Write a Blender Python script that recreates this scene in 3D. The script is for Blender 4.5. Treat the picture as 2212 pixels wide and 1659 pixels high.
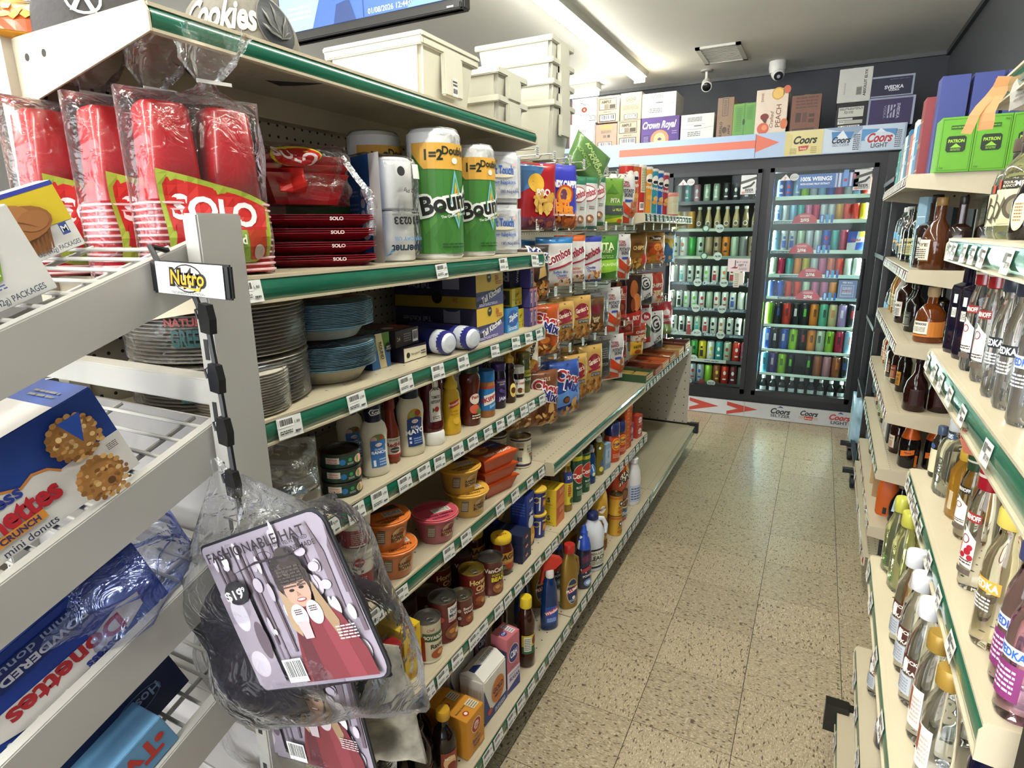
import bpy, bmesh, math, random
from mathutils import Vector, Matrix
random.seed(7)
SC = bpy.context.scene
for _o in list(bpy.data.objects): bpy.data.objects.remove(_o)
COL = SC.collection
R_ = math.radians

# ---------------------------------------------------------------- camera
cam_d = bpy.data.cameras.new('camera'); cam = bpy.data.objects.new('camera', cam_d); COL.objects.link(cam)
cam_d.sensor_width = 36.0; cam_d.lens = 1285.565 * 36.0 / 2212.0; cam_d.clip_start = .01; cam_d.clip_end = 60
_y, _p, _r = R_(27.06148), R_(-14.21907), R_(-0.70320)
_fw = Vector((-math.sin(_y)*math.cos(_p), math.cos(_y)*math.cos(_p), math.sin(_p)))
_rt = Vector((math.cos(_y), math.sin(_y), 0)); _up = _rt.cross(_fw)
_r2 = _rt*math.cos(_r) + _up*math.sin(_r); _u2 = _up*math.cos(_r) - _rt*math.sin(_r)
cam.matrix_world = Matrix(((_r2.x,_u2.x,-_fw.x,.69967),(_r2.y,_u2.y,-_fw.y,-1.60285),(_r2.z,_u2.z,-_fw.z,1.54056),(0,0,0,1)))
SC.camera = cam
# ---------------------------------------------------------------- world, exposure
w = bpy.data.worlds.new('world'); SC.world = w; w.use_nodes = True
w.node_tree.nodes['Background'].inputs[0].default_value = (.93, .96, 1, 1)
w.node_tree.nodes['Background'].inputs[1].default_value = 3.4
SC.view_settings.view_transform = 'Standard'; SC.view_settings.look = 'None'
SC.view_settings.exposure = 1.64; SC.view_settings.gamma = 1; SC.view_settings.use_curve_mapping = False
TUBE = 18.0

# ---------------------------------------------------------------- materials
def lin(h):
    h = h.lstrip('#'); c = [int(h[i:i+2], 16)/255 for i in (0, 2, 4)]
    return tuple((v/12.92 if v <= .04045 else ((v+.055)/1.055)**2.4) for v in c) + (1,)
_M = {}
def nt(name):
    m = bpy.data.materials.new(name); m.use_nodes = True
    return m, m.node_tree.nodes, m.node_tree.links, m.node_tree.nodes['Principled BSDF']
def P(col, rough=.45, metal=0, trans=0, ior=1.45, noise=.06, nscale=30, bump=0, coat=0, alpha=1, emit=0):
    k = (col, rough, metal, trans, ior, noise, nscale, bump, coat, alpha, emit)
    if k in _M: return _M[k]
    m, N, L, b = nt('paint_' + col.lstrip('#'))
    c = lin(col)
    b.inputs['Roughness'].default_value = rough; b.inputs['Metallic'].default_value = metal
    b.inputs['Transmission Weight'].default_value = trans; b.inputs['IOR'].default_value = ior
    b.inputs['Coat Weight'].default_value = coat; b.inputs['Coat Roughness'].default_value = .08
    b.inputs['Alpha'].default_value = alpha
    if emit:
        b.inputs['Emission Color'].default_value = c; b.inputs['Emission Strength'].default_value = emit
    if noise and not trans:
        tc = N.new('ShaderNodeTexCoord'); n = N.new('ShaderNodeTexNoise'); n.inputs['Scale'].default_value = nscale[0] if isinstance(nscale, tuple) else nscale
        if isinstance(nscale, tuple):
            mp = N.new('ShaderNodeMapping'); mp.inputs['Scale'].default_value = (1, 1, nscale[1]); L.new(tc.outputs['Object'], mp.inputs[0]); L.new(mp.outputs[0], n.inputs['Vector'])
        else: L.new(tc.outputs['Object'], n.inputs['Vector'])
        mx = N.new('ShaderNodeMix'); mx.data_type = 'RGBA'
        mx.inputs[6].default_value = tuple(v*(1-noise) for v in c[:3]) + (1,)
        mx.inputs[7].default_value = tuple(min(1, v*(1+noise)) for v in c[:3]) + (1,)
        L.new(n.outputs['Fac'], mx.inputs[0]); L.new(mx.outputs[2], b.inputs['Base Color'])
        if bump:
            bp = N.new('ShaderNodeBump'); bp.inputs['Strength'].default_value = bump; bp.inputs['Distance'].default_value = .004
            L.new(n.outputs['Fac'], bp.inputs['Height']); L.new(bp.outputs['Normal'], b.inputs['Normal'])
    else: b.inputs['Base Color'].default_value = c
    _M[k] = m; return m
def INK(col): return P(col, .5, noise=.02, nscale=12)
def FOIL(col, metal=.25): return P(col, .3, metal=metal, noise=.12, nscale=26, bump=.5, coat=.3)
def GLASS(col='#ffffff', rough=.03): return P(col, rough, trans=1, ior=1.4)
def METAL(col='#b9b9b4', rough=.3): return P(col, rough, metal=.9, noise=.05)
def LIQ(col, tr=.55): return P(col, .06, trans=tr, ior=1.35, coat=.4)
def FILM(col='#ffffff', fac=.16):
    k = ('film', col, fac)
    if k in _M: return _M[k]
    m, N, L, b = nt('clear_film'); N.remove(b)
    out = N['Material Output']; tr = N.new('ShaderNodeBsdfTransparent'); gl = N.new('ShaderNodeBsdfGlossy'); gl.inputs['Roughness'].default_value = .12
    gl.inputs['Color'].default_value = lin(col); tr.inputs['Color'].default_value = (.96, .96, .96, 1)
    df = N.new('ShaderNodeBsdfDiffuse'); df.inputs['Color'].default_value = lin(col)
    mg = N.new('ShaderNodeMixShader'); mg.inputs[0].default_value = .14; L.new(gl.outputs[0], mg.inputs[1]); L.new(df.outputs[0], mg.inputs[2])
    ms = N.new('ShaderNodeMixShader'); n = N.new('ShaderNodeTexNoise'); n.inputs['Scale'].default_value = 22; n.inputs['Distortion'].default_value = 2.5
    tc = N.new('ShaderNodeTexCoord'); L.new(tc.outputs['Object'], n.inputs['Vector'])
    bp = N.new('ShaderNodeBump'); bp.inputs['Strength'].default_value = .8; bp.inputs['Distance'].default_value = .008
    L.new(n.outputs['Fac'], bp.inputs['Height']); L.new(bp.outputs['Normal'], gl.inputs['Normal'])
    fr = N.new('ShaderNodeFresnel'); fr.inputs[0].default_value = 1.22; L.new(bp.outputs['Normal'], fr.inputs['Normal'])
    ad = N.new('ShaderNodeMath'); ad.operation = 'ADD'; ad.inputs[1].default_value = fac; L.new(fr.outputs[0], ad.inputs[0]); ad.use_clamp = True
    L.new(ad.outputs[0], ms.inputs[0]); L.new(tr.outputs[0], ms.inputs[1]); L.new(mg.outputs[0], ms.inputs[2]); L.new(ms.outputs[0], out.inputs[0])
    _M[k] = m; return m
def EMIT(col, s):
    k = ('e', col, s)
    if k in _M: return _M[k]
    m, N, L, b = nt('lit_' + col.lstrip('#')); b.inputs['Base Color'].default_value = lin(col)
    b.inputs['Emission Color'].default_value = lin(col); b.inputs['Emission Strength'].default_value = s
    _M[k] = m; return m
def PANE():
    if 'pane' in _M: return _M['pane']
    m, N, L, b = nt('door_glass'); N.remove(b); out = N['Material Output']
    tr = N.new('ShaderNodeBsdfTransparent'); tr.inputs['Color'].default_value = (.9, .95, .93, 1)
    gl = N.new('ShaderNodeBsdfGlossy'); gl.inputs['Roughness'].default_value = .03
    fr = N.new('ShaderNodeFresnel'); fr.inputs[0].default_value = 1.16; ms = N.new('ShaderNodeMixShader')
    L.new(fr.outputs[0], ms.inputs[0]); L.new(tr.outputs[0], ms.inputs[1]); L.new(gl.outputs[0], ms.inputs[2]); L.new(ms.outputs[0], out.inputs[0])
    _M['pane'] = m; return m
def HOLES(col, axes, pitch, rad, rows=None, rough=.42, slot=1.0, dark='#15130f'):
    """painted steel with a procedural grid of punched holes; axes = the two object axes; rows = ((v0,v1),..) bands that hold holes"""
    k = ('h', col, axes, pitch, rad, rows, slot)
    if k in _M: return _M[k]
    m, N, L, b = nt('punched_steel'); b.inputs['Roughness'].default_value = rough
    tc = N.new('ShaderNodeTexCoord'); sp = N.new('ShaderNodeSeparateXYZ'); L.new(tc.outputs['Object'], sp.inputs[0])
    def mt(op, a, bb=None, c=None):
        x = N.new('ShaderNodeMath'); x.operation = op
        for i, v in enumerate((a, bb, c)):
            if v is None: continue
            if isinstance(v, (int, float)): x.inputs[i].default_value = v
            else: L.new(v, x.inputs[i])
        return x.outputs[0]
    ds = []
    for i, a in enumerate(axes):
        pt = pitch[i]; s = mt('DIVIDE', sp.outputs[a], pt); f = mt('FRACT', s); d = mt('MULTIPLY', mt('SUBTRACT', f, .5), pt * (slot if i == 1 else 1))
        ds.append(mt('MULTIPLY', d, d))
    hole = mt('LESS_THAN', mt('SQRT', mt('ADD', ds[0], ds[1])), rad)
    if rows:
        tot = None
        for v0, v1 in rows:
            q = mt('MULTIPLY', mt('GREATER_THAN', sp.outputs[axes[1]], v0), mt('LESS_THAN', sp.outputs[axes[1]], v1))
            tot = q if tot is None else mt('ADD', tot, q)
        hole = mt('MULTIPLY', hole, tot)
    n = N.new('ShaderNodeTexNoise'); n.inputs['Scale'].default_value = 6; L.new(tc.outputs['Object'], n.inputs['Vector'])
    c = lin(col); m1 = N.new('ShaderNodeMix'); m1.data_type = 'RGBA'; m1.inputs[6].default_value = tuple(v*.92 for v in c[:3])+(1,); m1.inputs[7].default_value = tuple(min(1, v*1.06) for v in c[:3])+(1,)
    L.new(n.outputs['Fac'], m1.inputs[0]); m2 = N.new('ShaderNodeMix'); m2.data_type = 'RGBA'; m2.inputs[7].default_value = lin(dark)
    L.new(hole, m2.inputs[0]); L.new(m1.outputs[2], m2.inputs[6]); L.new(m2.outputs[2], b.inputs['Base Color'])
    _M[k] = m; return m

# ---------------------------------------------------------------- mesh helpers
def mesh_obj(name, bm, mats, parent=None, smooth=False, loc=None):
    me = bpy.data.meshes.new(name); bm.to_mesh(me); bm.free()
    for m in (mats if isinstance(mats, (list, tuple)) else [mats]): me.materials.append(m)
    if smooth:
        for p in me.polygons: p.use_smooth = True
        if smooth != 2:
            try: me.set_sharp_from_angle(angle=R_(40))
            except Exception: pass
    o = bpy.data.objects.new(name, me); COL.objects.link(o)
    if parent: o.parent = parent
    if loc: o.location = loc
    return o
def bx(bm, x0, y0, z0, x1, y1, z1, mi=0, bev=0):
    vs = [bm.verts.new((x, y, z)) for x in (x0, x1) for y in (y0, y1) for z in (z0, z1)]
    fs = [bm.faces.new([vs[i] for i in f]) for f in ((0,1,3,2),(4,6,7,5),(0,4,5,1),(2,3,7,6),(0,2,6,4),(1,5,7,3))]
    for f in fs: f.material_index = mi
    if bev:
        es = list({e for f in fs for e in f.edges})
        r = bmesh.ops.bevel(bm, geom=es, offset=bev, segments=2, affect='EDGES', clamp_overlap=True)
        for f in r['faces']: f.material_index = mi
    return fs
def box_obj(name, a, b, mat, parent=None, bev=0, smooth=False):
    bm = bmesh.new(); bx(bm, min(a[0],b[0]), min(a[1],b[1]), min(a[2],b[2]), max(a[0],b[0]), max(a[1],b[1]), max(a[2],b[2]), 0, bev)
    return mesh_obj(name, bm, mat, parent, smooth)
def lathe(bm, prof, seg=24, mi=0, cx=0, cy=0, fy=1, axis='z', cap0=True, cap1=True, sq=0):
    rings = []
    for r, z in prof:
        ring = []
        for i in range(seg):
            a = 2*math.pi*i/seg; rr = r
            if sq:
                c_, s_ = abs(math.cos(a)), abs(math.sin(a)); k = (c_**sq + s_**sq)**(-1/sq); rr = r*min(k, 1.32)
            p = (rr*math.cos(a)+cx, rr*math.sin(a)*fy+cy, z)
            if axis == 'x': p = (z, p[0], p[1])
            elif axis == 'y': p = (p[0], z, p[1])
            ring.append(bm.verts.new(p))
        rings.append(ring)
    for a, b in zip(rings, rings[1:]):
        for i in range(seg):
            f = bm.faces.new((a[i], a[(i+1) % seg], b[(i+1) % seg], b[i])); f.material_index = mi
    if cap0: bm.faces.new(rings[0][::-1]).material_index = mi
    if cap1: bm.faces.new(rings[-1]).material_index = mi
def lathe_obj(name, prof, mat, parent=None, **k):
    bm = bmesh.new(); lathe(bm, prof, **k); return mesh_obj(name, bm, mat, parent, True)
def tube(bm, pts, r, seg=8, mi=0):
    pts = [Vector(p) for p in pts]; rings = []
    for i, p in enumerate(pts):
        d = ((pts[min(i+1, len(pts)-1)] - pts[max(i-1, 0)])).normalized()
        a = d.cross(Vector((0,0,1)) if abs(d.z) < .9 else Vector((1,0,0))).normalized(); b = d.cross(a)
        rings.append([bm.verts.new(p + (a*math.cos(t)+b*math.sin(t))*r) for t in [2*math.pi*j/seg for j in range(seg)]])
    for a, b in zip(rings, rings[1:]):
        for i in range(seg): bm.faces.new((a[i], a[(i+1) % seg], b[(i+1) % seg], b[i])).material_index = mi
    bm.faces.new(rings[0][::-1]).material_index = mi; bm.faces.new(rings[-1]).material_index = mi
def prism(bm, pts, a, b, plane='xz', mi=0):
    """extrude the 2D polygon pts from a to b along the missing axis"""
    def q(p, t): return {'xz': (p[0], t, p[1]), 'yz': (t, p[0], p[1]), 'xy': (p[0], p[1], t)}[plane]
    A = [bm.verts.new(q(p, a)) for p in pts]; B = [bm.verts.new(q(p, b)) for p in pts]; n = len(pts)
    bm.faces.new(A[::-1]).material_index = mi; bm.faces.new(B).material_index = mi
    for i in range(n): bm.faces.new((A[i], A[(i+1) % n], B[(i+1) % n], B[i])).material_index = mi

def thing(name, label, cat, loc=(0,0,0), rz=0, group=None):
    o = bpy.data.objects.new(name, None); COL.objects.link(o); o.empty_display_size = .02
    o.location = loc; o.rotation_euler = (0, 0, R_(rz)); o['label'] = label; o['category'] = cat
    if group: o['group'] = group
    return o
def tag(o, label, cat, group=None, kind=None):
    o['label'] = label; o['category'] = cat
    if group: o['group'] = group
    if kind: o['kind'] = kind
    return o
def struct(o): o['kind'] = 'structure'; return o
def copy_tree(r, par=None):
    c = r.copy(); COL.objects.link(c)
    if par: c.parent = par
    for ch in r.children: copy_tree(ch, c)
    return c

# ---------------------------------------------------------------- printing on surfaces
_T = {}
def text_polys(s, shear=0, bold=0):
    bold = bold if bold > .075 else min(bold, .035); k = (s, shear, bold)
    if k not in _T:
        c = bpy.data.curves.new('t', 'FONT'); c.body = s; c.size = 1; c.resolution_u = 3; c.shear = shear; c.offset = bold; c.fill_mode = 'FRONT'
        o = bpy.data.objects.new('t', c); me = o.to_mesh()
        vs = [(v.co.x, v.co.y) for v in me.vertices]; fs = [tuple(p.vertices) for p in me.polygons]
        o.to_mesh_clear(); bpy.data.objects.remove(o); bpy.data.curves.remove(c)
        xs = [v[0] for v in vs] or [0, 1]
        _T[k] = (vs, fs, min(xs), max(xs))
    return _T[k]
def printed(name, ops, mapf, parent, ucuts=(), vcuts=(), eps=.0003, base=0.0006, unit=.001, mk=INK):
    """ops in millimetres on a flat sheet; mapf(u, v, lift) -> point on the real surface"""
    bm = bmesh.new(); cols = []; lay = 0
    def ci(c):
        if c not in cols: cols.append(c)
        return cols.index(c)
    def poly(pts, c):
        try: bm.faces.new([bm.verts.new((x, y, lay)) for x, y in pts]).material_index = ci(c)
        except ValueError: pass
    for op in ops:
        t = op[0]
        if t == 'r': poly([(op[1],op[2]),(op[3],op[2]),(op[3],op[4]),(op[1],op[4])], op[5])
        elif t == 'p': poly(op[1], op[2])
        elif t == 'e':
            a0, a1 = (op[6], op[7]) if len(op) > 6 else (0, 360); n = 20 if a1-a0 == 360 else 12
            k = n if a1-a0 == 360 else n+1
            poly([(op[1]+op[3]*math.cos(R_(a0+(a1-a0)*i/n)), op[2]+op[4]*math.sin(R_(a0+(a1-a0)*i/n))) for i in range(k)], op[5])
        elif t == 'o':   # ring
            c = op[5]; n = 20; q = op[6]
            for i in range(n):
                a, b = 2*math.pi*i/n, 2*math.pi*(i+1)/n
                poly([(op[1]+math.cos(x)*(op[3]-d), op[2]+math.sin(x)*(op[4]-d)) for x, d in ((a,0),(b,0),(b,q),(a,q))], c)
        elif t == 'l':   # lines of print too small to read
            _, u0, v0, u1, v1, n, c = op; st = (v1-v0)/n
            for i in range(n):
                y = v0 + st*i; x = u0; rr = random.Random(i*7+n)
                while x < u1-.5:
                    wd = min((u1-u0)*rr.uniform(.12, .35), u1-x); poly([(x,y+st*.2),(x+wd*.85,y+st*.2),(x+wd*.85,y+st*.68),(x,y+st*.68)], c); x += wd
        elif t == 'b':   # bar code
            _, u0, v0, u1, v1 = op; poly([(u0,v0),(u1,v0),(u1,v1),(u0,v1)], '#f2f2ee'); lay += 1
            x = u0+(u1-u0)*.08; rr = random.Random(3)
            while x < u1-(u1-u0)*.1:
                wd = (u1-u0)*rr.choice((.02,.035,.05)); poly([(x,v0+(v1-v0)*.22),(x+wd,v0+(v1-v0)*.22),(x+wd,v1-(v1-v0)*.08),(x,v1-(v1-v0)*.08)], '#1a1a1a'); x += wd + (u1-u0)*rr.choice((.02,.04))
        elif t == 't':   # text: ('t', s, u, v, h, col, {w, rot, shear, bold})
            _, s, u, v, h, c = op[:6]; o = op[6] if len(op) > 6 else {}
            vs, fs, x0, x1 = text_polys(s, o.get('shear', 0), o.get('bold', .01))
            sc = h/.7; sx = o['w']/(x1-x0) if 'w' in o else sc; cx = (x0+x1)/2; a = R_(o.get('rot', 0)); ca, sa = math.cos(a), math.sin(a)
            V = []
            for x, y in vs:
                X, Y = (x-cx)*sx, (y-.35)*sc
                V.append(bm.verts.new((u+X*ca-Y*sa, v+X*sa+Y*ca, lay)))
            k = ci(c)
            for f in fs:
                try: bm.faces.new([V[i] for i in f]).material_index = k
                except ValueError: pass
        lay += 1
    for cuts, ax in ((ucuts, 0), (vcuts, 1)):
        for q in cuts:
            no = (1,0,0) if ax == 0 else (0,1,0); co = (q,0,0) if ax == 0 else (0,q,0)
            bmesh.ops.bisect_plane(bm, geom=bm.verts[:]+bm.edges[:]+bm.faces[:], plane_co=co, plane_no=no, dist=1e-5)
    for v in bm.verts: v.co = Vector(mapf(v.co.x*unit, v.co.y*unit, base + v.co.z*eps))
    return mesh_obj(name, bm, [mk(c) for c in cols] or [INK('#ffffff')], parent)
def flat_map(ox=0, oy=0, oz=0): return lambda u, v, e: (ox+u, oy-e, oz+v)
def side_map(x, sgn=1): return lambda u, v, e: (x+sgn*e, u*sgn, v)
def top_map(z): return lambda u, v, e: (u, v, z+e)
def prof_r(prof, z):
    best = prof[-1][0]
    for (r0, z0), (r1, z1) in zip(prof, prof[1:]):
        if min(z0, z1) <= z <= max(z0, z1) and z1 != z0: return r0+(r1-r0)*(z-z0)/(z1-z0)
    return prof[0][0] if z < prof[0][1] else best
def round_print(name, ops, prof, parent, fy=1, seg=24, **k):
    def f(u, v, e):
        r = prof_r(prof, v); a = u/max(r, .004); return ((r+e)*math.sin(a), -(r*fy+e)*math.cos(a), v)
    rm = max(r for r, z in prof); st = rm*1000*2*math.pi/seg
    us = [x for o in ops for x in ([o[1], o[3]] if o[0] in 'rlb' else [])] or [0]
    n = 9
    return printed(name, ops, f, parent, [st*(i+.25) for i in range(-n, n)], [z*1000+.05 for r, z in prof[1:-1]], base=.0009, **k)
# ================================================================ product builders (each built once at its real size, front towards -Y)
REG = {}          # kind -> (builder, reference half-width or width, height, depth or None, name, category)
FIRST = {}
def kind(k, r, h, dep=None, name=None, cat=None):
    def d(f): REG[k] = (f, r, h, dep, name or k, cat or (name or k).replace('_', ' ')); return f
    return d
def place(k, x, y, z, r=None, h=None, rot=90, label='', group=None, var=None, dep=None, tilt=None, cat=None):
    f, R0, H0, D0, name, c0 = REG[k]; key = (k, var)
    if key not in FIRST:
        root = thing(name, label, c0); f(root, var) if var is not None else f(root); FIRST[key] = root
    else: root = copy_tree(FIRST[key])
    root['label'] = label; root['category'] = cat or c0
    if group: root['group'] = group
    elif 'group' in root: del root['group']
    sx = (r or R0)/R0; sz = (h or H0)/H0; sy = (dep/D0) if (dep and D0) else (sx if not D0 else 1)
    root.location = (x, y, z+.0004); root.scale = (sx, sy, sz)
    root.rotation_euler = (R_(tilt[0]), R_(tilt[1]), R_(rot)) if tilt else (0, 0, R_(rot))
    return root

def bottle(root, prof, mat, cap=None, capmat=None, ops=(), fy=1, lab='label', seg=24, sq=0, liquid=None, back=None):
    b = bmesh.new(); lathe(b, prof, seg=seg, fy=fy, sq=sq); mesh_obj('bottle_body', b, mat, root, True)
    if cap: lathe_obj('cap', cap, capmat, root, seg=20)
    if ops: round_print(lab, ops, prof, root, fy=fy)
def carton(root, W, D, H, col, front=(), top=(), left=(), right=(), bev=.0008, mat=None):
    """box with its base centre at the origin; prints on front, top, left and right"""
    box_obj('carton_body', (-W/2, -D/2, 0), (W/2, D/2, H), mat or P(col, .5, noise=.05), root, bev)
    if front: printed('front_print', front, flat_map(0, -D/2, 0), root)
    if top: printed('top_print', top, lambda u, v, e: (u, v, H+e), root)
    if left: printed('side_print', left, lambda u, v, e: (-W/2-e, -u, v), root)
    if right: printed('side_print', right, lambda u, v, e: (W/2+e, u, v), root)

# ---- canned food
def tin(root, R, H, col, ops, rim='#a9a8a2', top='ring', ribs=False):
    prof = [(R*.93,0),(R,.002),(R,.005),(R*.965,.007)]
    prof += [(R*.965,H-.007),(R,H-.005),(R,H-.001)]
    lathe_obj('can_body', prof, P(col, .35, noise=.03), root, cap1=False)
    rp = [(R*1.0,H-.003),(R*1.01,H),(R*.95,H),(R*.93,H-.004),(R*.7,H-.0035),(R*.66,H-.0028),(R*.3,H-.0028),(.001,H-.0028)]
    lathe_obj('can_lid', rp, METAL(rim, .28), root, cap0=False, cap1=False)
    if top == 'ring':
        b = bmesh.new(); lathe(b, [(.009,0),(.0105,.0008),(.009,.0016),(.0062,.0008),(.009,0)], seg=16, cap0=False, cap1=False, cx=0, cy=-R*.42)
        bx(b, -.004, -R*.9, .0004, .004, -R*.55, .0014); o = mesh_obj('pull_tab', b, METAL('#8c8a84', .3), root, True); o.location.z = H-.0025
    if ops: round_print('label', ops, [(R*.97,0),(R*.97,H)], root)
@kind('tuna_can', .041, .031, cat='can')
def _(r): tin(r, .041, .031, '#2a3a34', [('r',-42,5,42,26,'#2c4a3a'),('r',-40,11,-12,24,'#e8ddd2'),('t','Chicken',-26,20,4,'#c23a3a'),('t','of the Sea',-26,14.5,3.4,'#c23a3a'),('e',-6,14,6,6,'#2f77b5'),('e',9,17,4,4,'#3f9a5c'),('l',3,7,16,12,2,'#b9c8bd'),('e',28,15,10,9,'#e8a79a'),('e',25,15,3,8,'#7aa84d')], '#57534c', 'plain')
@kind('can_olives', .038, .108, name='food_can', cat='can')
def _(r): tin(r, .038, .108, '#e3dcc0', [('r',-60,96,60,101,'#4a3b52'),('r',-60,7,60,15,'#4a3b52'),('r',-30,66,-10,73,'#3c3644'),('l',-32,78,-8,92,3,'#8b8470'),('t','PITTED RIPE',20,78,4.5,'#3a3540'),('t','BLACK',20,68,8,'#2b2630'),('t','OLIVES',20,58,7,'#2b2630'),('r',10,45,30,52,'#8b3a2c'),('e',34,32,13,14,'#2b2527'),('b',-32,20,-14,44)], '#8d8770', 'ring')
@kind('can_hormel', .038, .11, name='food_can', cat='can')
def _(r): tin(r, .038, .11, '#7b2420', [('t','Hormel',10,84,15,'#e9c77e',{'bold':.03}),('t','Chili',14,64,15,'#e9c77e',{'bold':.03}),('t','WITH BEANS',12,50,5,'#e8ddc8'),('e',10,26,25,19,'#6b3520'),('e',4,30,12,9,'#a3572f'),('e',18,22,9,7,'#b98a52'),('e',-2,20,7,5,'#8b3f25')], '#b39a4e')
@kind('can_vancamp', .038, .11, name='food_can', cat='can')
def _(r): tin(r, .038, .11, '#5d2a22', [('t','VanCamp\'s',6,82,13,'#efe6d4',{'bold':.02}),('t','PORK AND',12,66,7,'#d8c83a'),('t','BEANS',12,53,13,'#e6d63e',{'bold':.03}),('e',12,24,24,19,'#8e5a36'),('e',4,28,8,6,'#c08a58'),('e',20,24,8,6,'#b57c4a'),('e',10,14,9,5,'#a0663c')], '#77736e', 'plain')
@kind('can_stew', .038, .118, name='food_can', cat='can')
def _(r): tin(r, .038, .118, '#6f2b28', [('p',[(-2,60),(40,60),(44,104),(-4,104)],'#e9e6df'),('t','Dinty',19,92,10,'#22304f',{'bold':.02}),('t','Moore',19,78,10,'#22304f',{'bold':.02}),('t','BEEF STEW',20,66,6,'#a83a2c'),('e',-22,72,8,8,'#b54c46'),('e',14,30,27,22,'#7a4e30'),('e',6,34,9,7,'#c07a3c'),('e',24,28,9,8,'#cfae7c'),('e',10,18,8,5,'#a86438')], '#7d7a74')
@kind('can_beanswieners', .033, .08, name='food_can', cat='can')
def _(r): tin(r, .033, .08, '#682f26', [('t','Beans &',10,52,8,'#efe4d2',{'bold':.02}),('t','Wieners',12,41,8,'#efe4d2',{'bold':.02}),('e',14,20,18,13,'#8e4d2c'),('e',8,22,6,4,'#b86d40'),('e',-20,48,5,5,'#c7bfae'),('e',-20,26,5,5,'#c7bfae')], '#8f8672')
@kind('can_ravioli', .036, .112, name='food_can', cat='can')
def _(r): tin(r, .036, .112, '#e3dcc4', [('r',-56,8,56,70,'#d8d0b4'),('p',[(-30,64),(36,56),(36,78),(-30,86)],'#3c5a33'),('t','BOYARDEE',4,71,9,'#f0ead8',{'rot':-7,'bold':.03}),('t','Chef',-8,94,7,'#a33328'),('t','Ravioli',12,48,12,'#33301f',{'bold':.03}),('e',10,24,20,13,'#a5502c'),('e',16,26,9,6,'#d9a35c'),('r',-40,9,-24,76,'#9c3a26')], '#8f8c88')
@kind('can_dark', .037, .108, name='food_can', cat='can')
def _(r): tin(r, .037, .108, '#3b1f1d', [('l',-20,30,20,70,4,'#8c6f4c')], '#55504a', 'plain')
@kind('dog_food_can', .033, .1, cat='can')
def _(r): tin(r, .033, .1, '#c99a35', [('r',-54,82,54,92,'#b9692f'),('e',8,60,11,12,'#23284a'),('e',8,60,6,6,'#dfe4ee'),('l',-8,36,28,48,2,'#7a4a22'),('e',8,22,18,10,'#a26a2e')], '#7d6c4a')
# ---- jars and squeeze bottles
@kind('ranch_bottle', .031, .17, name='dressing_bottle', cat='bottle')
def _(r): bottle(r, [(.027,0),(.031,.004),(.031,.02),(.0285,.04),(.0285,.075),(.031,.098),(.027,.115),(.018,.126),(.016,.13)], P('#ded6c2', .35), [(.0175,.124),(.0185,.127),(.0185,.168),(.017,.17)], P('#191d38', .35), [('r',-17,22,19,84,'#3f73b4'),('e',1,86,17,12,'#6f8a48'),('e',-9,86,7,7,'#d3a5a0'),('e',8,90,5,5,'#a8402c'),('r',-17,72,19,84,'#3f73b4'),('e',1,74,7,4,'#f1ecec'),('t','Kraft',1,74,3.6,'#b0263a'),('t','CLASSIC',1,64,3.4,'#e7ecf2'),('t','RANCH',1,57,6.5,'#f2f4f6',{'bold':.03}),('r',-12,26,-7,40,'#e8ecf2'),('l',0,26,16,44,3,'#b6cbe4')], fy=.72); printed('cap_print', [('p',[(-15,147),(-10,154),(14,152),(14,142),(-10,140)],'#f1f1f1'),('p',[(-12,147),(-9,152),(13,150.5),(13,143.5),(-9,142)],'#191d38'),('t','Kraft',2,147,6.5,'#f4f4f4',{'bold':.03})], lambda u, v, e: ((.0185+e)*math.sin(u/.0185), -(.0185+e)*math.cos(u/.0185), v), r, ucuts=range(-16, 17, 4))
@kind('hot_sauce', .0185, .168, name='sauce_bottle', cat='bottle')
def _(r): bottle(r, [(.017,0),(.0185,.003),(.0185,.075),(.012,.1),(.0095,.12),(.0095,.13)], LIQ('#93341b', .2), [(.012,.128),(.0125,.132),(.0115,.166),(.0105,.168)], P('#6f1c1c', .3), [('r',-20,18,20,62,'#ece4d8'),('t','FRANK\'S',0,57,4.5,'#3a3330'),('t','RedHot',2,46,9.5,'#b02f28',{'bold':.03}),('e',0,33,11,7,'#3c3430'),('t','ORIGINAL',0,33,3.4,'#efe8da'),('r',-20,18,20,23,'#b02f28')])
@kind('mayo_bottle', .034, .178, name='mayonnaise_bottle', cat='bottle')
def _(r): bottle(r, [(.03,0),(.034,.005),(.034,.03),(.031,.05),(.031,.075),(.0345,.105),(.033,.125),(.024,.142),(.0215,.146)], P('#d8d0b6', .35), [(.0215,.143),(.022,.147),(.022,.174),(.02,.178)], P('#1a2238', .35), [('e',2,98,19,20,'#c58a2e'),('e',-5,104,8,8,'#8fa44a'),('e',9,108,8,7,'#a0462c'),('r',-18,26,21,92,'#1e3a78'),('e',1,92,19,6,'#1e3a78'),('e',1,88,8,5,'#f0ecec'),('t','Kraft',1,88,4,'#b0263a'),('t','REAL',1,74,6,'#eef0f4'),('t','MAYO',1,63,11.5,'#f4f6f8',{'bold':.04,'rot':6}),('r',-14,34,-9,40,'#cfd8e8'),('r',-14,44,-9,50,'#cfd8e8'),('l',-4,32,16,48,3,'#8fa6cc')], fy=.66)
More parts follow.
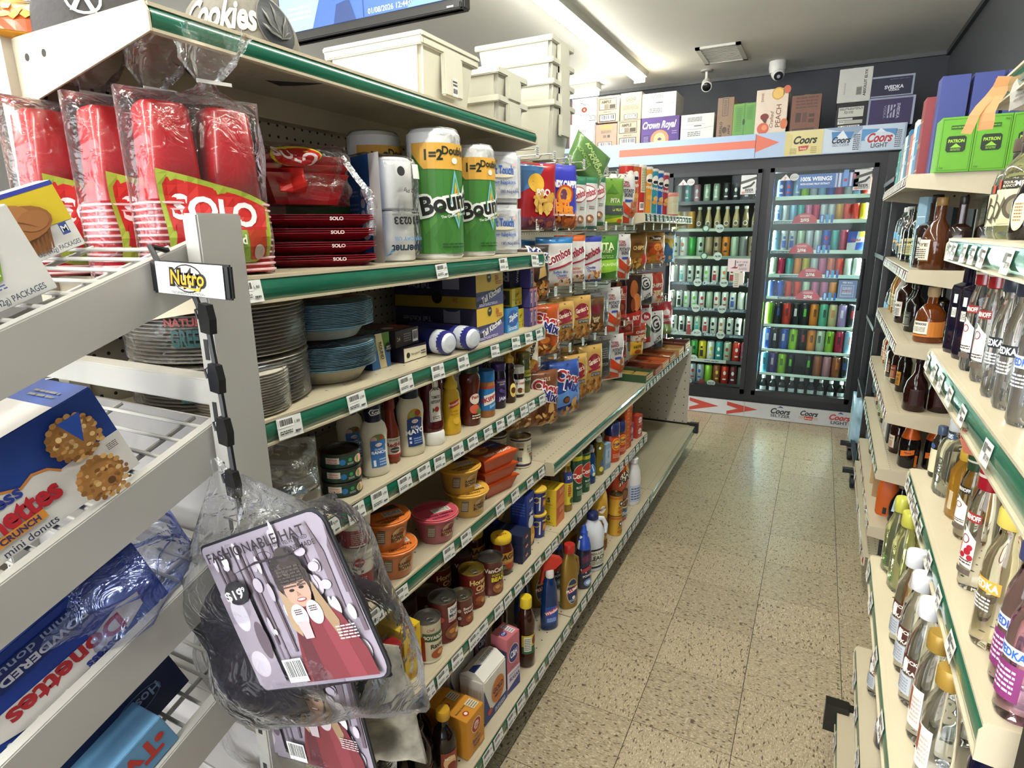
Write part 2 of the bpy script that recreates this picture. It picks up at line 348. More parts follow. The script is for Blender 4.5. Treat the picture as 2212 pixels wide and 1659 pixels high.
@kind('ketchup_bottle', .031, .187, cat='bottle')
def _(r): bottle(r, [(.026,.028),(.03,.036),(.0315,.05),(.029,.06),(.027,.09),(.031,.13),(.0315,.16),(.027,.184),(.022,.187)], LIQ('#4d0e12', .12), [(.028,0),(.0295,.002),(.0295,.026),(.027,.032)], P('#e8e6e2', .35), [('p',[(-15,60),(17,60),(17,140),(9,148),(9,163),(1,172),(-7,163),(-7,148),(-15,140)],'#efece4'),('p',[(-13,62),(15,62),(15,139),(7,147),(7,162),(1,169),(-5,162),(-5,147),(-13,139)],'#31433a'),('p',[(-12,63),(14,63),(14,138),(6,146),(6,161),(1,167),(-4,161),(-4,146),(-12,138)],'#efece4'),('t','HEINZ',1,146,7.5,'#1d1d1d',{'bold':.04,'w':15}),('t','TOMATO',1,124,7.5,'#1d1d1d',{'bold':.03,'w':23}),('t','KETCHUP',1,112,7.5,'#1d1d1d',{'bold':.03,'w':23}),('e',3,92,6,7,'#b83227'),('p',[(-8,84),(-2,90),(-7,98)],'#41683a'),('l',-9,66,11,76,2,'#5c5c58')], fy=.62)
@kind('mustard_bottle', .027, .165, cat='bottle')
def _(r): bottle(r, [(.024,0),(.0265,.004),(.0265,.03),(.024,.045),(.0265,.09),(.024,.112),(.017,.122),(.016,.128)], P('#cfa61e', .35), [(.018,.126),(.0185,.129),(.0185,.138),(.013,.145),(.0085,.16),(.007,.165)], P('#d8b62e', .35), [('p',[(-14,74),(14,82),(14,98),(-14,90)],'#b3341f'),('t','French\'s',0,86,7,'#f3ead2',{'rot':15,'bold':.02}),('t','CLASSIC',0,66,4.5,'#9a4416'),('t','YELLOW',0,57,4.5,'#9a4416'),('e',4,40,9,10,'#dcae3a')], fy=.75)
@kind('salsa_jar', .0275, .165, cat='jar')
def _(r): bottle(r, [(.026,0),(.0285,.004),(.0285,.04),(.0245,.06),(.0245,.09),(.0295,.12),(.0295,.138),(.024,.146),(.022,.15)], LIQ('#5a1c10', .15), [(.0255,.149),(.0265,.151),(.0265,.163),(.0255,.165)], P('#1e3b2a', .3), [('e',4,76,17,15,'#ead9c8'),('t','Pace',4,82,9,'#b2342c',{'bold':.03,'rot':8}),('e',0,48,15,13,'#c7553c'),('e',12,40,9,9,'#52733a'),('l',-10,20,18,34,2,'#e4d8c4')])
@kind('peanut_butter', .0265, .137, name='peanut_butter_jar', cat='jar')
def _(r): bottle(r, [(.025,0),(.0265,.004),(.0265,.1),(.024,.108)], P('#9b6638', .35), [(.0265,.106),(.027,.108),(.027,.135),(.0255,.137)], P('#1f6fae', .35), [('r',-42,22,42,86,'#2a79b8'),('r',-42,86,42,94,'#b0462c'),('p',[(-19,36),(19,48),(19,76),(-19,66)],'#e9e4d8'),('t','SKIPPY',0,57,13,'#b62b35',{'rot':15,'bold':.05}),('p',[(-4,26),(18,34),(18,44),(-4,38)],'#59a4d8'),('t','Creamy',8,36,5,'#eef4f8',{'rot':16})])
@kind('jam_jar', .026, .139, cat='jar')
def _(r): bottle(r, [(.023,0),(.026,.005),(.026,.105),(.022,.12)], LIQ('#22122e', .15), [(.0255,.118),(.0265,.12),(.0265,.137),(.025,.139)], P('#3f2b6b', .3), [('r',-22,24,22,92,'#3c2a68'),('t','CONCORD',0,84,4.4,'#e2d9c0'),('t','GRAPE',0,77,4.6,'#e2d9c0'),('e',0,56,14,13,'#1d1733'),('e',-4,58,6,6,'#5a4a8c'),('e',5,54,6,6,'#4b3d80'),('t','JAM',0,33,10,'#ece8f4',{'bold':.03})])
@kind('honey_bear', .023, .165, name='honey_bottle', cat='bottle')
def _(r): bottle(r, [(.02,0),(.0245,.006),(.0245,.05),(.019,.075),(.017,.09),(.0205,.103),(.0205,.118),(.014,.13)], LIQ('#3b1c0c', .35), [(.0165,.128),(.017,.13),(.017,.143),(.008,.15),(.0045,.165)], P('#cfa13c', .35), [('e',3,42,13,22,'#e2c766'),('e',3,42,9,10,'#57330f'),('e',-6,111,2,2.4,'#1a1008'),('e',6,111,2,2.4,'#1a1008'),('e',0,105,2.4,1.8,'#1a1008')])
@kind('spread_jar', .0235, .1, cat='jar')
def _(r): bottle(r, [(.021,0),(.0235,.003),(.0235,.06),(.0255,.074),(.022,.08)], LIQ('#2c140b', .05), [(.0235,.079),(.024,.081),(.024,.098),(.0225,.1)], P('#e4e2dc', .35), [('p',[(-20,10),(20,10),(22,60),(-22,60)],'#e9e5da'),('t','n',-15,48,9,'#1b1b1b',{'bold':.04}),('t','utella',4,48,8,'#b62b2b',{'bold':.02}),('e',-4,24,9,9,'#6b3c1c'),('e',9,22,8,6,'#d9b988')])
@kind('olive_jar', .023, .135, cat='jar')
def _(r): bottle(r, [(.021,0),(.0235,.004),(.0235,.104),(.02,.115)], P('#5c5f2a', .12, noise=.5, nscale=90, coat=.8), [(.0225,.114),(.0235,.116),(.0235,.133),(.022,.135)], P('#78744a', .35, metal=.4), [('r',-20,34,22,78,'#b8b23a'),('r',-20,34,22,56,'#2f4a24'),('t','STUFFED',1,66,6,'#22301a'),('t','OLIVES',1,46,8,'#e8e2c4',{'bold':.02})])
@kind('pasta_sauce', .037, .128, name='pasta_sauce_jar', cat='jar')
def _(r): bottle(r, [(.033,0),(.037,.006),(.037,.082),(.031,.1),(.029,.104)], LIQ('#4b1a10', .05), [(.0315,.103),(.033,.105),(.033,.121),(.031,.1235)], P('#d8b32b', .3), [('r',-40,20,40,78,'#c9903a'),('r',-40,20,40,40,'#2a3550'),('t','RAGU',2,64,17,'#33221a',{'bold':.05}),('t','OLD WORLD STYLE',2,50,4.5,'#f0e3c0'),('e',6,32,20,10,'#a83f24'),('e',-14,30,8,6,'#5d7f3a')]); printed('cap_print', [('t','Ragu',0,0,13,'#a03a22',{'bold':.02})], lambda u, v, e: (u, v, .1237+e), r)
@kind('red_jar', .033, .13, name='red_lid_jar', cat='jar')
def _(r): bottle(r, [(.03,0),(.034,.006),(.034,.08),(.028,.1)], LIQ('#6a1714', .1), [(.0305,.098),(.0315,.1),(.0315,.128),(.029,.13)], P('#8e1b1d', .35), [('r',-30,52,30,60,'#8e1b1d'),('l',-20,20,20,44,4,'#c6a79a')])
@kind('peach_jar', .036, .094, name='fruit_jar', cat='jar')
def _(r): bottle(r, [(.033,0),(.036,.005),(.036,.07),(.033,.078)], P('#b8794e', .25, coat=.6), [(.0345,.076),(.0355,.078),(.0355,.092),(.034,.094)], P('#d49a72', .35), [('l',-24,30,0,68,4,'#e3c3a4'),('b',8,16,32,52)])
# ---- noodles
@kind('noodle_cup', .047, .112, cat='cup')
def _(r):
    bottle(r, [(.034,0),(.0345,.003),(.046,.105)], P('#dcd8cf', .45), [(.0462,.103),(.049,.105),(.049,.109),(.0475,.111),(.045,.112)], P('#e2ddd2', .4), [('r',-60,12,60,56,'#93232a'),('r',-62,88,62,92,'#b9aeac'),('e',-8,86,13,11,'#a9313a'),('t','NISSIN',-8,87,5,'#f2e8e0'),('t','VERY',-8,70,4,'#7b3036'),('l',-22,22,10,50,6,'#d6a3a0'),('r',-26,16,14,20,'#e8d8d2')])
@kind('ramen_bowl', .068, .075, cat='bowl')
def _(r, v):
    c, lid, dk = {'orange': ('#b8662c', '#d8732a', '#5a3312'), 'pink': ('#a0505c', '#c04a5c', '#6b1f2c'), 'yellow': ('#b98f3a', '#d9a53a', '#4a3a18'), 'red': ('#7f2a38', '#8e2c3c', '#4d1620')}[v]
    bottle(r, [(.046,0),(.048,.003),(.054,.035),(.061,.068)], P(c, .3, noise=.1, coat=.5), [(.062,.066),(.068,.067),(.0685,.0705),(.066,.0722),(.0655,.0722)], P(lid, .35), [('e',16,38,22,20,'#cfae84'),('e',24,44,12,9,c),('t','RAMEN',10,40,8,dk,{'bold':.03}),('t','BOWL',12,29,10,dk,{'bold':.04}),('r',-46,22,-24,56,'#6d5c4c'),('l',-44,26,-26,52,5,'#cdbfae')])
    printed('lid_print', [('e',0,0,64,64,lid),('e',0,0,64,64,P and c if v == 'x' else lid),('p',[(-48,20),(48,20),(40,48),(-40,48)],'#3b2f26' if v != 'pink' else '#a8384c'),('r',-10,-16,44,10,'#d9d3cb'),('l',-8,-12,42,8,4,'#5b5753'),('t','RAMEN BOWL',0,-30,9,dk,{'bold':.04,'rot':180}),('t','CHICKEN',-4,-46,8,dk,{'bold':.03,'rot':180}),('o',0,0,65,65,'#e6b98a',1.2)], lambda u, v2, e: (u, v2, .0724+e), r)
@kind('noodle_tray', .075, .05, .12, cat='tray')
def _(r):
    b = bmesh.new(); A = [(-.055,-.045),(.055,-.045),(.055,.045),(-.055,.045)]; Bt = [(-.072,-.058),(.072,-.058),(.072,.058),(-.072,.058)]
    v0 = [b.verts.new((x,y,0)) for x,y in A]; v1 = [b.verts.new((x,y,.04)) for x,y in Bt]; v2 = [b.verts.new((x*1.06,y*1.06,.041)) for x,y in Bt]; v3 = [b.verts.new((x*1.06,y*1.06,.044)) for x,y in Bt]
    b.faces.new(v0[::-1])
    for a, c in ((v0,v1),(v1,v2),(v2,v3)):
        for i in range(4): b.faces.new((a[i],a[(i+1)%4],c[(i+1)%4],c[i]))
    b.faces.new(v3); mesh_obj('tray_body', b, P('#b5431f', .3, coat=.5), r, False)
    printed('lid_print', [('r',-74,-58,74,58,'#7a3a22'),('r',-74,-58,74,-18,'#d65a26'),('e',-20,18,34,26,'#c98a4c'),('e',-28,22,14,10,'#e0b060'),('e',-4,14,12,9,'#8c4a28'),('r',20,0,70,50,'#3a3f7a'),('t','CHOW MEIN',10,-34,13,'#f3e6d6',{'bold':.04,'rot':180}),('t','TERIYAKI',30,24,8,'#e9e4f0',{'rot':180})], top_map(.0442), r)
# ---- boxes
@kind('tea_box', .057, .069, .15, name='tea_box', cat='box')
def _(r): carton(r, .057, .15, .069, '#d7b524', [('p',[(-14,52),(14,56),(14,64),(-14,60)],'#8c2f22'),('t','LIPTON',0,58,5,'#f3e8cc',{'rot':8}),('r',-20,8,-10,24,'#c07d22'),('l',-6,8,20,22,3,'#b37a20')], [('p',[(-26,-62),(-8,-72),(12,-72),(-6,-60)],'#7c2a20'),('t','LIPTON',-12,52,8,'#7c2a20',{'bold':.03}),('t','TEA',-12,38,6,'#8a3a20'),('e',8,-38,14,12,'#b8682a'),('e',14,-30,7,6,'#8c4a22')])
@kind('spaghetti_box', .069, .032, .25, cat='box')
def _(r): carton(r, .069, .25, .032, '#1c2340', [('p',[(-8,12),(8,14),(8,24),(-8,22)],'#c8323a'),('t','Barilla',0,18,5,'#f2eef0',{'rot':5}),('l',-30,4,-12,26,3,'#3b4a7c')], [('t','SPAGHETTI',0,-40,9,'#8c96b8'),('l',-24,-20,24,80,5,'#35406c')])
@kind('mac_box', .061, .195, .06, cat='box')
def _(r): carton(r, .061, .06, .195, '#22347e', [('e',2,150,17,9,'#2c46a0'),('t','mac & cheese',2,120,6,'#e8eaf2',{'rot':65,'bold':.03}),('e',0,92,20,22,'#dfe0e4'),('t','Kraft',2,172,9,'#f0f0f2',{'bold':.03}),('e',4,40,26,34,'#c9913a'),('e',8,30,16,14,'#e0b25c'),('t','mac',0,128,12,'#f0f1f4',{'bold':.03}),('t','cheese',0,110,9,'#f0f1f4',{'bold':.03})], left=[('l',-24,120,24,170,5,'#4a61ac'),('l',-24,30,24,70,5,'#4a61ac')])
@kind('mac_cup', .034, .09, name='pasta_cup', cat='cup')
def _(r): bottle(r, [(.026,0),(.027,.003),(.033,.082)], P('#24347c', .35), [(.0335,.081),(.035,.083),(.035,.088),(.033,.09)], P('#d9b23c', .4), [('r',-12,14,-6,66,'#d8d8dc'),('r',2,28,30,56,'#b9672c'),('e',16,42,12,10,'#dba64a'),('t','mac',10,68,9,'#e5c04a',{'bold':.03}),('o',-22,56,12,12,'#d6b03c',3),('o',24,70,9,8,'#d6b03c',3)])
@kind('soap_pad_box', .077, .07, .1, cat='box')
def _(r): carton(r, .077, .1, .07, '#d8b730', [('r',-38,0,38,70,'#c4562c'),('p',[(-38,20),(38,44),(38,0),(-38,0)],'#d87a3a'),('l',-10,44,32,62,3,'#e8c49a')], left=[('t','S.O.S',0,30,17,'#28305c',{'bold':.05}),('l',-36,8,36,16,1,'#a3781c')], top=[('l',-30,-40,30,40,5,'#c09a1c')])
@kind('baking_soda', .083, .121, .06, name='baking_soda_box', cat='box')
def _(r): carton(r, .083, .06, .121, '#c9892a', [('e',2,82,22,22,'#e6d6c4'),('e',2,82,20,20,'#a8352c'),('e',2,82,12,12,'#e9dccb'),('t','ARM &',2,85,5,'#a8352c',{'bold':.03}),('t','HAMMER',2,78,5,'#a8352c',{'bold':.03}),('t','PURE',0,52,6,'#3a3a68'),('t','Baking',0,40,10,'#2c3768',{'bold':.02}),('t','Soda',0,26,11,'#2c3768',{'bold':.02}),('e',22,18,12,8,'#e0a050')], [('t','Baking Soda',-14,10,6,'#5c4c2a'),('e',-16,-10,9,9,'#a8352c'),('e',-16,-10,5,5,'#ecdfcd'),('r',8,-20,34,12,'#ddd2bc'),('l',10,-18,32,10,4,'#7a6a4c')])
@kind('sugar_box', .067, .19, .06, cat='box')
def _(r): carton(r, .067, .06, .19, '#c06c74', [('r',-33,0,33,72,'#e2dadc'),('p',[(-33,0),(33,0),(33,36),(-33,14)],'#3b3f80'),('e',0,128,27,32,'#e8e0e6'),('e',0,128,25,30,'#33387a'),('t','C&H',0,128,22,'#f2eef2',{'bold':.05,'w':36}),('t','PURE CANE',0,84,5.5,'#3b3f80'),('t','GRANULATED',2,62,6.5,'#3b3f80'),('t','SUGAR',2,46,12,'#3b3f80',{'bold':.03})], [('e',-14,-4,12,10,'#33387a'),('t','CH',-14,-4,8,'#efe9f2'),('r',4,-22,24,22,'#ded6dc'),('l',6,-20,22,20,5,'#77707c')], left=[('r',-30,20,30,150,'#4c4e74'),('l',-26,30,26,140,9,'#8e90b4')])
@kind('coffee_filters', .063, .08, .12, name='coffee_filter_box', cat='box')
def _(r): carton(r, .063, .12, .08, '#1d3568', [('r',-31,44,31,80,'#5d8a3a'),('r',-31,0,31,44,'#2f6aa8'),('p',[(-18,80),(4,80),(18,0),(-4,0)],'#d9cda0'),('t','ROUND',2,40,8,'#2b3040',{'rot':-80,'bold':.03}),('t','COFFEE FILTERS',-5,40,4,'#5a5f40',{'rot':-80}),('e',24,44,10,11,'#12161f'),('t','BEST',24,46,4,'#e8e8e0'),('t','CHOICE',24,41,3,'#e8e8e0')], [('l',-26,-50,26,50,6,'#7fa45a')])
@kind('candle_box_dark', .095, .04, .15, name='tea_light_box', cat='box')
def _(r): carton(r, .095, .15, .04, '#2d2826', [('t','24',-36,20,9,'#b9b4aa'),('l',-16,10,14,32,4,'#8d867c'),('b',20,6,42,34)], [('r',-44,-70,44,70,'#5b4a42'),('e',-16,-30,16,14,'#c9b9a4'),('r',4,-60,36,-10,'#a04a38')])
@kind('candle_box_cream', .095, .036, .15, name='tea_light_box', cat='box')
def _(r): carton(r, .095, .15, .036, '#1d1a2c', [('p',[(-46,2),(46,2),(46,30),(-46,34)],'#d9d1b4'),('e',-30,16,7,7,'#1b1b1b'),('t','TEA LIGHTS',0,16,5,'#37323c'),('l',22,10,42,22,2,'#37323c')])
@kind('trash_bag_box', .162, .093, .27, cat='box')
def _(r): carton(r, .162, .27, .093, '#35335c', [('r',-81,44,81,93,'#d6b02c'),('p',[(-81,30),(81,48),(81,0),(-81,0)],'#5a5796'),('p',[(-81,18),(81,56),(81,40),(-81,2)],'#2b2a44'),('t','Tall Kitchen',6,32,17,'#f0eef4',{'rot':13,'bold':.04}),('e',-6,80,12,13,'#1b1712'),('t','BEST',-6,82,5,'#e8e4d4'),('t','26',40,78,13,'#b3432a',{'bold':.03}),('l',34,58,70,70,2,'#b3432a'),('l',-70,4,40,12,2,'#d6d4e4')], left=[('r',-135,0,135,32,'#9a7f28'),('r',-135,32,135,93,'#2c2b40'),('t','Tall Kitchen',-60,60,14,'#85839c',{'rot':180,'bold':.02}),('e',10,28,17,17,'#14110e'),('t','26',70,22,12,'#7c3a22',{'rot':180}),('p',[(30,52),(84,52),(84,90),(70,84),(44,84),(30,90)],'#7d7b88')])
@kind('zip_bag_box', .086, .072, .15, cat='box')
def _(r): carton(r, .086, .15, .072, '#2f77b8', [('r',-43,0,43,24,'#4f9bd2'),('e',0,40,38,26,'#1f4fa0'),('t','Ziploc',0,46,17,'#f2f6fa',{'rot':12,'bold':.05}),('l',-34,6,30,16,2,'#e3eef8')])
@kind('foil_box', .1, .08, .3, cat='box')
def _(r): carton(r, .1, .3, .08, '#1f2138', [('r',28,0,50,80,'#b3626c'),('t','Wrap',2,40,16,'#dcdce8',{'rot':90})], left=[('t','Reynolds',60,40,34,'#8c8ea0',{'rot':180,'bold':.03}),('e',-110,40,22,22,'#6c6a3a')])
@kind('yellow_bag_box', .07, .06, .25, name='trash_bag_box', cat='box')
def _(r): carton(r, .07, .25, .06, '#d3bd2e', [('p',[(-35,24),(0,18),(35,24),(35,25),(0,19),(-35,25)],'#3b3518'),('t','Glad',0,40,10,'#3b3518',{'rot':20}),('p',[(-12,6),(-6,6),(-9,18)],'#1b1b14'),('p',[(14,6),(20,6),(17,18)],'#1b1b14')], left=[('r',-118,6,118,54,'#4b463a'),('e',-50,30,30,18,'#6e675a'),('e',20,26,40,18,'#5e584c'),('e',80,32,24,16,'#7a7264')])
@kind('small_wrap_box', .042, .06, .15, name='foil_roll_box', cat='box')
def _(r): carton(r, .042, .15, .06, '#3a3270', [('r',8,0,21,60,'#c06a72'),('t','Wrap',-5,30,10,'#e4e0ee',{'rot':90,'bold':.03}),('r',-21,52,21,60,'#c06a72')])
@kind('light_blue_box', .049, .12, .06, name='detergent_box', cat='box')
def _(r): carton(r, .049, .06, .12, '#8aa6c0', [('r',-24,30,24,96,'#a9c0d4'),('t','DRYER',0,70,8,'#2c3c5c',{'rot':90,'bold':.03}),('l',-18,8,18,24,3,'#5f7894')])
@kind('orange_small_box', .06, .042, .09, name='washing_soda_box', cat='box')
def _(r): carton(r, .06, .09, .042, '#c95a22', [('e',-12,22,13,13,'#d9843a'),('t','A&H',-12,22,8,'#8e2a1c',{'bold':.03}),('l',6,10,28,34,3,'#7c2c18')])
@kind('red_small_box', .06, .06, .09, name='detergent_box', cat='box')
def _(r): carton(r, .06, .09, .06, '#b03a2c', [('e',0,34,20,16,'#e0d8d4'),('t','BOUNCE',0,34,7,'#a33030',{'bold':.02}),('l',-22,6,22,14,2,'#e3b0a4')])
# ---- bags of flour, pet food
def pillow(W, D, H, nx=12, nz=14, pw=3, pz=6, flat=0, wob=.0, seed=1, bot=0):
    rr = random.Random(seed); ph = [rr.uniform(0, 6.28) for _ in range(6)]
    def t(u, v):
        a = max(0, 1-abs(2*u/W)**pw); q = 2*v/H-1; e = max(0, 1-abs(q)**pz) if not (bot and q < 0) else max(0, 1-abs(q*.55)**pz)
        k = 1+wob*(math.sin(u/W*9+ph[0])+math.sin(v/H*13+ph[1])+.7*math.sin(u/W*17+v/H*11+ph[2]))
        return D/2*max(flat, (a**.55)*(e**.6))*k
    return t
def bag_shape(root, W, D, H, mats, name='bag_body', split=None, wob=.05, pw=3, pz=6, flat=.03, seed=1, nx=12, nz=16, bot=0, edge=0):
    """pillow bag: mats[0] front and back; split = [(z0, z1, material index)] bands"""
    t = pillow(W, D, H, pw=pw, pz=pz, flat=flat, wob=wob, seed=seed, bot=bot); b = bmesh.new(); G = {}
    us = [-W/2+W*i/nx for i in range(nx+1)]; vs = [H*j/nz for j in range(nz+1)]
    def sx(u, v): q = abs(2*v/H-1); return u*(1-edge*(1-q)**2) if edge else u
    for s in (-1, 1):
        for i, u in enumerate(us):
            for j, v in enumerate(vs): G[s, i, j] = b.verts.new((sx(u, v), s*t(u, v), v))
        for i in range(nx):
            for j in range(nz):
                q = [G[s,i,j], G[s,i+1,j], G[s,i+1,j+1], G[s,i,j+1]]
                f = b.faces.new(q if s < 0 else q[::-1]); zm = (j+.5)/nz
                for z0, z1, mi in (split or ()):
                    if z0 <= zm < z1: f.material_index = mi
    per = [(i,0) for i in range(nx+1)]+[(nx,j) for j in range(1,nz+1)]+[(i,nz) for i in range(nx-1,-1,-1)]+[(0,j) for j in range(nz-1,0,-1)]
    for k in range(len(per)):
        a, c = per[k], per[(k+1) % len(per)]; b.faces.new((G[-1,*a], G[1,*a], G[1,*c], G[-1,*c]))
    o = mesh_obj(name, b, mats, root, 2)
    def surf(u, v, e): return (sx(u, v), -t(max(-W/2, min(W/2, u)), max(0, min(H, v)))-e, v)
    return o, surf, [u*1000 for u in us[1:-1]], [v*1000 for v in vs[1:-1]]
@kind('flour_bag', .135, .16, .09, cat='bag')
def _(r):
    carton(r, .13, .085, .145, '#d6d2c8', [('r',-65,0,65,28,'#2c3a78'),('p',[(-65,28),(-30,28),(-65,120)],'#2c3a78'),('e',12,72,36,42,'#c2702c'),('t','GOLD',12,78,17,'#232a58',{'bold':.05,'w':56}),('t','MEDAL',12,58,9,'#232a58',{'w':40}),('e',-36,30,12,10,'#b5462c'),('l',-10,6,50,22,3,'#cfd2e2')], left=[('l',-34,20,34,130,2,'#c4bfb2')], bev=.006)
    b = bmesh.new(); prism(b, [(-.04,.143),(.04,.143),(.012,.162),(-.012,.162)], -.06, .06, 'yz'); mesh_obj('folded_top', b, P('#dcd8ce', .5), r)
    printed('top_print', [('p',[(-60,-10),(-20,-10),(-36,10),(-60,10)],'#2c3a78'),('l',-10,-8,52,8,3,'#8b8ea4')], lambda u, v, e: (u, v, .1622+e), r)
@kind('cat_food_bag', .114, .286, .07, cat='bag')
def _(r):
    o, s, us, vs = bag_shape(r, .114, .07, .286, [FOIL('#c79a34', 0)], wob=.07, bot=1)
    printed('bag_print', [('e',-22,206,20,16,'#ece4cc'),('t','MEOW',-22,210,10,'#5a2f5c',{'bold':.03}),('t','Meow',8,150,26,'#a8482a',{'bold':.02,'rot':12}),('t','Mix',14,118,24,'#a8482a',{'bold':.02,'rot':12}),('t','Original',8,84,13,'#5a3a2c'),('e',6,36,34,24,'#8c5a2c'),('e',34,30,14,16,'#4a3a5c')], s, r, us, vs, base=.0015)
@kind('dog_food_bag', .188, .33, .09, cat='bag')
def _(r):
    o, s, us, vs = bag_shape(r, .188, .09, .33, [FOIL('#b8411f', 0), FOIL('#2c5a8c', 0)], split=[(.06,.24,1)], wob=.06, bot=1)
    printed('bag_print', [('p',[(-50,196),(52,226),(56,276),(-40,250)],'#eae2d0'),('t','GRAVY',2,252,26,'#1e1610',{'bold':.06,'rot':17}),('t','TRAIN',6,222,28,'#1e1610',{'bold':.06,'rot':17}),('e',20,270,16,14,'#c9992c'),('e',4,140,38,30,'#5c3420'),('e',4,140,28,20,'#8c5a34'),('e',10,92,44,20,'#d9c7a4'),('e',10,94,36,14,'#6b4526'),('t','Beef',10,46,20,'#dfe6f0',{'bold':.02})], s, r, us, vs, base=.0015)
# ---- cleaning
@kind('cola_bottle', .036, .25, name='soda_bottle', cat='bottle')
def _(r): bottle(r, [(.03,0),(.035,.008),(.035,.07),(.032,.09),(.036,.13),(.034,.165),(.02,.2),(.0135,.225),(.0135,.24)], LIQ('#120a08', .25), [(.0145,.232),(.0155,.234),(.0155,.248),(.014,.25)], P('#2a2624', .2), [('r',-60,84,60,104,'#5c2c22')])
@kind('molasses_bottle', .032, .19, name='dark_bottle', cat='bottle')
def _(r): bottle(r, [(.029,0),(.032,.005),(.032,.1),(.026,.125),(.014,.145),(.013,.165)], LIQ('#160b08', .2), [(.0165,.163),(.018,.165),(.018,.186),(.0165,.19)], P('#c9992a', .35), [('r',-24,12,24,78,'#8c3a2c'),('e',0,46,18,22,'#d9b27c'),('t','MOLE',0,60,8,'#f0e2c4'),('e',4,36,12,12,'#7a2f22')])
@kind('syrup_bottle', .029, .243, name='cleaner_bottle', cat='bottle')
def _(r): bottle(r, [(.025,0),(.029,.006),(.029,.05),(.0265,.06),(.0265,.115),(.029,.13),(.029,.165),(.02,.195),(.014,.21)], LIQ('#3a1810', .3), [(.0185,.208),(.0195,.21),(.0195,.239),(.018,.243)], P('#d9bd2c', .35), [('r',-28,52,28,118,'#2f5a34'),('r',-28,76,28,118,'#c9b83a'),('r',-20,60,4,112,'#d8d8cc'),('l',-18,64,2,108,7,'#5c6450'),('e',18,96,12,16,'#7a2a1e')])
@kind('window_spray', .034, .285, name='spray_bottle', cat='bottle')
def _(r):
    b = bmesh.new(); lathe(b, [(.031,0),(.034,.006),(.034,.07),(.03,.12),(.026,.165),(.018,.195),(.0145,.205)], fy=.62); mesh_obj('bottle_body', b, P('#163f80', .06, trans=.55, ior=1.35, coat=.5), r, True)
    lathe_obj('neck_collar', [(.015,.2),(.0155,.203),(.0145,.228),(.012,.232)], P('#d8d0cc', .4), r)
    b = bmesh.new(); prism(b, [(-.03,.234),(-.026,.262),(.0,.284),(.042,.266),(.044,.25),(.016,.23)], -.011, .011); mesh_obj('spray_head', b, P('#c23426', .35), r)
    b = bmesh.new(); prism(b, [(-.028,.236),(-.02,.236),(-.024,.2),(-.034,.178),(-.038,.182)], -.006, .006); mesh_obj('trigger', b, P('#c23426', .35), r)
    round_print('label', [('r',-24,28,24,92,'#2a4c9c'),('p',[(-22,58),(22,72),(22,88),(-22,74)],'#c43b32'),('t','Windex',0,73,11,'#f2f0f2',{'rot':16,'bold':.03}),('l',-18,34,18,50,3,'#b9c8e8')], [(.034,0),(.034,.07),(.03,.12)], r, fy=.62)
@kind('drain_cleaner', .036, .256, name='drain_cleaner_jug', cat='bottle')
def _(r):
    bottle(r, [(.033,0),(.0375,.006),(.0375,.12),(.034,.17),(.02,.215),(.0155,.225)], P('#8f7030', .32, metal=.35), [(.0195,.224),(.0205,.226),(.0205,.252),(.019,.256)], P('#b02a26', .35), [('e',0,74,25,52,'#d8c9a0'),('e',0,74,23,50,'#27345e'),('t','LIQUID-PLUMR',0,98,7,'#e8c840',{'w':40,'bold':.03}),('p',[(-21,66),(22,78),(22,94),(-21,82)],'#c0392b'),('t','PLUMR',0,80,12,'#f6f0e6',{'rot':14,'bold':.05}),('e',4,48,7,7,'#e8e4d4'),('l',-14,32,14,42,2,'#c8cde0')], fy=.62)
    b = bmesh.new(); tube(b, [(.018,0,.205),(.036,0,.19),(.04,0,.15),(.037,0,.12)], .007); mesh_obj('handle', b, P('#8f7030', .32, metal=.35), r, True)
@kind('toilet_cleaner', .034, .262, name='cleaner_bottle', cat='bottle')
def _(r): bottle(r, [(.03,0),(.034,.006),(.034,.13),(.03,.16),(.027,.172)], P('#1f2238', .3, coat=.4), [(.028,.17),(.026,.185),(.02,.212),(.014,.22),(.014,.238),(.0105,.242),(.008,.262)], P('#2b4aa8', .35), [('p',[(-22,112),(22,126),(22,154),(-22,140)],'#5c2c48'),('t','Lysol',0,92,19,'#eef0f6',{'rot':24,'bold':.04}),('p',[(-24,70),(24,88),(24,104),(-24,88)],'#a03a3c'),('t','POWER',4,60,9,'#dfe4f0',{'bold':.03,'rot':8}),('e',6,30,20,16,'#6c88b4'),('e',6,30,12,9,'#c9d4e6')], fy=.75); lathe_obj('shoulder', [(.0285,.171),(.027,.184),(.0195,.213),(.0145,.221)], P('#d8d6d4', .4), r, fy=.8)
@kind('bleach_jug', .054, .254, cat='bottle')
def _(r):
    bottle(r, [(.047,0),(.053,.008),(.053,.125),(.055,.14),(.054,.165),(.04,.2),(.024,.222),(.02,.228)], P('#d6dae4', .35), [(.0235,.226),(.0245,.228),(.0245,.25),(.022,.254)], P('#262f5e', .35), [('r',-46,18,46,104,'#e2dfc9'),('r',-46,96,46,104,'#20233c'),('r',-46,18,46,27,'#20233c'),('t','REGULAR',4,84,9,'#22252c',{'bold':.02}),('t','BLEACH',4,64,18,'#15171d',{'bold':.05}),('l',-34,34,40,52,3,'#777a70')], fy=.7)
    b = bmesh.new(); tube(b, [(.022,-.0,.222),(.05,0,.215),(.066,0,.185),(.062,0,.15),(.05,0,.14)], .0095); mesh_obj('handle', b, P('#d6dae4', .35), r, True)
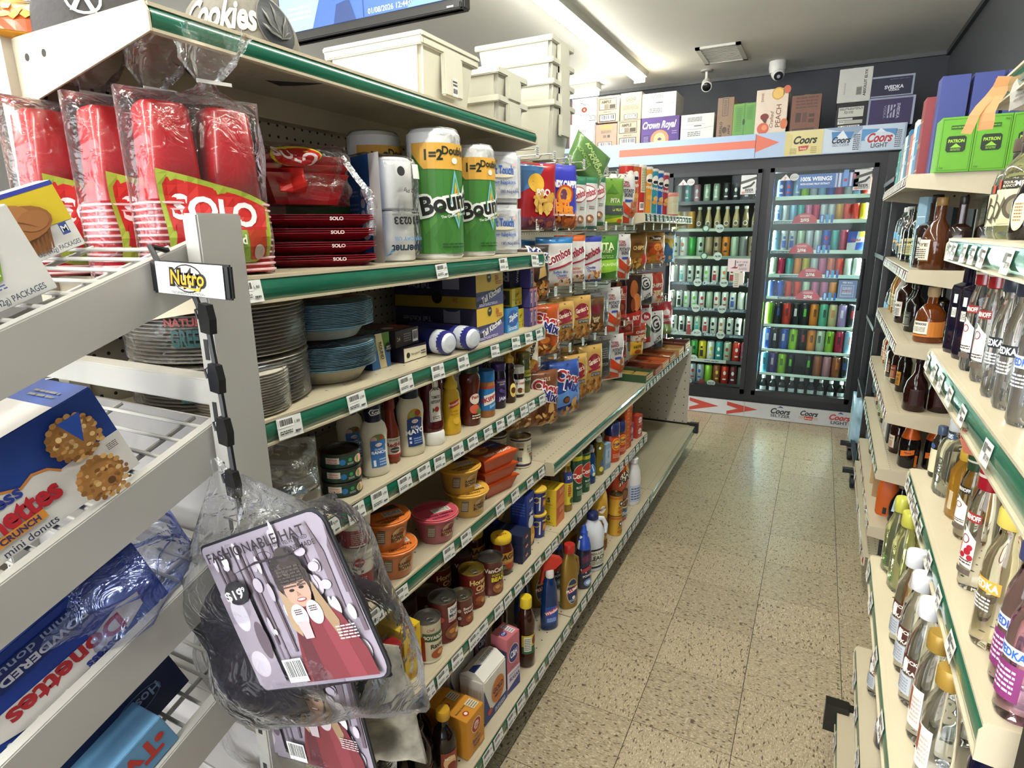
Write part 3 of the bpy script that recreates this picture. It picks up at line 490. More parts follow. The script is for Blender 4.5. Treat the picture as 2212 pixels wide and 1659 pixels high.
@kind('white_jug', .045, .25, name='cleaner_jug', cat='bottle')
def _(r): bottle(r, [(.04,0),(.045,.008),(.045,.14),(.04,.18),(.022,.225)], P('#dcdcdc', .35), [(.024,.223),(.025,.225),(.025,.247),(.022,.25)], P('#e2e2e2', .35), [('r',-40,20,40,110,'#b6c4d6'),('l',-30,30,30,100,5,'#4c5c84')], fy=.75)
@kind('yellow_cleaner', .024, .212, name='cleaner_bottle', cat='bottle')
def _(r): bottle(r, [(.023,0),(.0255,.005),(.0255,.135),(.018,.165),(.013,.185)], LIQ('#a8862a', .4), [(.0155,.183),(.0165,.185),(.0165,.209),(.015,.212)], P('#c9a93c', .35), [('r',-24,30,24,130,'#d6c23a'),('r',-24,118,24,160,'#2e3a7c'),('t','2X',0,140,11,'#e9e6cf'),('t','FRESH',-1,88,12,'#b0342c',{'rot':90,'bold':.04}),('e',10,46,10,12,'#3c5c2c')])
@kind('amber_bottle', .03, .21, name='oil_bottle', cat='bottle')
def _(r): bottle(r, [(.027,0),(.03,.005),(.03,.13),(.02,.165),(.013,.185)], LIQ('#4f3a0e', .35), [(.0155,.183),(.0165,.185),(.0165,.207),(.015,.21)], P('#6d5a1e', .35), [('r',-24,30,24,100,'#8a7a2a')])
@kind('scouring_powder', .036, .205, name='cleanser_canister', cat='can')
def _(r): bottle(r, [(.035,0),(.036,.003),(.036,.2),(.034,.203)], P('#1f4d34', .35), [(.0345,.2),(.0355,.203),(.033,.205),(.03,.203),(.001,.203)], P('#6f6c52', .35, metal=.4), [('r',-60,174,60,192,'#c2b52e'),('e',10,118,34,40,'#e4dccc'),('e',10,118,32,38,'#b5352a'),('t','Comet',12,112,21,'#f3ece0',{'bold':.04}),('p',[(20,134),(26,146),(32,134),(42,132),(34,124),(18,124)],'#e9c850'),('t','BLEACH',14,62,9,'#dfe6d8',{'bold':.02}),('l',-6,28,34,50,4,'#8fae94')])
@kind('dish_soap_blue', .027, .17, name='dish_soap', cat='bottle')
def _(r): bottle(r, [(.024,0),(.028,.006),(.0275,.05),(.022,.085),(.0235,.115),(.014,.138),(.012,.142)], LIQ('#1c4a8c', .45), [(.0145,.141),(.0155,.143),(.0155,.155),(.009,.158),(.008,.17)], P('#b9c2c4', .4), [('e',2,60,18,26,'#2f6cba'),('t','Dawn',2,72,10,'#f0f4f8',{'rot':-70,'bold':.03}),('e',6,44,9,8,'#e2d890')], fy=.7)
@kind('dish_soap_yellow', .031, .186, name='dish_soap', cat='bottle')
def _(r): bottle(r, [(.027,0),(.031,.006),(.03,.05),(.022,.09),(.03,.125),(.026,.145),(.014,.155)], LIQ('#8f8326', .5), [(.015,.153),(.016,.155),(.016,.172),(.009,.175),(.008,.186)], P('#c2c2ba', .4), [('e',8,42,12,30,'#40507c'),('e',4,30,12,12,'#d9c84a'),('e',-6,128,6,6,'#e4e4dc')], fy=.7)
@kind('laundry_jug', .042, .19, name='laundry_detergent', cat='bottle')
def _(r): bottle(r, [(.036,0),(.041,.008),(.042,.06),(.041,.1),(.036,.128),(.026,.138)], P('#c2421f', .3, coat=.4), [(.034,.13),(.036,.134),(.035,.165),(.032,.188),(.03,.19)], P('#22285c', .2, coat=.6), [('e',6,88,26,30,'#dd9a34'),('e',6,88,21,24,'#c2421f'),('e',6,88,17,19,'#dfa83c'),('t','Tide',6,88,14,'#232c66',{'bold':.05,'rot':10}),('l',-14,22,30,44,3,'#e6a884')], fy=.75)
@kind('purple_box', .05, .1, .05, name='cleaner_box', cat='box')
def _(r): carton(r, .05, .05, .1, '#8c4a78', [('e',0,60,18,18,'#d9b9d4'),('l',-18,12,18,34,3,'#e0cfe0')])
# ---- paper plates, napkins
@kind('paper_plate_stack', .106, .079, cat='plates')
def _(r):
    b = bmesh.new(); n = 15; h = .058
    for i in range(n):
        z = i*h/n; k = random.Random(i).uniform(-.0012, .0012); R = .106
        lathe(b, [(.07,z),(.1+k,z+.014),(R+k,z+.0165),(R+k,z+.0178),(.1+k,z+.0162),(.07,z+.0025)], seg=32, cap0=(i==0), cap1=True)
    mesh_obj('plates', b, P('#86b4d6', .6, noise=.75, nscale=(14, 40)), r, False)
    o = lathe_obj('plastic_wrap', [(.068,.001),(.108,.016),(.109,.074),(.1,.0785),(.02,.079)], FILM('#dfe9f2', .02), r, seg=24, cap0=False)
    printed('wrap_print', [('p',[(-60,-40),(60,-60),(70,10),(-50,30)],'#8c3a34'),('e',10,-10,40,26,'#b9b4a8')], lambda u, v, e: (u, v, .0788+e), r)
@kind('bowl_stack', .1, .05, name='paper_bowl_stack', cat='bowls')
def _(r): lathe_obj('bowls', [(.072,0),(.078,.002),(.1,.046),(.102,.05)], P('#a99f8c', .6, noise=.12, nscale=80), r, seg=32)
@kind('white_plate_stack', .085, .085, name='paper_plate_stack', cat='plates')
def _(r):
    b = bmesh.new()
    for i in range(16):
        z = i*.0048; k = random.Random(i+40).uniform(-.001, .001); lathe(b, [(.068,z),(.082+k,z+.003),(.084+k,z+.0052),(.07,z+.0044)], seg=28, cap0=i == 0)
    mesh_obj('plates', b, P('#d3ccbe', .6, noise=.15, nscale=(14, 40)), r)
    lathe_obj('plastic_wrap', [(.07,0),(.085,.004),(.086,.078),(.082,.084),(.03,.085)], FILM('#eef2f6', .03), r, seg=24, cap0=False)
    printed('wrap_print', [('e',0,0,60,60,'#b9bfc6'),('p',[(-30,-40),(20,-50),(34,-10),(-20,0)],'#2f66b0'),('p',[(-24,-36),(14,-44),(26,-14),(-14,-6)],'#cfd4da'),('p',[(-10,-46),(4,-48),(6,-40),(-8,-38)],'#c2452f')], lambda u, v, e: (u, v, .0852+e), r)
@kind('label_bowl_pack', .15, .09, name='paper_plate_pack', cat='plates')
def _(r):
    b = bmesh.new()
    for i in range(14):
        z = i*.0062; k = random.Random(i+9).uniform(-.0015, .0015); lathe(b, [(.125,z),(.145+k,z+.004),(.149+k,z+.0066),(.13,z+.0056)], seg=32, cap0=i == 0)
    mesh_obj('plates', b, P('#c2bbae', .6, noise=.16, nscale=(14, 40)), r)
    lathe_obj('plastic_wrap', [(.128,0),(.15,.006),(.151,.082),(.14,.09),(.05,.0905)], FILM('#e4e6ea', .02), r, seg=28, cap0=False)
    round_print('wrap_print', [('t','NATURE\'S OWN',30,72,12,'#b04a44',{'bold':.04}),('t','GREEN LABEL',30,46,26,'#2f5c5c',{'bold':.07,'w':110})], [(.152,0),(.152,.09)], r, eps=.0006)
@kind('napkin_pack', .15, .145, .17, cat='napkins')
def _(r):
    box_obj('napkins', (-.075,-.085,.001), (.075,.085,.144), P('#ececec', .6, noise=.04, bump=.3), r, .012, True)
    box_obj('plastic_wrap', (-.0775,-.0875,0), (.0775,.0875,.1465), FILM('#f4f6ff', .01), r, .014, True)
    printed('wrap_print', [('r',-34,112,-6,120,'#e0c680'),('t','Soft Touch',4,92,25,'#2b5cb4',{'bold':.03,'w':84}),('e',8,76,40,5,'#e7dcc0'),('t','Paper Napkins',8,58,11,'#3a66b8'),('t','180 Napkins',34,32,9,'#3a4c80'),('e',-42,50,6,6,'#e8b9b4'),('e',48,106,5,5,'#e8b9b4'),('e',-24,22,5,5,'#c4d0e8')], flat_map(0,-.0885,0), r)
@kind('paper_towel_roll', .068, .3, name='paper_towel_roll', cat='paper towel')
def _(r):
    lathe_obj('roll', [(.06,0),(.066,.006),(.066,.285),(.055,.295),(.02,.296)], P('#ececea', .6, noise=.04, bump=.4, nscale=60), r, seg=28)
    lathe_obj('plastic_wrap', [(.055,-.0002),(.0675,.008),(.068,.28),(.06,.297),(.03,.3),(.01,.297)], FILM('#f2f4f4', .01), r, seg=28, cap0=False)
    round_print('wrap_print', [('r',-92,14,92,205,'#3f7a34'),('p',[(-60,60),(-30,90),(-46,140),(-80,120)],'#4c8a3c'),('p',[(-20,14),(10,60),(-10,100),(-40,50)],'#37702e'),('r',-92,205,92,262,'#d9a544'),('p',[(-92,205),(-60,205),(-92,240)],'#3f7a34'),('t','1=2',-34,236,22,'#1d2a1c',{'bold':.04}),('t','Double',22,246,17,'#1d2a1c',{'bold':.03}),('e',20,224,9,7,'#e8e4dc'),
      ('p',[(18,204),(46,130),(28,70),(2,128)],'#79b7d0'),('p',[(19,190),(41,130),(28,82),(8,130)],'#5aa04a'),('p',[(20,178),(36,130),(28,92),(13,130)],'#d9b23c'),('p',[(22,166),(32,132),(26,104),(18,132)],'#c8662c'),('t','Bounty',12,136,40,'#e9eae6',{'bold':.14,'rot':10}),('t','Bounty',12,136,40,'#171a17',{'bold':.05,'rot':10}),('t','The Quicker Picker Upper',24,104,6,'#e8ece4',{'rot':8}),('l',-20,26,50,40,2,'#244c22')], [(.0685,0),(.0685,.29)], r)
@kind('towel_pack_blue', .1, .22, .22, name='paper_towel_pack', cat='paper towel')
def _(r):
    b = bmesh.new()
    for sx in (-1, 1):
        for z in (0, .111): lathe(b, [(.045,z),(.051,z+.004),(.051,z+.104),(.045,z+.109)], seg=24, cx=0, cy=sx*.052)
    mesh_obj('rolls', b, P('#ececea', .6, noise=.04), r, True)
    o, s, us, vs = bag_shape(r, .11, .225, .232, [FILM('#f2f4f6', .03)], name='plastic_wrap', wob=.02, pw=10, pz=14, flat=.4)
    printed('wrap_print', [('t','Papernet',6,28,17,'#1c3350',{'rot':180,'bold':.03}),('t','EVERYDAY USE',8,50,8,'#5a8ec4',{'rot':180}),('t','410233',6,88,15,'#1d1d1d',{'rot':180,'bold':.05}),('l',-30,98,40,112,2,'#8a8a86'),('e',-6,190,8,10,'#2a2a2a'),('t','2 Ply',8,150,8,'#3a3a3a',{'rot':180}),('p',[(-40,20),(-30,24),(-38,28)],'#5a9ad4'),('p',[(-44,12),(-34,18),(-40,20)],'#5a9ad4'),('r',24,176,44,206,'#d9dad6')], s, r, us, vs, base=.002)
    printed('side_print', [('r',-105,6,112,226,'#2a66b8'),('r',66,0,112,226,'#dfe1e0'),('e',30,150,10,10,'#b9cce4'),('e',30,126,10,10,'#b9cce4'),('e',30,102,10,10,'#b9cce4'),('e',40,66,22,18,'#d6e0ee'),('l',-40,140,14,156,2,'#7ca0d8'),('l',-40,90,14,130,4,'#7ca0d8')], lambda u, v, e: (-.056-e, -u, v), r)
@kind('wrapped_roll_pack', .15, .27, .24, name='toilet_paper_pack', cat='toilet paper')
def _(r):
    o, s, us, vs = bag_shape(r, .24, .15, .2, [FOIL('#b9bdb4', 0)], wob=.03, pw=8, pz=10, flat=.3); printed('wrap_print', [('r',-104,60,104,130,'#2c5a34'),('l',-60,70,60,110,3,'#86a886')], s, r, us, vs, base=.0015)
@kind('blue_roll', .028, .2, name='trash_bag_roll', cat='bag roll')
def _(r):
    b = bmesh.new(); lathe(b, [(.02,-.1),(.03,-.096),(.031,.08),(.026,.098)], seg=24, axis='y'); o = mesh_obj('roll', b, P('#2e2f7c', .3, coat=.4), r, True); o.location.z = .031
    b = bmesh.new(); lathe(b, [(.004,-.106),(.02,-.104),(.029,-.094),(.0315,-.07),(.0315,-.06)], seg=20, axis='y'); o = mesh_obj('plastic_end', b, P('#cdd2da', .2, noise=.15, bump=.6, coat=.6), r, True); o.location.z = .031
# ---- red cups and plates
@kind('cup_bag', .085, .25, .1, name='cup_pack', cat='cup pack')
def _(r):
    for sx in (-1, 1):
        b = bmesh.new(); x = sx*.044
        lathe(b, [(.0445,.004),(.0455,.006),(.046,.11),(.0385,.115),(.033,.244),(.0285,.25),(.027,.246)], seg=20, cx=x, mi=0, sq=5)
        for i in range(12):
            z = .006+i*.0092; lathe(b, [(.0462,z),(.0485,z+.001),(.0485,z+.0032),(.0462,z+.0042)], seg=20, cx=x, mi=1, sq=5, cap0=False, cap1=False)
        mesh_obj('cup_sleeve', b, [P('#a8141f', .28, coat=.4), P('#e0b4b8', .4)], r, True)
    o, s, us, vs = bag_shape(r, .2, .118, .268, [FILM('#ffffff', .03)], name='plastic_bag', wob=.1, pw=6, pz=7, flat=.12, nx=16, nz=18)
    printed('bag_print', [('p',[(-72,20),(74,20),(84,112),(30,130),(-76,156)],'#9aa83a'),('p',[(-66,70),(70,70),(78,105),(28,123),(-69,146)],'#b9241f'),('p',[(-58,22),(40,22),(36,68),(-58,72)],'#7f9a3a'),('p',[(42,24),(70,24),(68,70),(38,70)],'#b03a1f'),('t','SOLO',-2,98,34,'#e8dede',{'bold':.035,'w':118,'rot':-7}),('t','Squared',2,56,14,'#e3ead0',{'bold':.03}),('l',-40,28,24,46,3,'#cfdcae'),('p',[(-66,48),(-44,44),(-38,74),(-60,80)],'#a81d22'),('e',56,36,9,12,'#b8a49a')], s, r, us, vs, base=.0016)
    b = bmesh.new(); rr = random.Random(5); n = 20; rings = []
    for k, (z, a) in enumerate([(.248,.08),(.262,.05),(.275,.018),(.283,.011),(.292,.02),(.31,.036),(.33,.045),(.345,.047)]):
        rings.append([b.verts.new((.02+a*math.cos(t)*(1+.22*math.sin(5*t+k)), a*.55*math.sin(t)*(1+.25*math.cos(4*t))-max(0, z-.262)*.9, z+rr.uniform(-.003,.003))) for t in [2*math.pi*i/n for i in range(n)]])
    for a, c in zip(rings, rings[1:]):
        for i in range(n): b.faces.new((a[i], a[(i+1)%n], c[(i+1)%n], c[i]))
    mesh_obj('tied_bag_top', b, FILM('#ffffff', .1), r, 2)
    b = bmesh.new(); bx(b, .002, -.034, .281, .052, -.0325, .286); mesh_obj('twist_tie', b, P('#d9d6cc', .5), r)
def sq_plate(b, s, z, h, rim=.006):
    A = []
    for k, zz in ((.74, 0), (.93, h*.8), (1, h), (1, h+.0015), (.93, h*.9+.001), (.74, .003)):
        ring = []
        for i in range(24):
            a = 2*math.pi*i/24; c, q = abs(math.cos(a)), abs(math.sin(a)); m = min((c**8+q**8)**(-1/8), 1.3)
            ring.append(b.verts.new((s*k*m*math.cos(a), s*k*m*math.sin(a), z+zz)))
        A.append(ring)
    for x, y in zip(A, A[1:]):
        for i in range(24): b.faces.new((x[i], x[(i+1)%24], y[(i+1)%24], y[i]))
    b.faces.new(A[0][::-1]); b.faces.new(A[-1])
@kind('square_plates', .115, .13, name='plate_stack', cat='plates')
def _(r):
    for j in range(4):
        b = bmesh.new()
        for i in range(3): sq_plate(b, .113-.001*i, j*.029+i*.0045, .015)
        mesh_obj('plate_bundle', b, P('#8e1626', .25, coat=.5), r, False)
        printed('rim_print', [('t','SOLO',10,j*29+17,7,'#e6d0d2',{'bold':.06})], flat_map(.02,-.1145,0), r)
@kind('square_bowls', .1, .1, name='bowl_stack', cat='bowls')
def _(r):
    for i in range(3):
        b = bmesh.new(); sq_plate(b, .088, i*.016, .055); o = mesh_obj('bowl', b, P('#a3161e', .25, coat=.5), r)
    o, s, us, vs = bag_shape(r, .21, .2, .12, [FILM('#ffffff', .03)], name='plastic_bag', wob=.14, pw=5, pz=4, flat=.1)
    printed('bag_print', [('e',-30,86,42,20,'#c9b82c'),('e',-28,84,38,18,'#b5201f'),('t','SOLO',-30,86,20,'#eadada',{'bold':.06,'rot':-14}),('r',-60,20,-14,64,'#c2261f')], s, r, us, vs, base=.002)
    b = bmesh.new(); tube(b, [(.07,-.08,.09),(.09,-.1,.05),(.1,-.115,.03)], .006); tube(b, [(.1,-.115,.03),(.11,-.12,0),(.105,-.115,-.06)], .011); mesh_obj('gathered_bag_end', b, FILM('#ffffff', .3), r, True)
# ---- hanging snack bags: var = design name
def snack(r, W, H, D, cols, ops, split=None, seed=1, metal=.15, hole=True):
    o, s, us, vs = bag_shape(r, W, D, H, [FOIL(c, metal) for c in cols], split=split, wob=.09, pw=3.2, pz=5, seed=seed, flat=.03)
    if hole: ops = list(ops) + [('e',0,H*1000-8,6,2.6,'#2a2a2a')]
    printed('bag_print', ops, s, r, us, vs, base=.0014, mk=lambda c: P(c, .32, noise=.05, coat=.3))
def chips(cx, cy, n, c, sp=(36, 24), sz=9, seed=2):
    q = random.Random(seed); cs = c if isinstance(c, (list, tuple)) else [c]
    out = []
    for i in range(n):
        x, y = cx+q.uniform(-sp[0], sp[0]), cy+q.uniform(-sp[1], sp[1]); a = q.uniform(0, 3.1); l = sz*q.uniform(.8, 1.3); w_ = sz*q.uniform(.3, .6)
        ca, sa = math.cos(a), math.sin(a); out.append(('p', [(x+X*ca-Y*sa, y+X*sa+Y*ca) for X, Y in ((-l,-w_),(-l*.3,-w_*1.3),(l,-w_*.5),(l*.9,w_*.6),(0,w_*1.2),(-l*.9,w_*.7))], q.choice(cs)))
    return out
BR = ['#8c5a2c', '#b9803c', '#6b3f1e', '#a56a30', '#c9a060']
BAGS = {
 'combos': (.17, .2, .05, ['#d9d6d4','#2a78b4'], [('t','Combos',0,126,34,'#f1ecec',{'bold':.12,'rot':22,'w':118}),('t','Combos',0,126,34,'#8e1f35',{'bold':.05,'rot':22,'w':118}),('p',[(-72,70),(0,84),(66,104),(68,98),(0,76),(-70,62)],'#a02c3c'),('t','Buffalo Blue',10,62,10,'#3a68b0',{'bold':.02}),('t','Cheese',14,48,11,'#3a68b0',{'bold':.02}),('l',-4,34,50,42,2,'#b04a5a')]+chips(14,20,10,BR,(44,10),7), [(.9,1,1)]),
 'combos_orange': (.17,.2,.05,['#d9d6d4','#c8602c'],[('t','Combos',0,126,34,'#8e1f35',{'bold':.05,'rot':22,'w':118}),('p',[(-72,70),(66,104),(68,98),(-70,62)],'#a02c3c'),('t','Cheddar',10,62,11,'#c8602c',{'bold':.02}),('l',-4,40,50,52,2,'#b04a5a')]+chips(14,20,12,BR,(44,12),7),[(.9,1,1)]),
 'combos_blue': (.17,.2,.05,['#d6d3d4','#34409c'],[('t','Combos',0,126,34,'#8e1f35',{'bold':.05,'rot':22,'w':118}),('p',[(-72,70),(66,104),(68,98),(-70,62)],'#a02c3c'),('t','Cheddar',8,66,11,'#34409c',{'bold':.02}),('t','Cheese',8,52,11,'#34409c',{'bold':.02})]+chips(24,30,14,['#c98a3c','#a5622c','#d9a85c'],(40,16),9),[(.9,1,1),(0,.06,1)]),
 'combos_green': (.17,.22,.05,['#cfcdc9','#2f7458'],[('e',0,150,64,34,'#a8293c'),('e',0,150,60,30,'#e6e2df'),('t','Combos',0,150,30,'#a8293c',{'bold':.05,'rot':14,'w':100}),('l',10,84,50,100,2,'#6b6862'),('e',14,44,26,18,'#8c5a44'),('e',10,46,10,8,'#d9c9b0'),('e',26,40,9,7,'#b98a5c')],[(.88,1,1),(0,.07,1)]),
 'hotfries': (.17,.215,.05,['#3a3cae','#9c5228'],[('t','ANDY CAPP\'S',0,148,20,'#e9e6ef',{'bold':.08,'w':130}),('e',8,112,40,34,'#c8502c'),('e',8,112,32,27,'#e0a23c'),('e',4,112,18,20,'#6b3a5c'),('t','HOT',0,84,24,'#e08a2c',{'bold':.08}),('t','FRIES',4,60,26,'#e08a2c',{'bold':.08}),('r',-78,42,78,48,'#e6dfe0')]+chips(0,22,30,['#b9602c','#8c4420','#c8743c'],(66,14),14),[(0,.22,1)]),
 'redfries': (.17,.215,.05,['#a81e26','#6e3a52'],[('p',[(-80,120),(-20,150),(20,200),(-80,210)],'#3f6c9c'),('e',-20,150,36,30,'#d9a83a'),('t','BBQ',10,120,22,'#e8d8d0',{'bold':.05})]+chips(10,84,20,['#d9b05c','#c99a48'],(40,24),17)+chips(0,24,20,['#8c4a3c','#5c3040'],(60,12),12),[(0,.2,1)]),
 'pita_green': (.17,.225,.045,['#6f9a3c','#3c4634'],[('p',[(-40,150),(0,196),(40,150)],'#4f7a2c'),('t','PITA',20,118,20,'#dfe6c4',{'bold':.03}),('r',-82,50,82,94,'#3f4844'),('t','GARLIC',30,74,12,'#c9d05c',{'bold':.02}),('p',[(-80,20),(60,40),(70,16),(-70,8)],'#c2cc2c'),('e',50,20,16,10,'#c8602c')],None),
 'pita_bright': (.18,.2,.045,['#4c8a34','#8cc03c'],[('t','PITA',0,154,30,'#dfe8b9',{'bold':.06}),('t','TARGET',0,132,12,'#dfe8b9'),('p',[(-84,30),(84,46),(84,96),(-84,90)],'#8fc23c'),('t','JALAPENO',20,74,13,'#d9ecb4',{'bold':.02}),('e',-30,24,34,16,'#2f5c24'),('l',-60,100,40,116,2,'#a8cf84')],None),
 'green_salad': (.2,.26,.05,['#5a7d46','#48693a'],[('t','KNORR',0,170,26,'#a8c07c',{'rot':-34,'bold':.03}),('t','KNORR',30,120,26,'#a8c07c',{'rot':-34,'bold':.03}),('t','KNORR',-40,120,22,'#86a860',{'rot':-34,'bold':.03})],None),
 'stripe': (.16,.225,.05,['#d6d3d1','#d6d3d1'],[('t','TORN',-6,188,12,'#8c2f3c',{'bold':.04}),('t','RANCH',-6,174,12,'#8c2f3c',{'bold':.04}),('t','POTATO',16,152,15,'#3a3c48',{'bold':.03}),('t','SKINS',20,134,15,'#3a3c48',{'bold':.03}),('p',[(-78,140),(-78,86),(30,40),(60,60)],'#c2401f'),('p',[(-78,62),(-78,14),(40,8),(30,30)],'#c2401f'),('r',-4,104,44,114,'#2c4a9c')]+chips(46,66,12,['#b9703c','#a05a30'],(22,40),13),None),
 'gardetto': (.17,.215,.055,['#c9a058','#7a5230'],[('e',8,146,44,34,'#8e2638'),('t','Gardetto\'s',8,148,22,'#efe0c8',{'bold':.04,'w':80,'rot':10}),('p',[(-40,100),(50,112),(50,122),(-40,110)],'#8e2638'),('r',-20,82,50,98,'#2a3658'),('l',-16,84,46,96,2,'#d8d2c0')]+chips(0,38,44,BR,(66,28),11),[(0,.12,1)]),
 'gardetto_dark': (.17,.215,.055,['#5f4328','#4a3220'],[('e',8,146,40,30,'#7a2534'),('t','Special',4,96,14,'#d9c8a4'),('t','RYE',4,78,16,'#d9c8a4',{'bold':.04})]+chips(0,36,30,BR,(60,24),11),None),
 'chex_orange': (.165,.22,.055,['#b9521e','#9c4a24'],[('t','Chex',8,158,42,'#e9e4e4',{'bold':.1,'rot':-18}),('t','Chex',8,158,42,'#b02a34',{'bold':.04,'rot':-18}),('t','Mix',22,122,38,'#eceaf0',{'bold':.12,'rot':-18}),('t','Mix',22,122,38,'#26307c',{'bold':.04,'rot':-18}),('e',-10,74,34,24,'#8c3f18'),('e',-10,74,22,15,'#c87838')]+chips(10,30,22,BR,(58,18),12),[(0,.08,1)]),
 'chex_blue': (.165,.22,.055,['#3557a8','#5480c4'],[('t','Chex',8,158,42,'#ecebf0',{'bold':.1,'rot':-18}),('t','Chex',8,158,42,'#b02a34',{'bold':.04,'rot':-18}),('t','Mix',22,122,38,'#eceaf4',{'bold':.12,'rot':-18}),('t','Mix',22,122,38,'#26307c',{'bold':.04,'rot':-18}),('p',[(-80,40),(80,60),(80,130),(-80,90)],'#5c8acc'),('t','Mix',22,122,38,'#26307c',{'bold':.04,'rot':-18}),('e',-14,72,18,15,'#4a2a1c'),('e',-14,72,12,10,'#7c4a34'),('p',[(14,24),(50,30),(44,76),(20,64)],'#cfa464'),('e',-50,180,14,10,'#4a2a1c')]+chips(12,24,16,BR,(54,12),12),None),
 'chex_brown': (.165,.22,.055,['#7c4a2c','#9c6a40'],[('t','TURTLE',-8,192,13,'#d9c4a4',{'bold':.02}),('t','Chex',8,158,42,'#e9e4e4',{'bold':.1,'rot':-18}),('t','Chex',8,158,42,'#b02a34',{'bold':.04,'rot':-18}),('t','Mix',22,122,38,'#eceaf0',{'bold':.12,'rot':-18}),('t','Mix',22,122,38,'#26307c',{'bold':.04,'rot':-18}),('e',-20,74,20,18,'#4a2a1c'),('p',[(10,50),(50,60),(40,100),(14,90)],'#cfa464')]+chips(10,30,22,BR,(58,22),12),None),
 'chex_dark': (.165,.22,.055,['#3c322e','#4c3a2c'],[('t','Mix',16,186,40,'#eceaf0',{'bold':.12,'rot':-10}),('t','Mix',16,186,40,'#26307c',{'bold':.04,'rot':-10}),('e',-18,130,22,22,'#5c3424'),('p',[(12,90),(52,104),(44,140),(20,132)],'#c9a468')]+chips(10,50,34,BR,(56,30),13),None),
 'corn_yellow': (.18,.22,.055,['#c98a24','#b4521e'],[('p',[(-20,150),(60,190),(66,70),(20,90)],'#e9e2d0'),('t','Bugles',18,138,30,'#2a1c10',{'bold':.06,'rot':70}),('p',[(-80,30),(80,60),(80,0),(-80,0)],'#b4521e')]+chips(-10,40,12,['#d99a3c','#e0b050'],(50,24),14),None),
 'chips_blue': (.19,.2,.06,['#4a78a8','#6f98c0'],[('p',[(-70,160),(20,196),(60,120),(10,90),(-20,130),(-60,120)],'#d6b03c'),('t','Bugles',-6,168,22,'#ece8dc',{'bold':.08}),('r',26,96,66,112,'#3f8a58'),('p',[(24,60),(70,66),(66,100),(28,96)],'#2b5c9c'),('e',10,34,16,12,'#d9963c')],None),
 'jerky_red': (.11,.2,.03,['#8e1f1c','#6b1618'],[('t','Jack',0,170,18,'#e8dccf',{'bold':.04,'rot':90}),('l',-36,120,36,160,4,'#d8b8a8'),('e',0,80,36,30,'#5c2418'),('e',0,80,24,18,'#8c4028'),('r',-50,16,50,36,'#b9452c')],None),
 'jerky_dark': (.12,.24,.03,['#2c1712','#b3241c'],[('e',-10,180,26,40,'#a05a2c'),('e',12,120,28,40,'#c8743a'),('e',-14,110,14,30,'#7c3a1c'),('p',[(-56,70),(56,86),(56,20),(-56,16)],'#b3241c'),('t','JERKY',0,50,20,'#f0e2d0',{'bold':.04})],[(0,.1,1)]),
 'brown_gold': (.17,.215,.05,['#7c5420','#a87a34'],[('e',0,130,44,30,'#5c3a14'),('t','CHIPS',0,130,22,'#e0c47c',{'bold':.04}),('p',[(10,30),(70,40),(60,100),(20,80)],'#b02f2c')]+chips(-20,40,18,['#c9a050','#a87a34'],(40,24),12),None),
 'cheese_curls': (.19,.21,.06,['#b5822c','#c25a24'],[('e',0,168,50,16,'#3a2418'),('t','Chester',0,168,18,'#e9dcc4',{'bold':.04}),('p',[(-60,60),(60,70),(60,140),(-60,140)],'#b0491f'),('e',8,110,30,24,'#d98a3c')]+chips(0,44,36,['#c2622c','#d9803c','#a84c20'],(70,34),12),None),
 'white_black': (.15,.2,.05,['#d6d4d0','#1f1d1c'],[('e',0,140,44,44,'#2a2a2a'),('e',4,144,34,34,'#d8d6d2'),('t','G',0,140,44,'#1f1d1c',{'bold':.05,'rot':20}),('p',[(-70,20),(70,60),(70,0),(-70,0)],'#2a2826'),('t','HOT',20,60,18,'#1f1d1c',{'bold':.05,'rot':30})],None),
 'red_white_bag': (.16,.21,.05,['#b8452c','#d6cfc6'],[('r',-80,0,80,90,'#d2c9bc'),('t','CHIPS',0,124,26,'#efe4d8',{'bold':.05})]+chips(0,50,20,['#c98a3c','#d9a85c','#a8482c'],(60,34),12),None),
 'flame_bag': (.15,.22,.04,['#d3d0cc','#a8282c'],[('e',0,170,44,26,'#a8282c'),('t','Fire',0,170,22,'#e9e2da',{'bold':.05}),('p',[(-74,60),(0,130),(74,80),(74,20),(-74,10)],'#3f5c34'),('p',[(-74,20),(74,50),(74,0),(-74,0)],'#a8282c')],None),
 'green_red_bag': (.17,.2,.05,['#a82a34','#6f8c3c'],[('p',[(-84,0),(84,0),(84,60),(-84,80)],'#7c9444'),('e',10,140,46,28,'#c93c40'),('e',10,140,34,18,'#e6d6d2'),('l',-40,84,60,104,3,'#e9dcd4')],None),
 'small_yellow': (.1,.11,.02,['#d0a02c','#d0a02c'],[('t','HOT',0,66,20,'#3a2214',{'bold':.05}),('e',0,30,26,16,'#8c3a1c')],None),
 'grey_foil': (.15,.2,.05,['#6f6f6e','#444342'],[('l',-40,110,50,160,5,'#a8a7a4'),('p',[(-70,30),(70,50),(70,90),(-70,80)],'#3a3a3c')],None),
 'popcorn': (.16,.2,.05,['#a8763c','#c9a46c'],[('p',[(-20,150),(30,170),(40,130),(0,110)],'#d9b02c'),('l',-40,60,50,100,4,'#e6cfa4')]+chips(0,40,30,['#d9b884','#8c5a2c'],(60,30),12),None),
 'black_bag': (.17,.215,.05,['#3d3d3c','#55534f'],[('r',-84,60,84,110,'#2a2a2b'),('t','BUTTER',6,86,15,'#9c9a94',{'bold':.03}),('l',-50,120,40,180,5,'#8a8882'),('l',-50,20,50,50,3,'#6f6d68')],None),
}
@kind('snack_bag', .085, .215, .05, cat='snack bag')
def _(r, v):
    W, H, D, cols, ops, sp = BAGS[v]; k = .17/W
    snack(r, W, H, D, cols, ops, sp, seed=hash_(v))
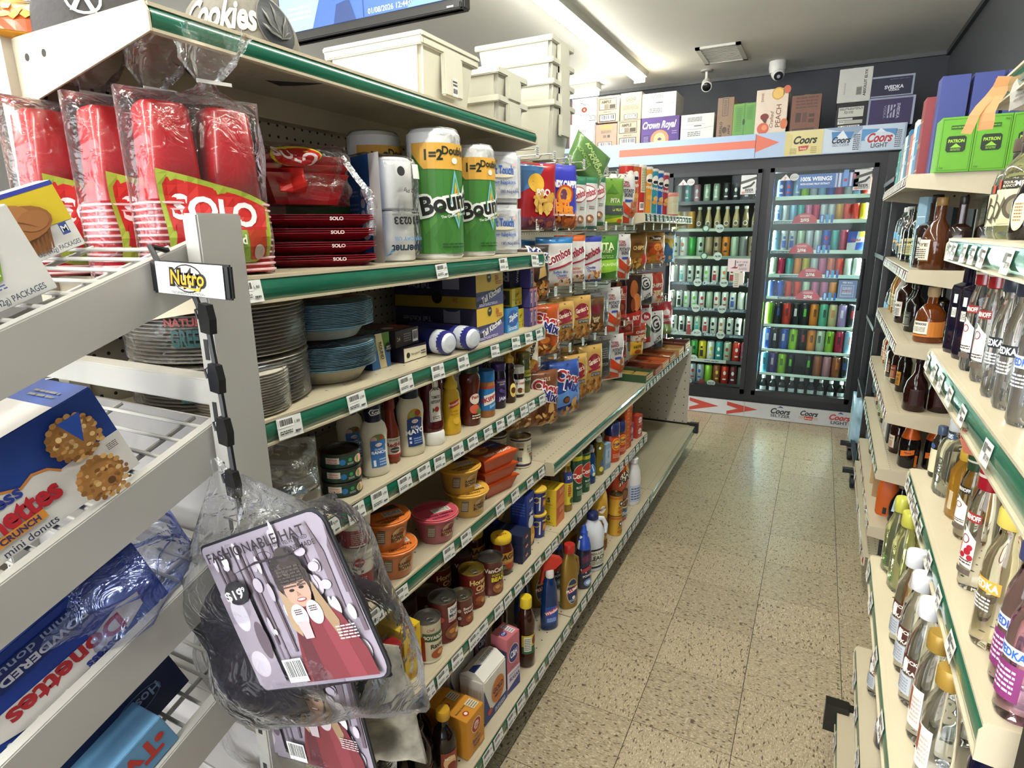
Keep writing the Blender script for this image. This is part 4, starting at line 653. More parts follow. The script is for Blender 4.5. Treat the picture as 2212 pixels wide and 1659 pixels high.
def hash_(s): return sum(ord(c)*(i+3) for i, c in enumerate(s)) % 97
def bag_place(v, x, y, ztop, w_, h_, label, rot=66, tiltx=0, group='snack bags hanging on the pegboard hooks'):
    W, H = BAGS[v][:2]
    o = place('snack_bag', x, y, ztop-h_, None, None, rot, label, group, var=v); o.scale = (w_/W, w_/W, h_/H)
    if tiltx: o.rotation_euler = (0, R_(tiltx), R_(rot))
    return o
@kind('chip_canister', .038, .25, cat='chip can')
def _(r, v):
    c, d = {'red': ('#b42c22','#b42c22'), 'orange': ('#c2622c','#c2622c'), 'redback': ('#ad2f25','#c9a03a'), 'amber': ('#d19030','#d19030'), 'teal': ('#2f8a9c','#2f8a9c'), 'blue': ('#2a5cae','#2a5cae'), 'crimson': ('#a83440','#a83440')}[v]
    ops = [('e',4,188,24,26,'#e8e2da'),('e',-2,178,11,9,'#2a2320'),('e',12,178,11,9,'#2a2320'),('t','Pringles',4,146,15,'#e9dcc8',{'bold':.04}),('e',10,90,20,14,'#d9a85c'),('e',0,70,16,11,'#c98f44')]
    if v == 'redback': ops = [('r',-10,110,34,236,'#d6d0a8'),('l',-6,116,30,230,14,'#6b6a50'),('r',-14,20,12,60,'#e8e6e0'),('b',-12,22,10,58),('r',38,0,60,240,'#d59a34')]
    bottle(r, [(.0375,0),(.038,.002),(.038,.238)], P(c, .35), [(.0385,.236),(.0395,.238),(.0395,.248),(.037,.25)], P('#dcd6d2', .3), ops)
@kind('short_canister', .042, .13, name='snack_canister', cat='chip can')
def _(r, v):
    c = {'green': '#4f8a3a', 'cream': '#c9c4a4'}[v]
    bottle(r, [(.0415,0),(.042,.002),(.042,.12)], P(c, .4), [(.0425,.118),(.0435,.12),(.0435,.128),(.041,.13)], P('#c9837a', .35), [('r',-60,90,60,120,'#cfc8a8'),('l',-24,10,26,84,8,'#e0dcc4'),('r',-60,0,60,12,'#b0342c' if v == 'cream' else c)])
# ---- drink cans behind the cooler doors: var = (body colour, stripe colour, shape)
@kind('drink_can', .0275, .15, cat='can')
def _(r, v):
    c, s, sh = v; R, H = (.0275, .15) if sh == 's' else (.032, .155)
    prof = [(R*.8,0),(R*.9,.003),(R,.008),(R,H-.014),(R*.88,H-.005),(R*.86,H-.003)]
    b = bmesh.new(); lathe(b, prof, seg=14); mesh_obj('can_body', b, P(c, .28, metal=.25, noise=.05), r, True)
    lathe_obj('can_lid', [(R*.87,H-.004),(R*.9,H-.001),(R*.86,H),(R*.8,H-.004),(.001,H-.004)], METAL('#b4b6b4', .25), r, seg=14, cap0=False, cap1=False)
    if s: round_print('print', [('t',s[1:],0,H*620,13,s_col(s),{'rot':90,'bold':.03})] if s[0] == 't' else [('e',0,H*620,11,16,s_col(s)),('r',-13,H*250,13,H*330,s_col(s))] if s[0] == 'o' else [('r',-14,H*180,14,H*520,s_col(s)),('r',-9,H*600,9,H*720,s_col(s))] if s[0] == 'b' else [('p',[(-9,H*420),(-5,H*420),(-3,H*760),(-8,H*760)],s_col(s)),('p',[(-2,H*420),(2,H*420),(2,H*760),(-2,H*760)],s_col(s)),('p',[(5,H*420),(9,H*420),(8,H*760),(3,H*760)],s_col(s))], prof, r, seg=14)
SC_ = {'k': '#1d1f22', 'w': '#e4e6e4', 'r': '#b02c34', 'g': '#62c03c', 'b': '#2c4ea4', 'y': '#d9c83c', 't': '#3fa0a4', 'o': '#c8743a', 'p': '#8c4a8c'}
def s_col(s): return SC_[s[-1]] if s[-1] in SC_ else '#1d1f22'
@kind('coffee_bottle', .029, .19, cat='bottle')
def _(r, v):
    bottle(r, [(.026,0),(.029,.004),(.029,.085),(.02,.125),(.0155,.15),(.0155,.17)], P({'c': '#b9a577', 'd': '#7a6a4c'}[v], .15, coat=.6), [(.0165,.168),(.0175,.17),(.0175,.187),(.016,.19)], P('#c9cdc8', .3), [('e',0,52,20,20,'#dfe2dc'),('e',0,52,14,14,'#6b5a48'),('l',-14,14,14,26,2,'#5a4a38')], seg=16)
@kind('water_bottle', .033, .22, cat='bottle')
def _(r): bottle(r, [(.03,0),(.033,.005),(.033,.06),(.031,.07),(.033,.13),(.03,.155),(.0145,.185),(.0135,.195)], GLASS('#e9f2f4', .05), [(.0155,.193),(.0165,.195),(.0165,.217),(.015,.22)], P('#dfe6e6', .3), [('r',-30,84,30,120,'#c4d0d6')], seg=18)
@kind('energy_pack', .12, .15, .06, name='can_multipack', cat='box')
def _(r): carton(r, .12, .06, .15, '#cfd6e0', [('p',[(-60,66),(0,70),(10,150),(-60,150)],'#2b4aa4'),('p',[(0,0),(60,0),(60,74),(6,66)],'#2b4aa4'),('p',[(20,110),(60,110),(60,150),(30,150)],'#d9c83a'),('t','Red Bull',0,88,15,'#b8343c',{'bold':.04})])

# ---- liquor bottles
@kind('vodka_red', .0215, .232, name='vodka_bottle', cat='bottle')
def _(r, v):
    cap, berries, lc = {'red': ('#7a1519', 0, '#8e2a22'), 'cherry': ('#8e1220', 1, '#8e2a22'), 'black': ('#27402a', 0, '#1d1d1d')}[v]
    prof = [(.018,0),(.021,.006),(.0215,.02),(.0215,.14),(.0195,.158),(.0145,.178),(.0135,.185)]
    bottle(r, prof, GLASS('#f4f6f4'), [(.0155,.178),(.0175,.18),(.0178,.2),(.0165,.201),(.0165,.205),(.0182,.206),(.0182,.226),(.016,.232)], P(cap, .25, coat=.4),
        [('r',-17,122,17,138,lc),('t','SMIRNOFF',0,130,8.5,'#f0ece4',{'bold':.05,'w':31}),('p',[(-13,44),(15,40),(15,92),(4,104),(-5,112),(-10,112),(-13,100)],'#e6e3da'),('e',-8,106,4,5,'#5f6350'),('o',-1,90,7,8,'#7a1f1f',1.6),('p',[(-8,84),(-6,84),(-10,56),(-12,56)],'#9c3a34'),('l',-6,46,14,56,2,'#4a3a34'),('r',-15,28,15,38,'#5c5148')] + ([('e',6,70,5,6,'#a01c2c'),('e',11,60,4,5,'#a01c2c'),('e',0,62,4,5,'#a01c2c'),('e',9,78,4,5,'#a01c2c')] if berries else []), seg=20)
    lathe_obj('neck_band', [(.0182,.2005),(.0184,.203),(.0182,.2055)], P('#b9b2a4', .3), r, seg=20, cap0=False, cap1=False)
@kind('vodka_swedish', .024, .23, name='vodka_bottle', cat='bottle')
def _(r, v):
    cap, band, txt, tint = {'clear': ('#2b2f3c','#1f2226','#e6e8ea','#f4f6f8'), 'yellow': ('#d3bd5a','#d19a34','#f4ead2','#f6f2dc'), 'purple': ('#3a3f66','#dfe2ea','#2c5cb4','#e2c4dc'), 'grey': ('#55565c','#c9ccd2','#3f66b0','#eef0f4')}[v]
    bottle(r, [(.021,0),(.024,.008),(.024,.135),(.022,.155),(.015,.182),(.0125,.195),(.0125,.205)], GLASS(tint), [(.0165,.2),(.018,.202),(.018,.225),(.0165,.23)], P(cap, .35),
        [('p',[(-22,96),(22,96),(22,116),(-22,116)],band),('t','SVEDKA',0,106,12,txt,{'bold':.04,'w':40}),('l',-12,64,14,88,4,'#c9cbd2' if v != 'purple' else '#e0a8cc')]+([('r',-20,34,20,90,'#7c2f66'),('l',-12,44,14,84,5,'#e6c4dc')] if v == 'purple' else []), seg=20)
@kind('vodka_popov', .0255, .216, name='vodka_bottle', cat='bottle')
def _(r): bottle(r, [(.022,0),(.0255,.008),(.0255,.12),(.024,.14),(.016,.168),(.0135,.178),(.0135,.184)], GLASS('#f4f6f6'), [(.0165,.182),(.0178,.184),(.0178,.213),(.0165,.216)], P('#cfd0d4', .35), [('p',[(-20,66),(20,66),(20,102),(-20,102)],'#4a2820'),('e',0,84,6,14,'#e6e2dc'),('t','NICK',10,94,7,'#e6ded0',{'bold':.03}),('t','VODKA',0,73,8,'#e6ded0',{'bold':.04}),('p',[(-16,26),(16,26),(16,64),(-16,64)],'#aeb2b8'),('l',-12,30,12,60,5,'#8a8e96')], seg=20)
@kind('vodka_goldcap', .0255, .21, name='vodka_bottle', cat='bottle')
def _(r): bottle(r, [(.022,0),(.0255,.008),(.0255,.12),(.0225,.14),(.0225,.15),(.014,.172),(.0135,.18)], GLASS('#f4f6f6'), [(.017,.178),(.0182,.18),(.0182,.207),(.0165,.21)], P('#9c7c34', .35, metal=.2), [('r',-18,30,16,104,'#d9d4cc'),('p',[(-18,60),(-4,54),(-4,100),(-18,100)],'#8c4a34'),('l',-2,40,14,90,6,'#b9a89c')], seg=20)
@kind('pale_green_bottle', .024, .205, name='liquor_bottle', cat='bottle')
def _(r): bottle(r, [(.02,0),(.024,.006),(.024,.12),(.016,.15),(.0125,.165),(.0125,.17)], P('#dfe4b4', .04, trans=.95, ior=1.4), [(.0155,.168),(.017,.17),(.017,.2),(.0155,.205)], P('#b4b24a', .3), [('t','NEW AMSTERDAM',0,70,8,'#4c5c30',{'rot':90}),('l',-10,20,8,50,5,'#4f7a44')], sq=4, seg=24)
@kind('dark_blue_bottle', .027, .205, name='liquor_bottle', cat='bottle')
def _(r): bottle(r, [(.024,0),(.027,.006),(.027,.12),(.0225,.145),(.018,.16),(.018,.17)], LIQ('#12122c', .15), [(.0205,.168),(.022,.17),(.022,.2),(.02,.205)], P('#23262e', .3), [('t','L',0,90,20,'#dfe0ea',{'bold':.04}),('l',-10,40,12,70,4,'#8a8cb0')], seg=24)
@kind('navy_gin', .026, .222, name='gin_bottle', cat='bottle')
def _(r): bottle(r, [(.024,0),(.026,.01),(.026,.145),(.024,.155),(.012,.162),(.0115,.2)], LIQ('#0e0d22', .1), [(.0125,.198),(.0135,.2),(.0135,.22),(.012,.222)], P('#8a765c', .6), [('p',[(-14,116),(16,116),(10,126),(16,136),(-14,136)],'#e4e2dc'),('r',-22,84,22,106,'#dcdad2'),('l',-18,88,18,102,4,'#777468')], sq=6, seg=24)
@kind('tequila_tall', .024, .18, name='tequila_bottle', cat='bottle')
def _(r): bottle(r, [(.02,0),(.024,.008),(.024,.11),(.018,.13),(.012,.138),(.012,.155)], P('#e9ecdc', .04, trans=.97, ior=1.42), [(.0135,.153),(.0145,.155),(.0145,.176),(.013,.18)], P('#b9bcc2', .3), [('t','CABO',0,60,16,'#55584c',{'rot':90,'bold':.03}),('r',-13,136,13,148,'#2a5c9c'),('t','10S',0,142,9,'#e8eef4',{'bold':.04})], sq=5, seg=24)
@kind('gold_bottle', .0185, .155, name='tequila_bottle', cat='bottle')
def _(r): bottle(r, [(.016,0),(.0185,.005),(.0185,.1),(.012,.12),(.008,.13)], P('#c9983a', .05, trans=.75, ior=1.4), [(.0105,.128),(.012,.13),(.012,.152),(.0105,.155)], P('#b8952f', .3), [('r',-12,20,10,60,'#b9a98a')], sq=5, seg=24)
@kind('cream_bottle', .017, .13, name='liquor_bottle', cat='bottle')
def _(r): bottle(r, [(.015,0),(.017,.005),(.017,.09),(.009,.11)], LIQ('#2a2620', .2), [(.0095,.108),(.0105,.11),(.0105,.128),(.009,.13)], P('#44546c', .3), [('r',-14,14,14,72,'#cfc6a4'),('e',0,80,7,7,'#34507c')], seg=18)
@kind('mexico_bottle', .05, .225, name='tequila_bottle', cat='bottle')
def _(r): bottle(r, [(.043,0),(.05,.012),(.05,.12),(.044,.15),(.024,.172),(.018,.182),(.018,.2)], P('#e2e8c4', .03, trans=.96, ior=1.42), [(.0215,.196),(.0225,.198),(.0225,.222),(.021,.225)], P('#5c4c40', .55), [('r',-62,104,62,122,'#2c2a28'),('t','MEXICO',34,113,10,'#d9d4bc',{'bold':.03}),('t','TEQUILA',-6,116,5,'#d9d4bc'),('t','BLANCO',-6,109,5,'#d9d4bc'),('r',-34,104,-26,122,'#b5402c'),('r',-62,28,62,102,'#bdb79a'),('e',16,66,28,26,'#4c4638'),('e',16,66,18,18,'#7c745c'),('p',[(-50,34),(-38,96),(-30,90),(-44,30)],'#4c4638'),('p',[(-30,40),(-10,88),(-6,80),(-22,34)],'#5c5644'),('o',-30,60,14,18,'#3c382e',3),('r',-20,32,14,42,'#b0a988')], fy=.8, seg=28); lathe_obj('neck_band', [(.0195,.174),(.02,.176),(.02,.192),(.0195,.194)], P('#2a2826', .3), r)
@kind('oval_label_bottle', .036, .2, name='liquor_bottle', cat='bottle')
def _(r): bottle(r, [(.032,0),(.036,.01),(.036,.09),(.026,.13),(.013,.16),(.012,.19)], LIQ('#16100f', .15), [(.014,.188),(.015,.19),(.015,.2)], P('#2a2320', .4), [('e',0,66,17,44,'#c9bd94'),('e',0,66,15,41,'#d2c8a4'),('l',-9,44,9,90,6,'#8c6a44')], seg=22)
@kind('clear_jug', .05, .27, name='liquor_jug', cat='bottle')
def _(r): bottle(r, [(.044,0),(.05,.01),(.05,.15),(.045,.19),(.024,.235),(.0165,.245)], GLASS('#eef4f6'), [(.019,.243),(.02,.245),(.02,.266),(.018,.27)], P('#d9dadc', .35), [('r',-46,90,46,130,'#5a9ac8'),('r',-46,30,46,90,'#1d2330'),('p',[(-20,70),(40,80),(40,92),(-20,84)],'#d9a03a'),('e',20,58,18,14,'#3f6cc0')], seg=22)
# generic spirits: var = (glass, cap, label, accent, text, shape)
@kind('spirit', .036, .28, name='liquor_bottle', cat='bottle')
def _(r, v):
    g, cap, lab, acc, txt, sh = v
    prof = {'w': [(.032,0),(.036,.008),(.036,.165),(.028,.19),(.0145,.21),(.013,.25)], 'r': [(.036,0),(.04,.008),(.04,.11),(.034,.15),(.018,.185),(.0135,.2),(.0135,.25)], 's': [(.036,0),(.038,.006),(.038,.15),(.034,.165),(.015,.178),(.0145,.25)], 't': [(.026,0),(.029,.006),(.029,.17),(.02,.2),(.012,.225),(.012,.255)]}[sh]
    q = 5 if sh == 's' else 0; W = prof[1][0]*1000*.62
    m = GLASS(g) if g in ('#f2f5f2', '#e8f0e4') else LIQ(g, .35)
    bottle(r, prof, m, [(.0145,.248),(.0155,.25),(.0155,.277),(.014,.28)], P(cap, .35), [('r',-W,34,W,118,lab),('t',txt,0,98,12,acc,{'bold':.03,'w':W*1.6}),('l',-W*.7,44,W*.7,84,5,acc),('r',-W,34,W,39,acc)], sq=q, seg=20)
@kind('whiskey_cork', .05, .21, name='whiskey_bottle', cat='bottle')
def _(r): bottle(r, [(.046,0),(.05,.008),(.05,.085),(.045,.115),(.028,.14),(.0175,.148),(.0165,.175)], LIQ('#7c3c14', .45), [(.0165,.172),(.018,.174),(.021,.182),(.021,.207),(.019,.21)], P('#b39a74', .7, noise=.25, nscale=90), [('r',-62,34,-4,82,'#e4dfd2'),('r',-4,30,60,82,'#c2762c'),('t','THE ROCKS',-33,72,8,'#232222',{'bold':.04,'w':48}),('l',-58,42,-10,62,4,'#8a867c'),('r',-62,24,60,31,'#c2762c')], seg=28)
@kind('orange_champagne', .042, .24, name='sparkling_wine_bottle', cat='bottle')
def _(r):
    prof = [(.036,0),(.042,.008),(.042,.11),(.036,.135),(.022,.17),(.0155,.2)]
    bottle(r, prof, LIQ('#0e0b0c', .05), [(.037,.128),(.0375,.132),(.026,.168),(.017,.196),(.0175,.225),(.0185,.228),(.0185,.237),(.014,.24)], P('#c2591a', .35, metal=.25, noise=.2, nscale=40, bump=.5), [('p',[(-34,50),(22,66),(22,88),(-34,76)],'#c8641f'),('l',-18,66,10,76,1,'#5c2c10'),('r',26,10,40,62,'#c8641f')], seg=26)
@kind('blue_label_bottle', .042, .205, name='cognac_bottle', cat='bottle')
def _(r): bottle(r, [(.036,0),(.043,.012),(.043,.07),(.038,.1),(.02,.14),(.014,.155),(.014,.17)], LIQ('#0c0a0e', .05), [(.0165,.165),(.018,.168),(.018,.2),(.016,.205)], P('#7c7870', .4, metal=.4), [('p',[(-34,60),(34,70),(20,118),(-26,118)],'#a9c4d6'),('e',10,96,5,5,'#1a1a1e'),('e',-8,90,4,4,'#1a1a1e'),('t','C',10,48,9,'#c9d0d8')], fy=.8, seg=26)
@kind('orange_sleeve', .04, .2, name='gift_sleeve', cat='box')
def _(r): bottle(r, [(.038,0),(.042,.01),(.042,.12),(.03,.17),(.018,.2)], P('#c2591a', .5), None, None, [('r',-30,10,30,40,'#1d1a1a')], sq=4)
# boxes on the liquor shelves, var = (colour, accent, text)
@kind('gift_box', .09, .28, .09, name='gift_box', cat='box')
def _(r, v):
    c, a, t = v; f = [('r',-38,200,38,204,a),('r',-38,30,38,34,a)] + ([('t',t,0,120,16,a,{'bold':.03})] if t else [])
    carton(r, .09, .09, .28, c, f, left=f)
@kind('green_tequila_box', .097, .18, .12, cat='box')
def _(r): carton(r, .097, .12, .18, '#5e9e28', [('r',-44,6,-43,172,'#2c4a14'),('r',43,6,44,172,'#2c4a14'),('r',-44,172,44,173,'#2c4a14'),('r',-44,6,44,7,'#2c4a14'),('p',[(-28,72),(-22,66),(22,66),(28,72),(28,112),(22,118),(-22,118),(-28,112)],'#1f2a1c'),('t','PATRON',0,102,10,'#9cc83c',{'bold':.04,'w':46}),('p',[(-16,80),(0,94),(16,80)],'#86b83c'),('l',-14,70,14,78,2,'#86b83c'),('r',-20,140,20,152,'#2c4a14'),('l',-18,142,18,150,1,'#5e9e28'),('t','750',34,162,6,'#2c4a14'),('t','750',-34,14,6,'#2c4a14')], bev=.001)
# corrugated cases on the walk-in roof: var = key
CASES = {
 'white_red': ('#dfe3e6', [('r',-118,0,-112,180,'#d0603c'),('r',112,0,118,180,'#d0603c'),('t','Tito\'s',0,140,24,'#5c5a56',{'shear':.3}),('e',-2,100,26,20,'#8e3a30'),('e',-2,100,9,9,'#d9a07c'),('t','Handmade',0,66,15,'#6c6a66',{'shear':.2}),('r',44,16,104,54,'#33322e'),('b',48,20,100,50)]),
 'kraft_label': ('#a99a88', [('r',-84,92,70,174,'#4a443c'),('r',-80,96,66,170,'#a3947f'),('t','AMPLE',-20,150,20,'#4a443c',{'bold':.04}),('r',10,100,60,128,'#4a443c'),('b',-74,100,-40,132),('l',-36,100,4,132,4,'#4a443c'),('t','750 ML GLASS',-10,76,8,'#4a443c'),('r',-80,8,66,60,'#33302b'),('b',-74,13,60,55)]),
 'kraft_stamp': ('#a1937f', [('o',0,150,44,22,'#6b6050',3),('t','CAZAD',0,150,18,'#6b6050',{'bold':.03}),('l',-70,76,70,112,4,'#857a67'),('r',-56,10,60,46,'#4a443c'),('b',-50,14,54,42)]),
 'kraft_orange': ('#a58c7a', [('p',[(-56,136),(56,136),(56,160),(0,166),(-56,160)],'#cf935c'),('l',-46,104,46,126,3,'#6b5c4e'),('r',-26,72,2,92,'#7c6c5c'),('r',12,72,34,92,'#5c5450'),('r',-74,4,54,42,'#4a3f38'),('b',-68,8,48,38)]),
 'white_plain': ('#c9c9c6', [('r',-104,110,60,112,'#8a8a88'),('r',-80,128,38,166,'#b4b4b2'),('l',-76,132,34,162,3,'#7c7c7a'),('r',-24,98,34,104,'#4a4a4a'),('l',-74,30,30,66,3,'#6b6b69'),('p',[(-130,84),(-10,78),(130,90),(130,92),(-10,80),(-130,86)],'#8c8c8a')]),
 'purple': ('#57427c', [('t','Crown Royal',-6,134,48,'#dcd3e4',{'shear':.35,'bold':.03,'w':280}),('e',0,30,76,66,'#b87a54'),('e',0,24,48,52,'#dcc8a4'),('e',0,24,44,48,'#c9a878'),('p',[(-20,30),(0,44),(20,30),(8,22),(-8,22)],'#4a3c66'),('r',-140,10,-86,64,'#3d2f5c'),('l',-134,16,-92,58,4,'#8c7cac'),('l',100,60,140,90,2,'#8c7cac')]),
 'brown_tall': ('#8e7663', [('r',-24,150,20,268,'#5c4c40'),('r',-20,154,16,264,'#8e7663'),('l',-14,160,10,258,9,'#5c4c40'),('t','BUFFALO',-28,60,18,'#4c4038',{'rot':90,'bold':.03}),('t','APPLE',34,56,16,'#4c4038',{'rot':90,'bold':.03}),('e',0,56,18,22,'#55463c')]),
 'green': ('#6b9c5a', [('r',-2,0,2,238,'#4c7a40'),('r',-76,8,-8,10,'#a4b43c'),('r',-76,226,-8,228,'#a4b43c'),('r',10,8,76,10,'#a4b43c'),('r',10,226,76,228,'#a4b43c'),('r',-78,8,-75,228,'#a4b43c'),('e',-2,106,8,22,'#2c4a2c'),('l',20,120,60,210,9,'#5c8a4c'),('l',-60,40,-20,210,12,'#5c8a4c')]),
 'peach': ('#d9c9b6', [('e',40,264,44,40,'#c99a4c'),('e',40,264,36,32,'#ddb866'),('t','PEACH',52,120,34,'#7c4a3c',{'rot':90}),('t','Crafted',6,100,24,'#8c5a4c',{'rot':90,'shear':.3}),('t','DIXIE',-68,246,16,'#8c5a4c',{'rot':90}),('e',-44,120,30,22,'#7a2f2c'),('p',[(-60,100),(-24,104),(-34,70)],'#4c4238'),('e',-50,44,42,38,'#c2604c'),('e',-40,50,20,18,'#d98a5c'),('e',96,66,26,34,'#c8744c'),('e',100,284,26,26,'#c8684c'),('p',[(76,250),(84,252),(82,290),(74,290)],'#6b7a4c')]),
 'red_brown': ('#7c5a4c', [('l',-70,150,80,230,4,'#5c4038'),('r',-66,66,-30,126,'#4a322c'),('r',-20,66,10,126,'#5c4038'),('r',24,96,62,116,'#4a322c'),('r',24,60,62,84,'#4a322c'),('r',-80,0,66,26,'#4a322c'),('l',-74,4,60,22,1,'#7c5a4c')]),
 'white_rotated': ('#bdbcb6', [('t','ABSOLUT ELYX',64,112,16,'#3a3a38',{'rot':90,'bold':.04}),('r',12,40,48,90,'#8a8a86'),('l',16,44,44,86,6,'#3a3a38'),('l',-66,50,-58,120,8,'#6b6b69')]),
 'black_label': ('#2c2c2e', [('r',-86,72,74,134,'#b9b8ae'),('l',-80,116,70,130,2,'#3a3a38'),('t','721132',-20,102,14,'#2a2a2a',{'bold':.02}),('r',-86,54,10,66,'#b9b8ae'),('r',-86,30,74,52,'#a9a89e'),('b',-80,32,-44,50),('r',-80,2,60,22,'#a9a284'),('b',-60,4,56,20)]),
 'svedka_side': ('#2f3044', [('r',-128,126,128,138,'#8e94a8'),('r',116,0,128,138,'#8e94a8'),('r',-128,0,128,8,'#8e94a8'),('t','SVEDKA',10,62,22,'#d6d6de',{'bold':.05}),('t','VODKA',10,42,13,'#d6d6de',{'bold':.03}),('l',-20,110,100,116,1,'#6c7086')]),
 'svedka_end': ('#41395c', [('r',-144,168,140,180,'#8a90a4'),('r',-144,0,-132,180,'#8a90a4'),('r',128,0,142,180,'#9aa0b2'),('t','SVEDKA',46,90,18,'#a8a8bc',{'rot':-90,'bold':.05}),('t','VODKA',-36,90,16,'#8a8aa4',{'rot':-90}),('r',-20,50,-10,130,'#a8a8bc'),('r',-2,50,8,130,'#a8a8bc'),('r',16,50,26,130,'#a8a8bc'),('p',[(-16,60),(30,110),(30,124),(-16,74)],'#41395c')]),
}
@kind('shipping_case', .24, .18, .3, name='shipping_case', cat='box')
def _(r, v):
    c, ops = CASES[v]; box_obj('carton_body', (-.12, -.15, 0), (.12, .15, .18), P(c, .7, noise=.08, nscale=14), r, .002)
def case(v, x, z, w_, h_, label, y=3.69, d=.3, rz=0):
    c, ops = CASES[v]; root = thing('shipping_case', label, 'box', (x, y+d/2, z), rz, 'cases stacked on the walk-in cooler roof')
    box_obj('carton_body', (-w_/2, -d/2, 0), (w_/2, d/2, h_), P(c, .7, noise=.08, nscale=14), root, .002)
    us = [1]; vs = [1]
    for o in ops:
        if o[0] in 'rlb': us += [abs(o[1]), abs(o[3])]; vs.append(o[4])
        elif o[0] in 'eo': us.append(abs(o[1])); vs.append(o[2])
        elif o[0] == 't': us.append(abs(o[2])); vs.append(o[3])
        else: us += [abs(p[0]) for p in o[1]]; vs += [p[1] for p in o[1]]
    k = min(1, w_*500/max(us)); kv = min(1.1, h_*1000/max(vs))
    printed('case_print', ops, lambda u, vv, e: (u*k, -d/2-e, vv*kv), root)
    box_obj('tape', (-.02, -d/2-.0004, h_*.999), (.02, d/2, h_+.0006), P('#b9a98c', .3), root)
    return root
# ================================================================ THE SETTING
PITCH = .3048
def floor_mat():
    m, N, L, b = nt('vinyl_tile'); b.inputs['Roughness'].default_value = .32; b.inputs['Coat Weight'].default_value = .15; b.inputs['Coat Roughness'].default_value = .25
    tc = N.new('ShaderNodeTexCoord'); oi = N.new('ShaderNodeObjectInfo'); cb = N.new('ShaderNodeCombineXYZ')
    ml = N.new('ShaderNodeMath'); ml.operation = 'MULTIPLY'; ml.inputs[1].default_value = 37; L.new(oi.outputs['Random'], ml.inputs[0]); L.new(ml.outputs[0], cb.inputs[0]); L.new(ml.outputs[0], cb.inputs[2])
    mp = N.new('ShaderNodeMapping'); mp.inputs['Scale'].default_value = (1, .4, 1); L.new(tc.outputs['Object'], mp.inputs[0])
    ad = N.new('ShaderNodeVectorMath'); L.new(mp.outputs[0], ad.inputs[0]); L.new(cb.outputs[0], ad.inputs[1])
    def noise(s, d=2, r=.6):
        n = N.new('ShaderNodeTexNoise'); n.inputs['Scale'].default_value = s; n.inputs['Detail'].default_value = d; n.inputs['Roughness'].default_value = r; L.new(ad.outputs[0], n.inputs['Vector']); return n.outputs['Fac']
    def ramp(src, a, ca, bb, cb_):
        r = N.new('ShaderNodeValToRGB'); r.color_ramp.elements[0].position = a; r.color_ramp.elements[1].position = bb; r.color_ramp.elements[0].color = ca; r.color_ramp.elements[1].color = cb_; L.new(src, r.inputs[0]); return r.outputs[0]
    def mix(f, a, c):
        x = N.new('ShaderNodeMix'); x.data_type = 'RGBA'; L.new(f, x.inputs[0])
        for i, v in ((6, a), (7, c)):
            if isinstance(v, tuple): x.inputs[i].default_value = v
            else: L.new(v, x.inputs[i])
        return x.outputs[2]
    base = mix(noise(70), lin('#9b8c72'), lin('#b9aa8e'))
    one = ramp(noise(210, 1), .57, (0,0,0,1), .66, (1,1,1,1)); two = ramp(noise(260, 1), .36, (1,1,1,1), .42, (0,0,0,1)); big = ramp(noise(150, 0), .69, (0,0,0,1), .73, (1,1,1,1))
    c = mix(one, base, lin('#8c7c62')); c = mix(two, c, lin('#cbbea2')); c = mix(big, c, lin('#5e5040'))
    hs = N.new('ShaderNodeHueSaturation'); mr = N.new('ShaderNodeMapRange'); mr.inputs[3].default_value = .93; mr.inputs[4].default_value = 1.06
    L.new(oi.outputs['Random'], mr.inputs[0]); L.new(mr.outputs[0], hs.inputs['Value']); L.new(c, hs.inputs['Color']); L.new(hs.outputs[0], b.inputs['Base Color'])
    return m
fl = struct(box_obj('floor', (-7, -6, -.12), (1.5, 5, -.003), P('#2e261b', .8)))
FM = floor_mat(); bm = bmesh.new(); q = PITCH/2-.0011; bx(bm, -q, -q, -.003, q, q, 0); t0 = mesh_obj('tile', bm, FM, fl); first = True
for j in range(-7, 15):
    for i in range(-9, 5):
        if i < -1 and 1 <= j+2 and j < 8: continue
        if i < -1 and j < -3: continue
        if i < -1 and j < 8: continue
        if i < -7: continue
        o = t0 if first else t0.copy()
        if not first: COL.objects.link(o)
        first = False; o.location = ((i+.5)*PITCH, (j+.5)*PITCH, 0); o.rotation_euler = (0, 0, R_(90*((i+j) % 2)))
CEIL = 2.9
ce = struct(box_obj('ceiling', (-7, -6, CEIL), (1.5, 5, CEIL+.1), P('#e4e2d8', .7, noise=.03, nscale=3)))
wallm = P('#34373d', .55, noise=.12, nscale=5)
struct(box_obj('wall_back', (-7, 4.62, 0), (1.6, 4.75, CEIL), wallm))
wr = struct(box_obj('wall_right', (1.45, -6, 0), (1.6, 4.62, CEIL), P('#4a4c50', .35, noise=.1, nscale=5)))
struct(box_obj('wall_left', (-7.1, -6, 0), (-7, 4.62, CEIL), P('#8c8a84', .7)))
struct(box_obj('trim_1', (1.425, -6, CEIL-.035), (1.45, 4.62, CEIL), P('#3f4144', .5)))
struct(box_obj('trim_2', (-7, 4.59, CEIL-.03), (1.425, 4.62, CEIL), P('#5c5d5c', .5)))
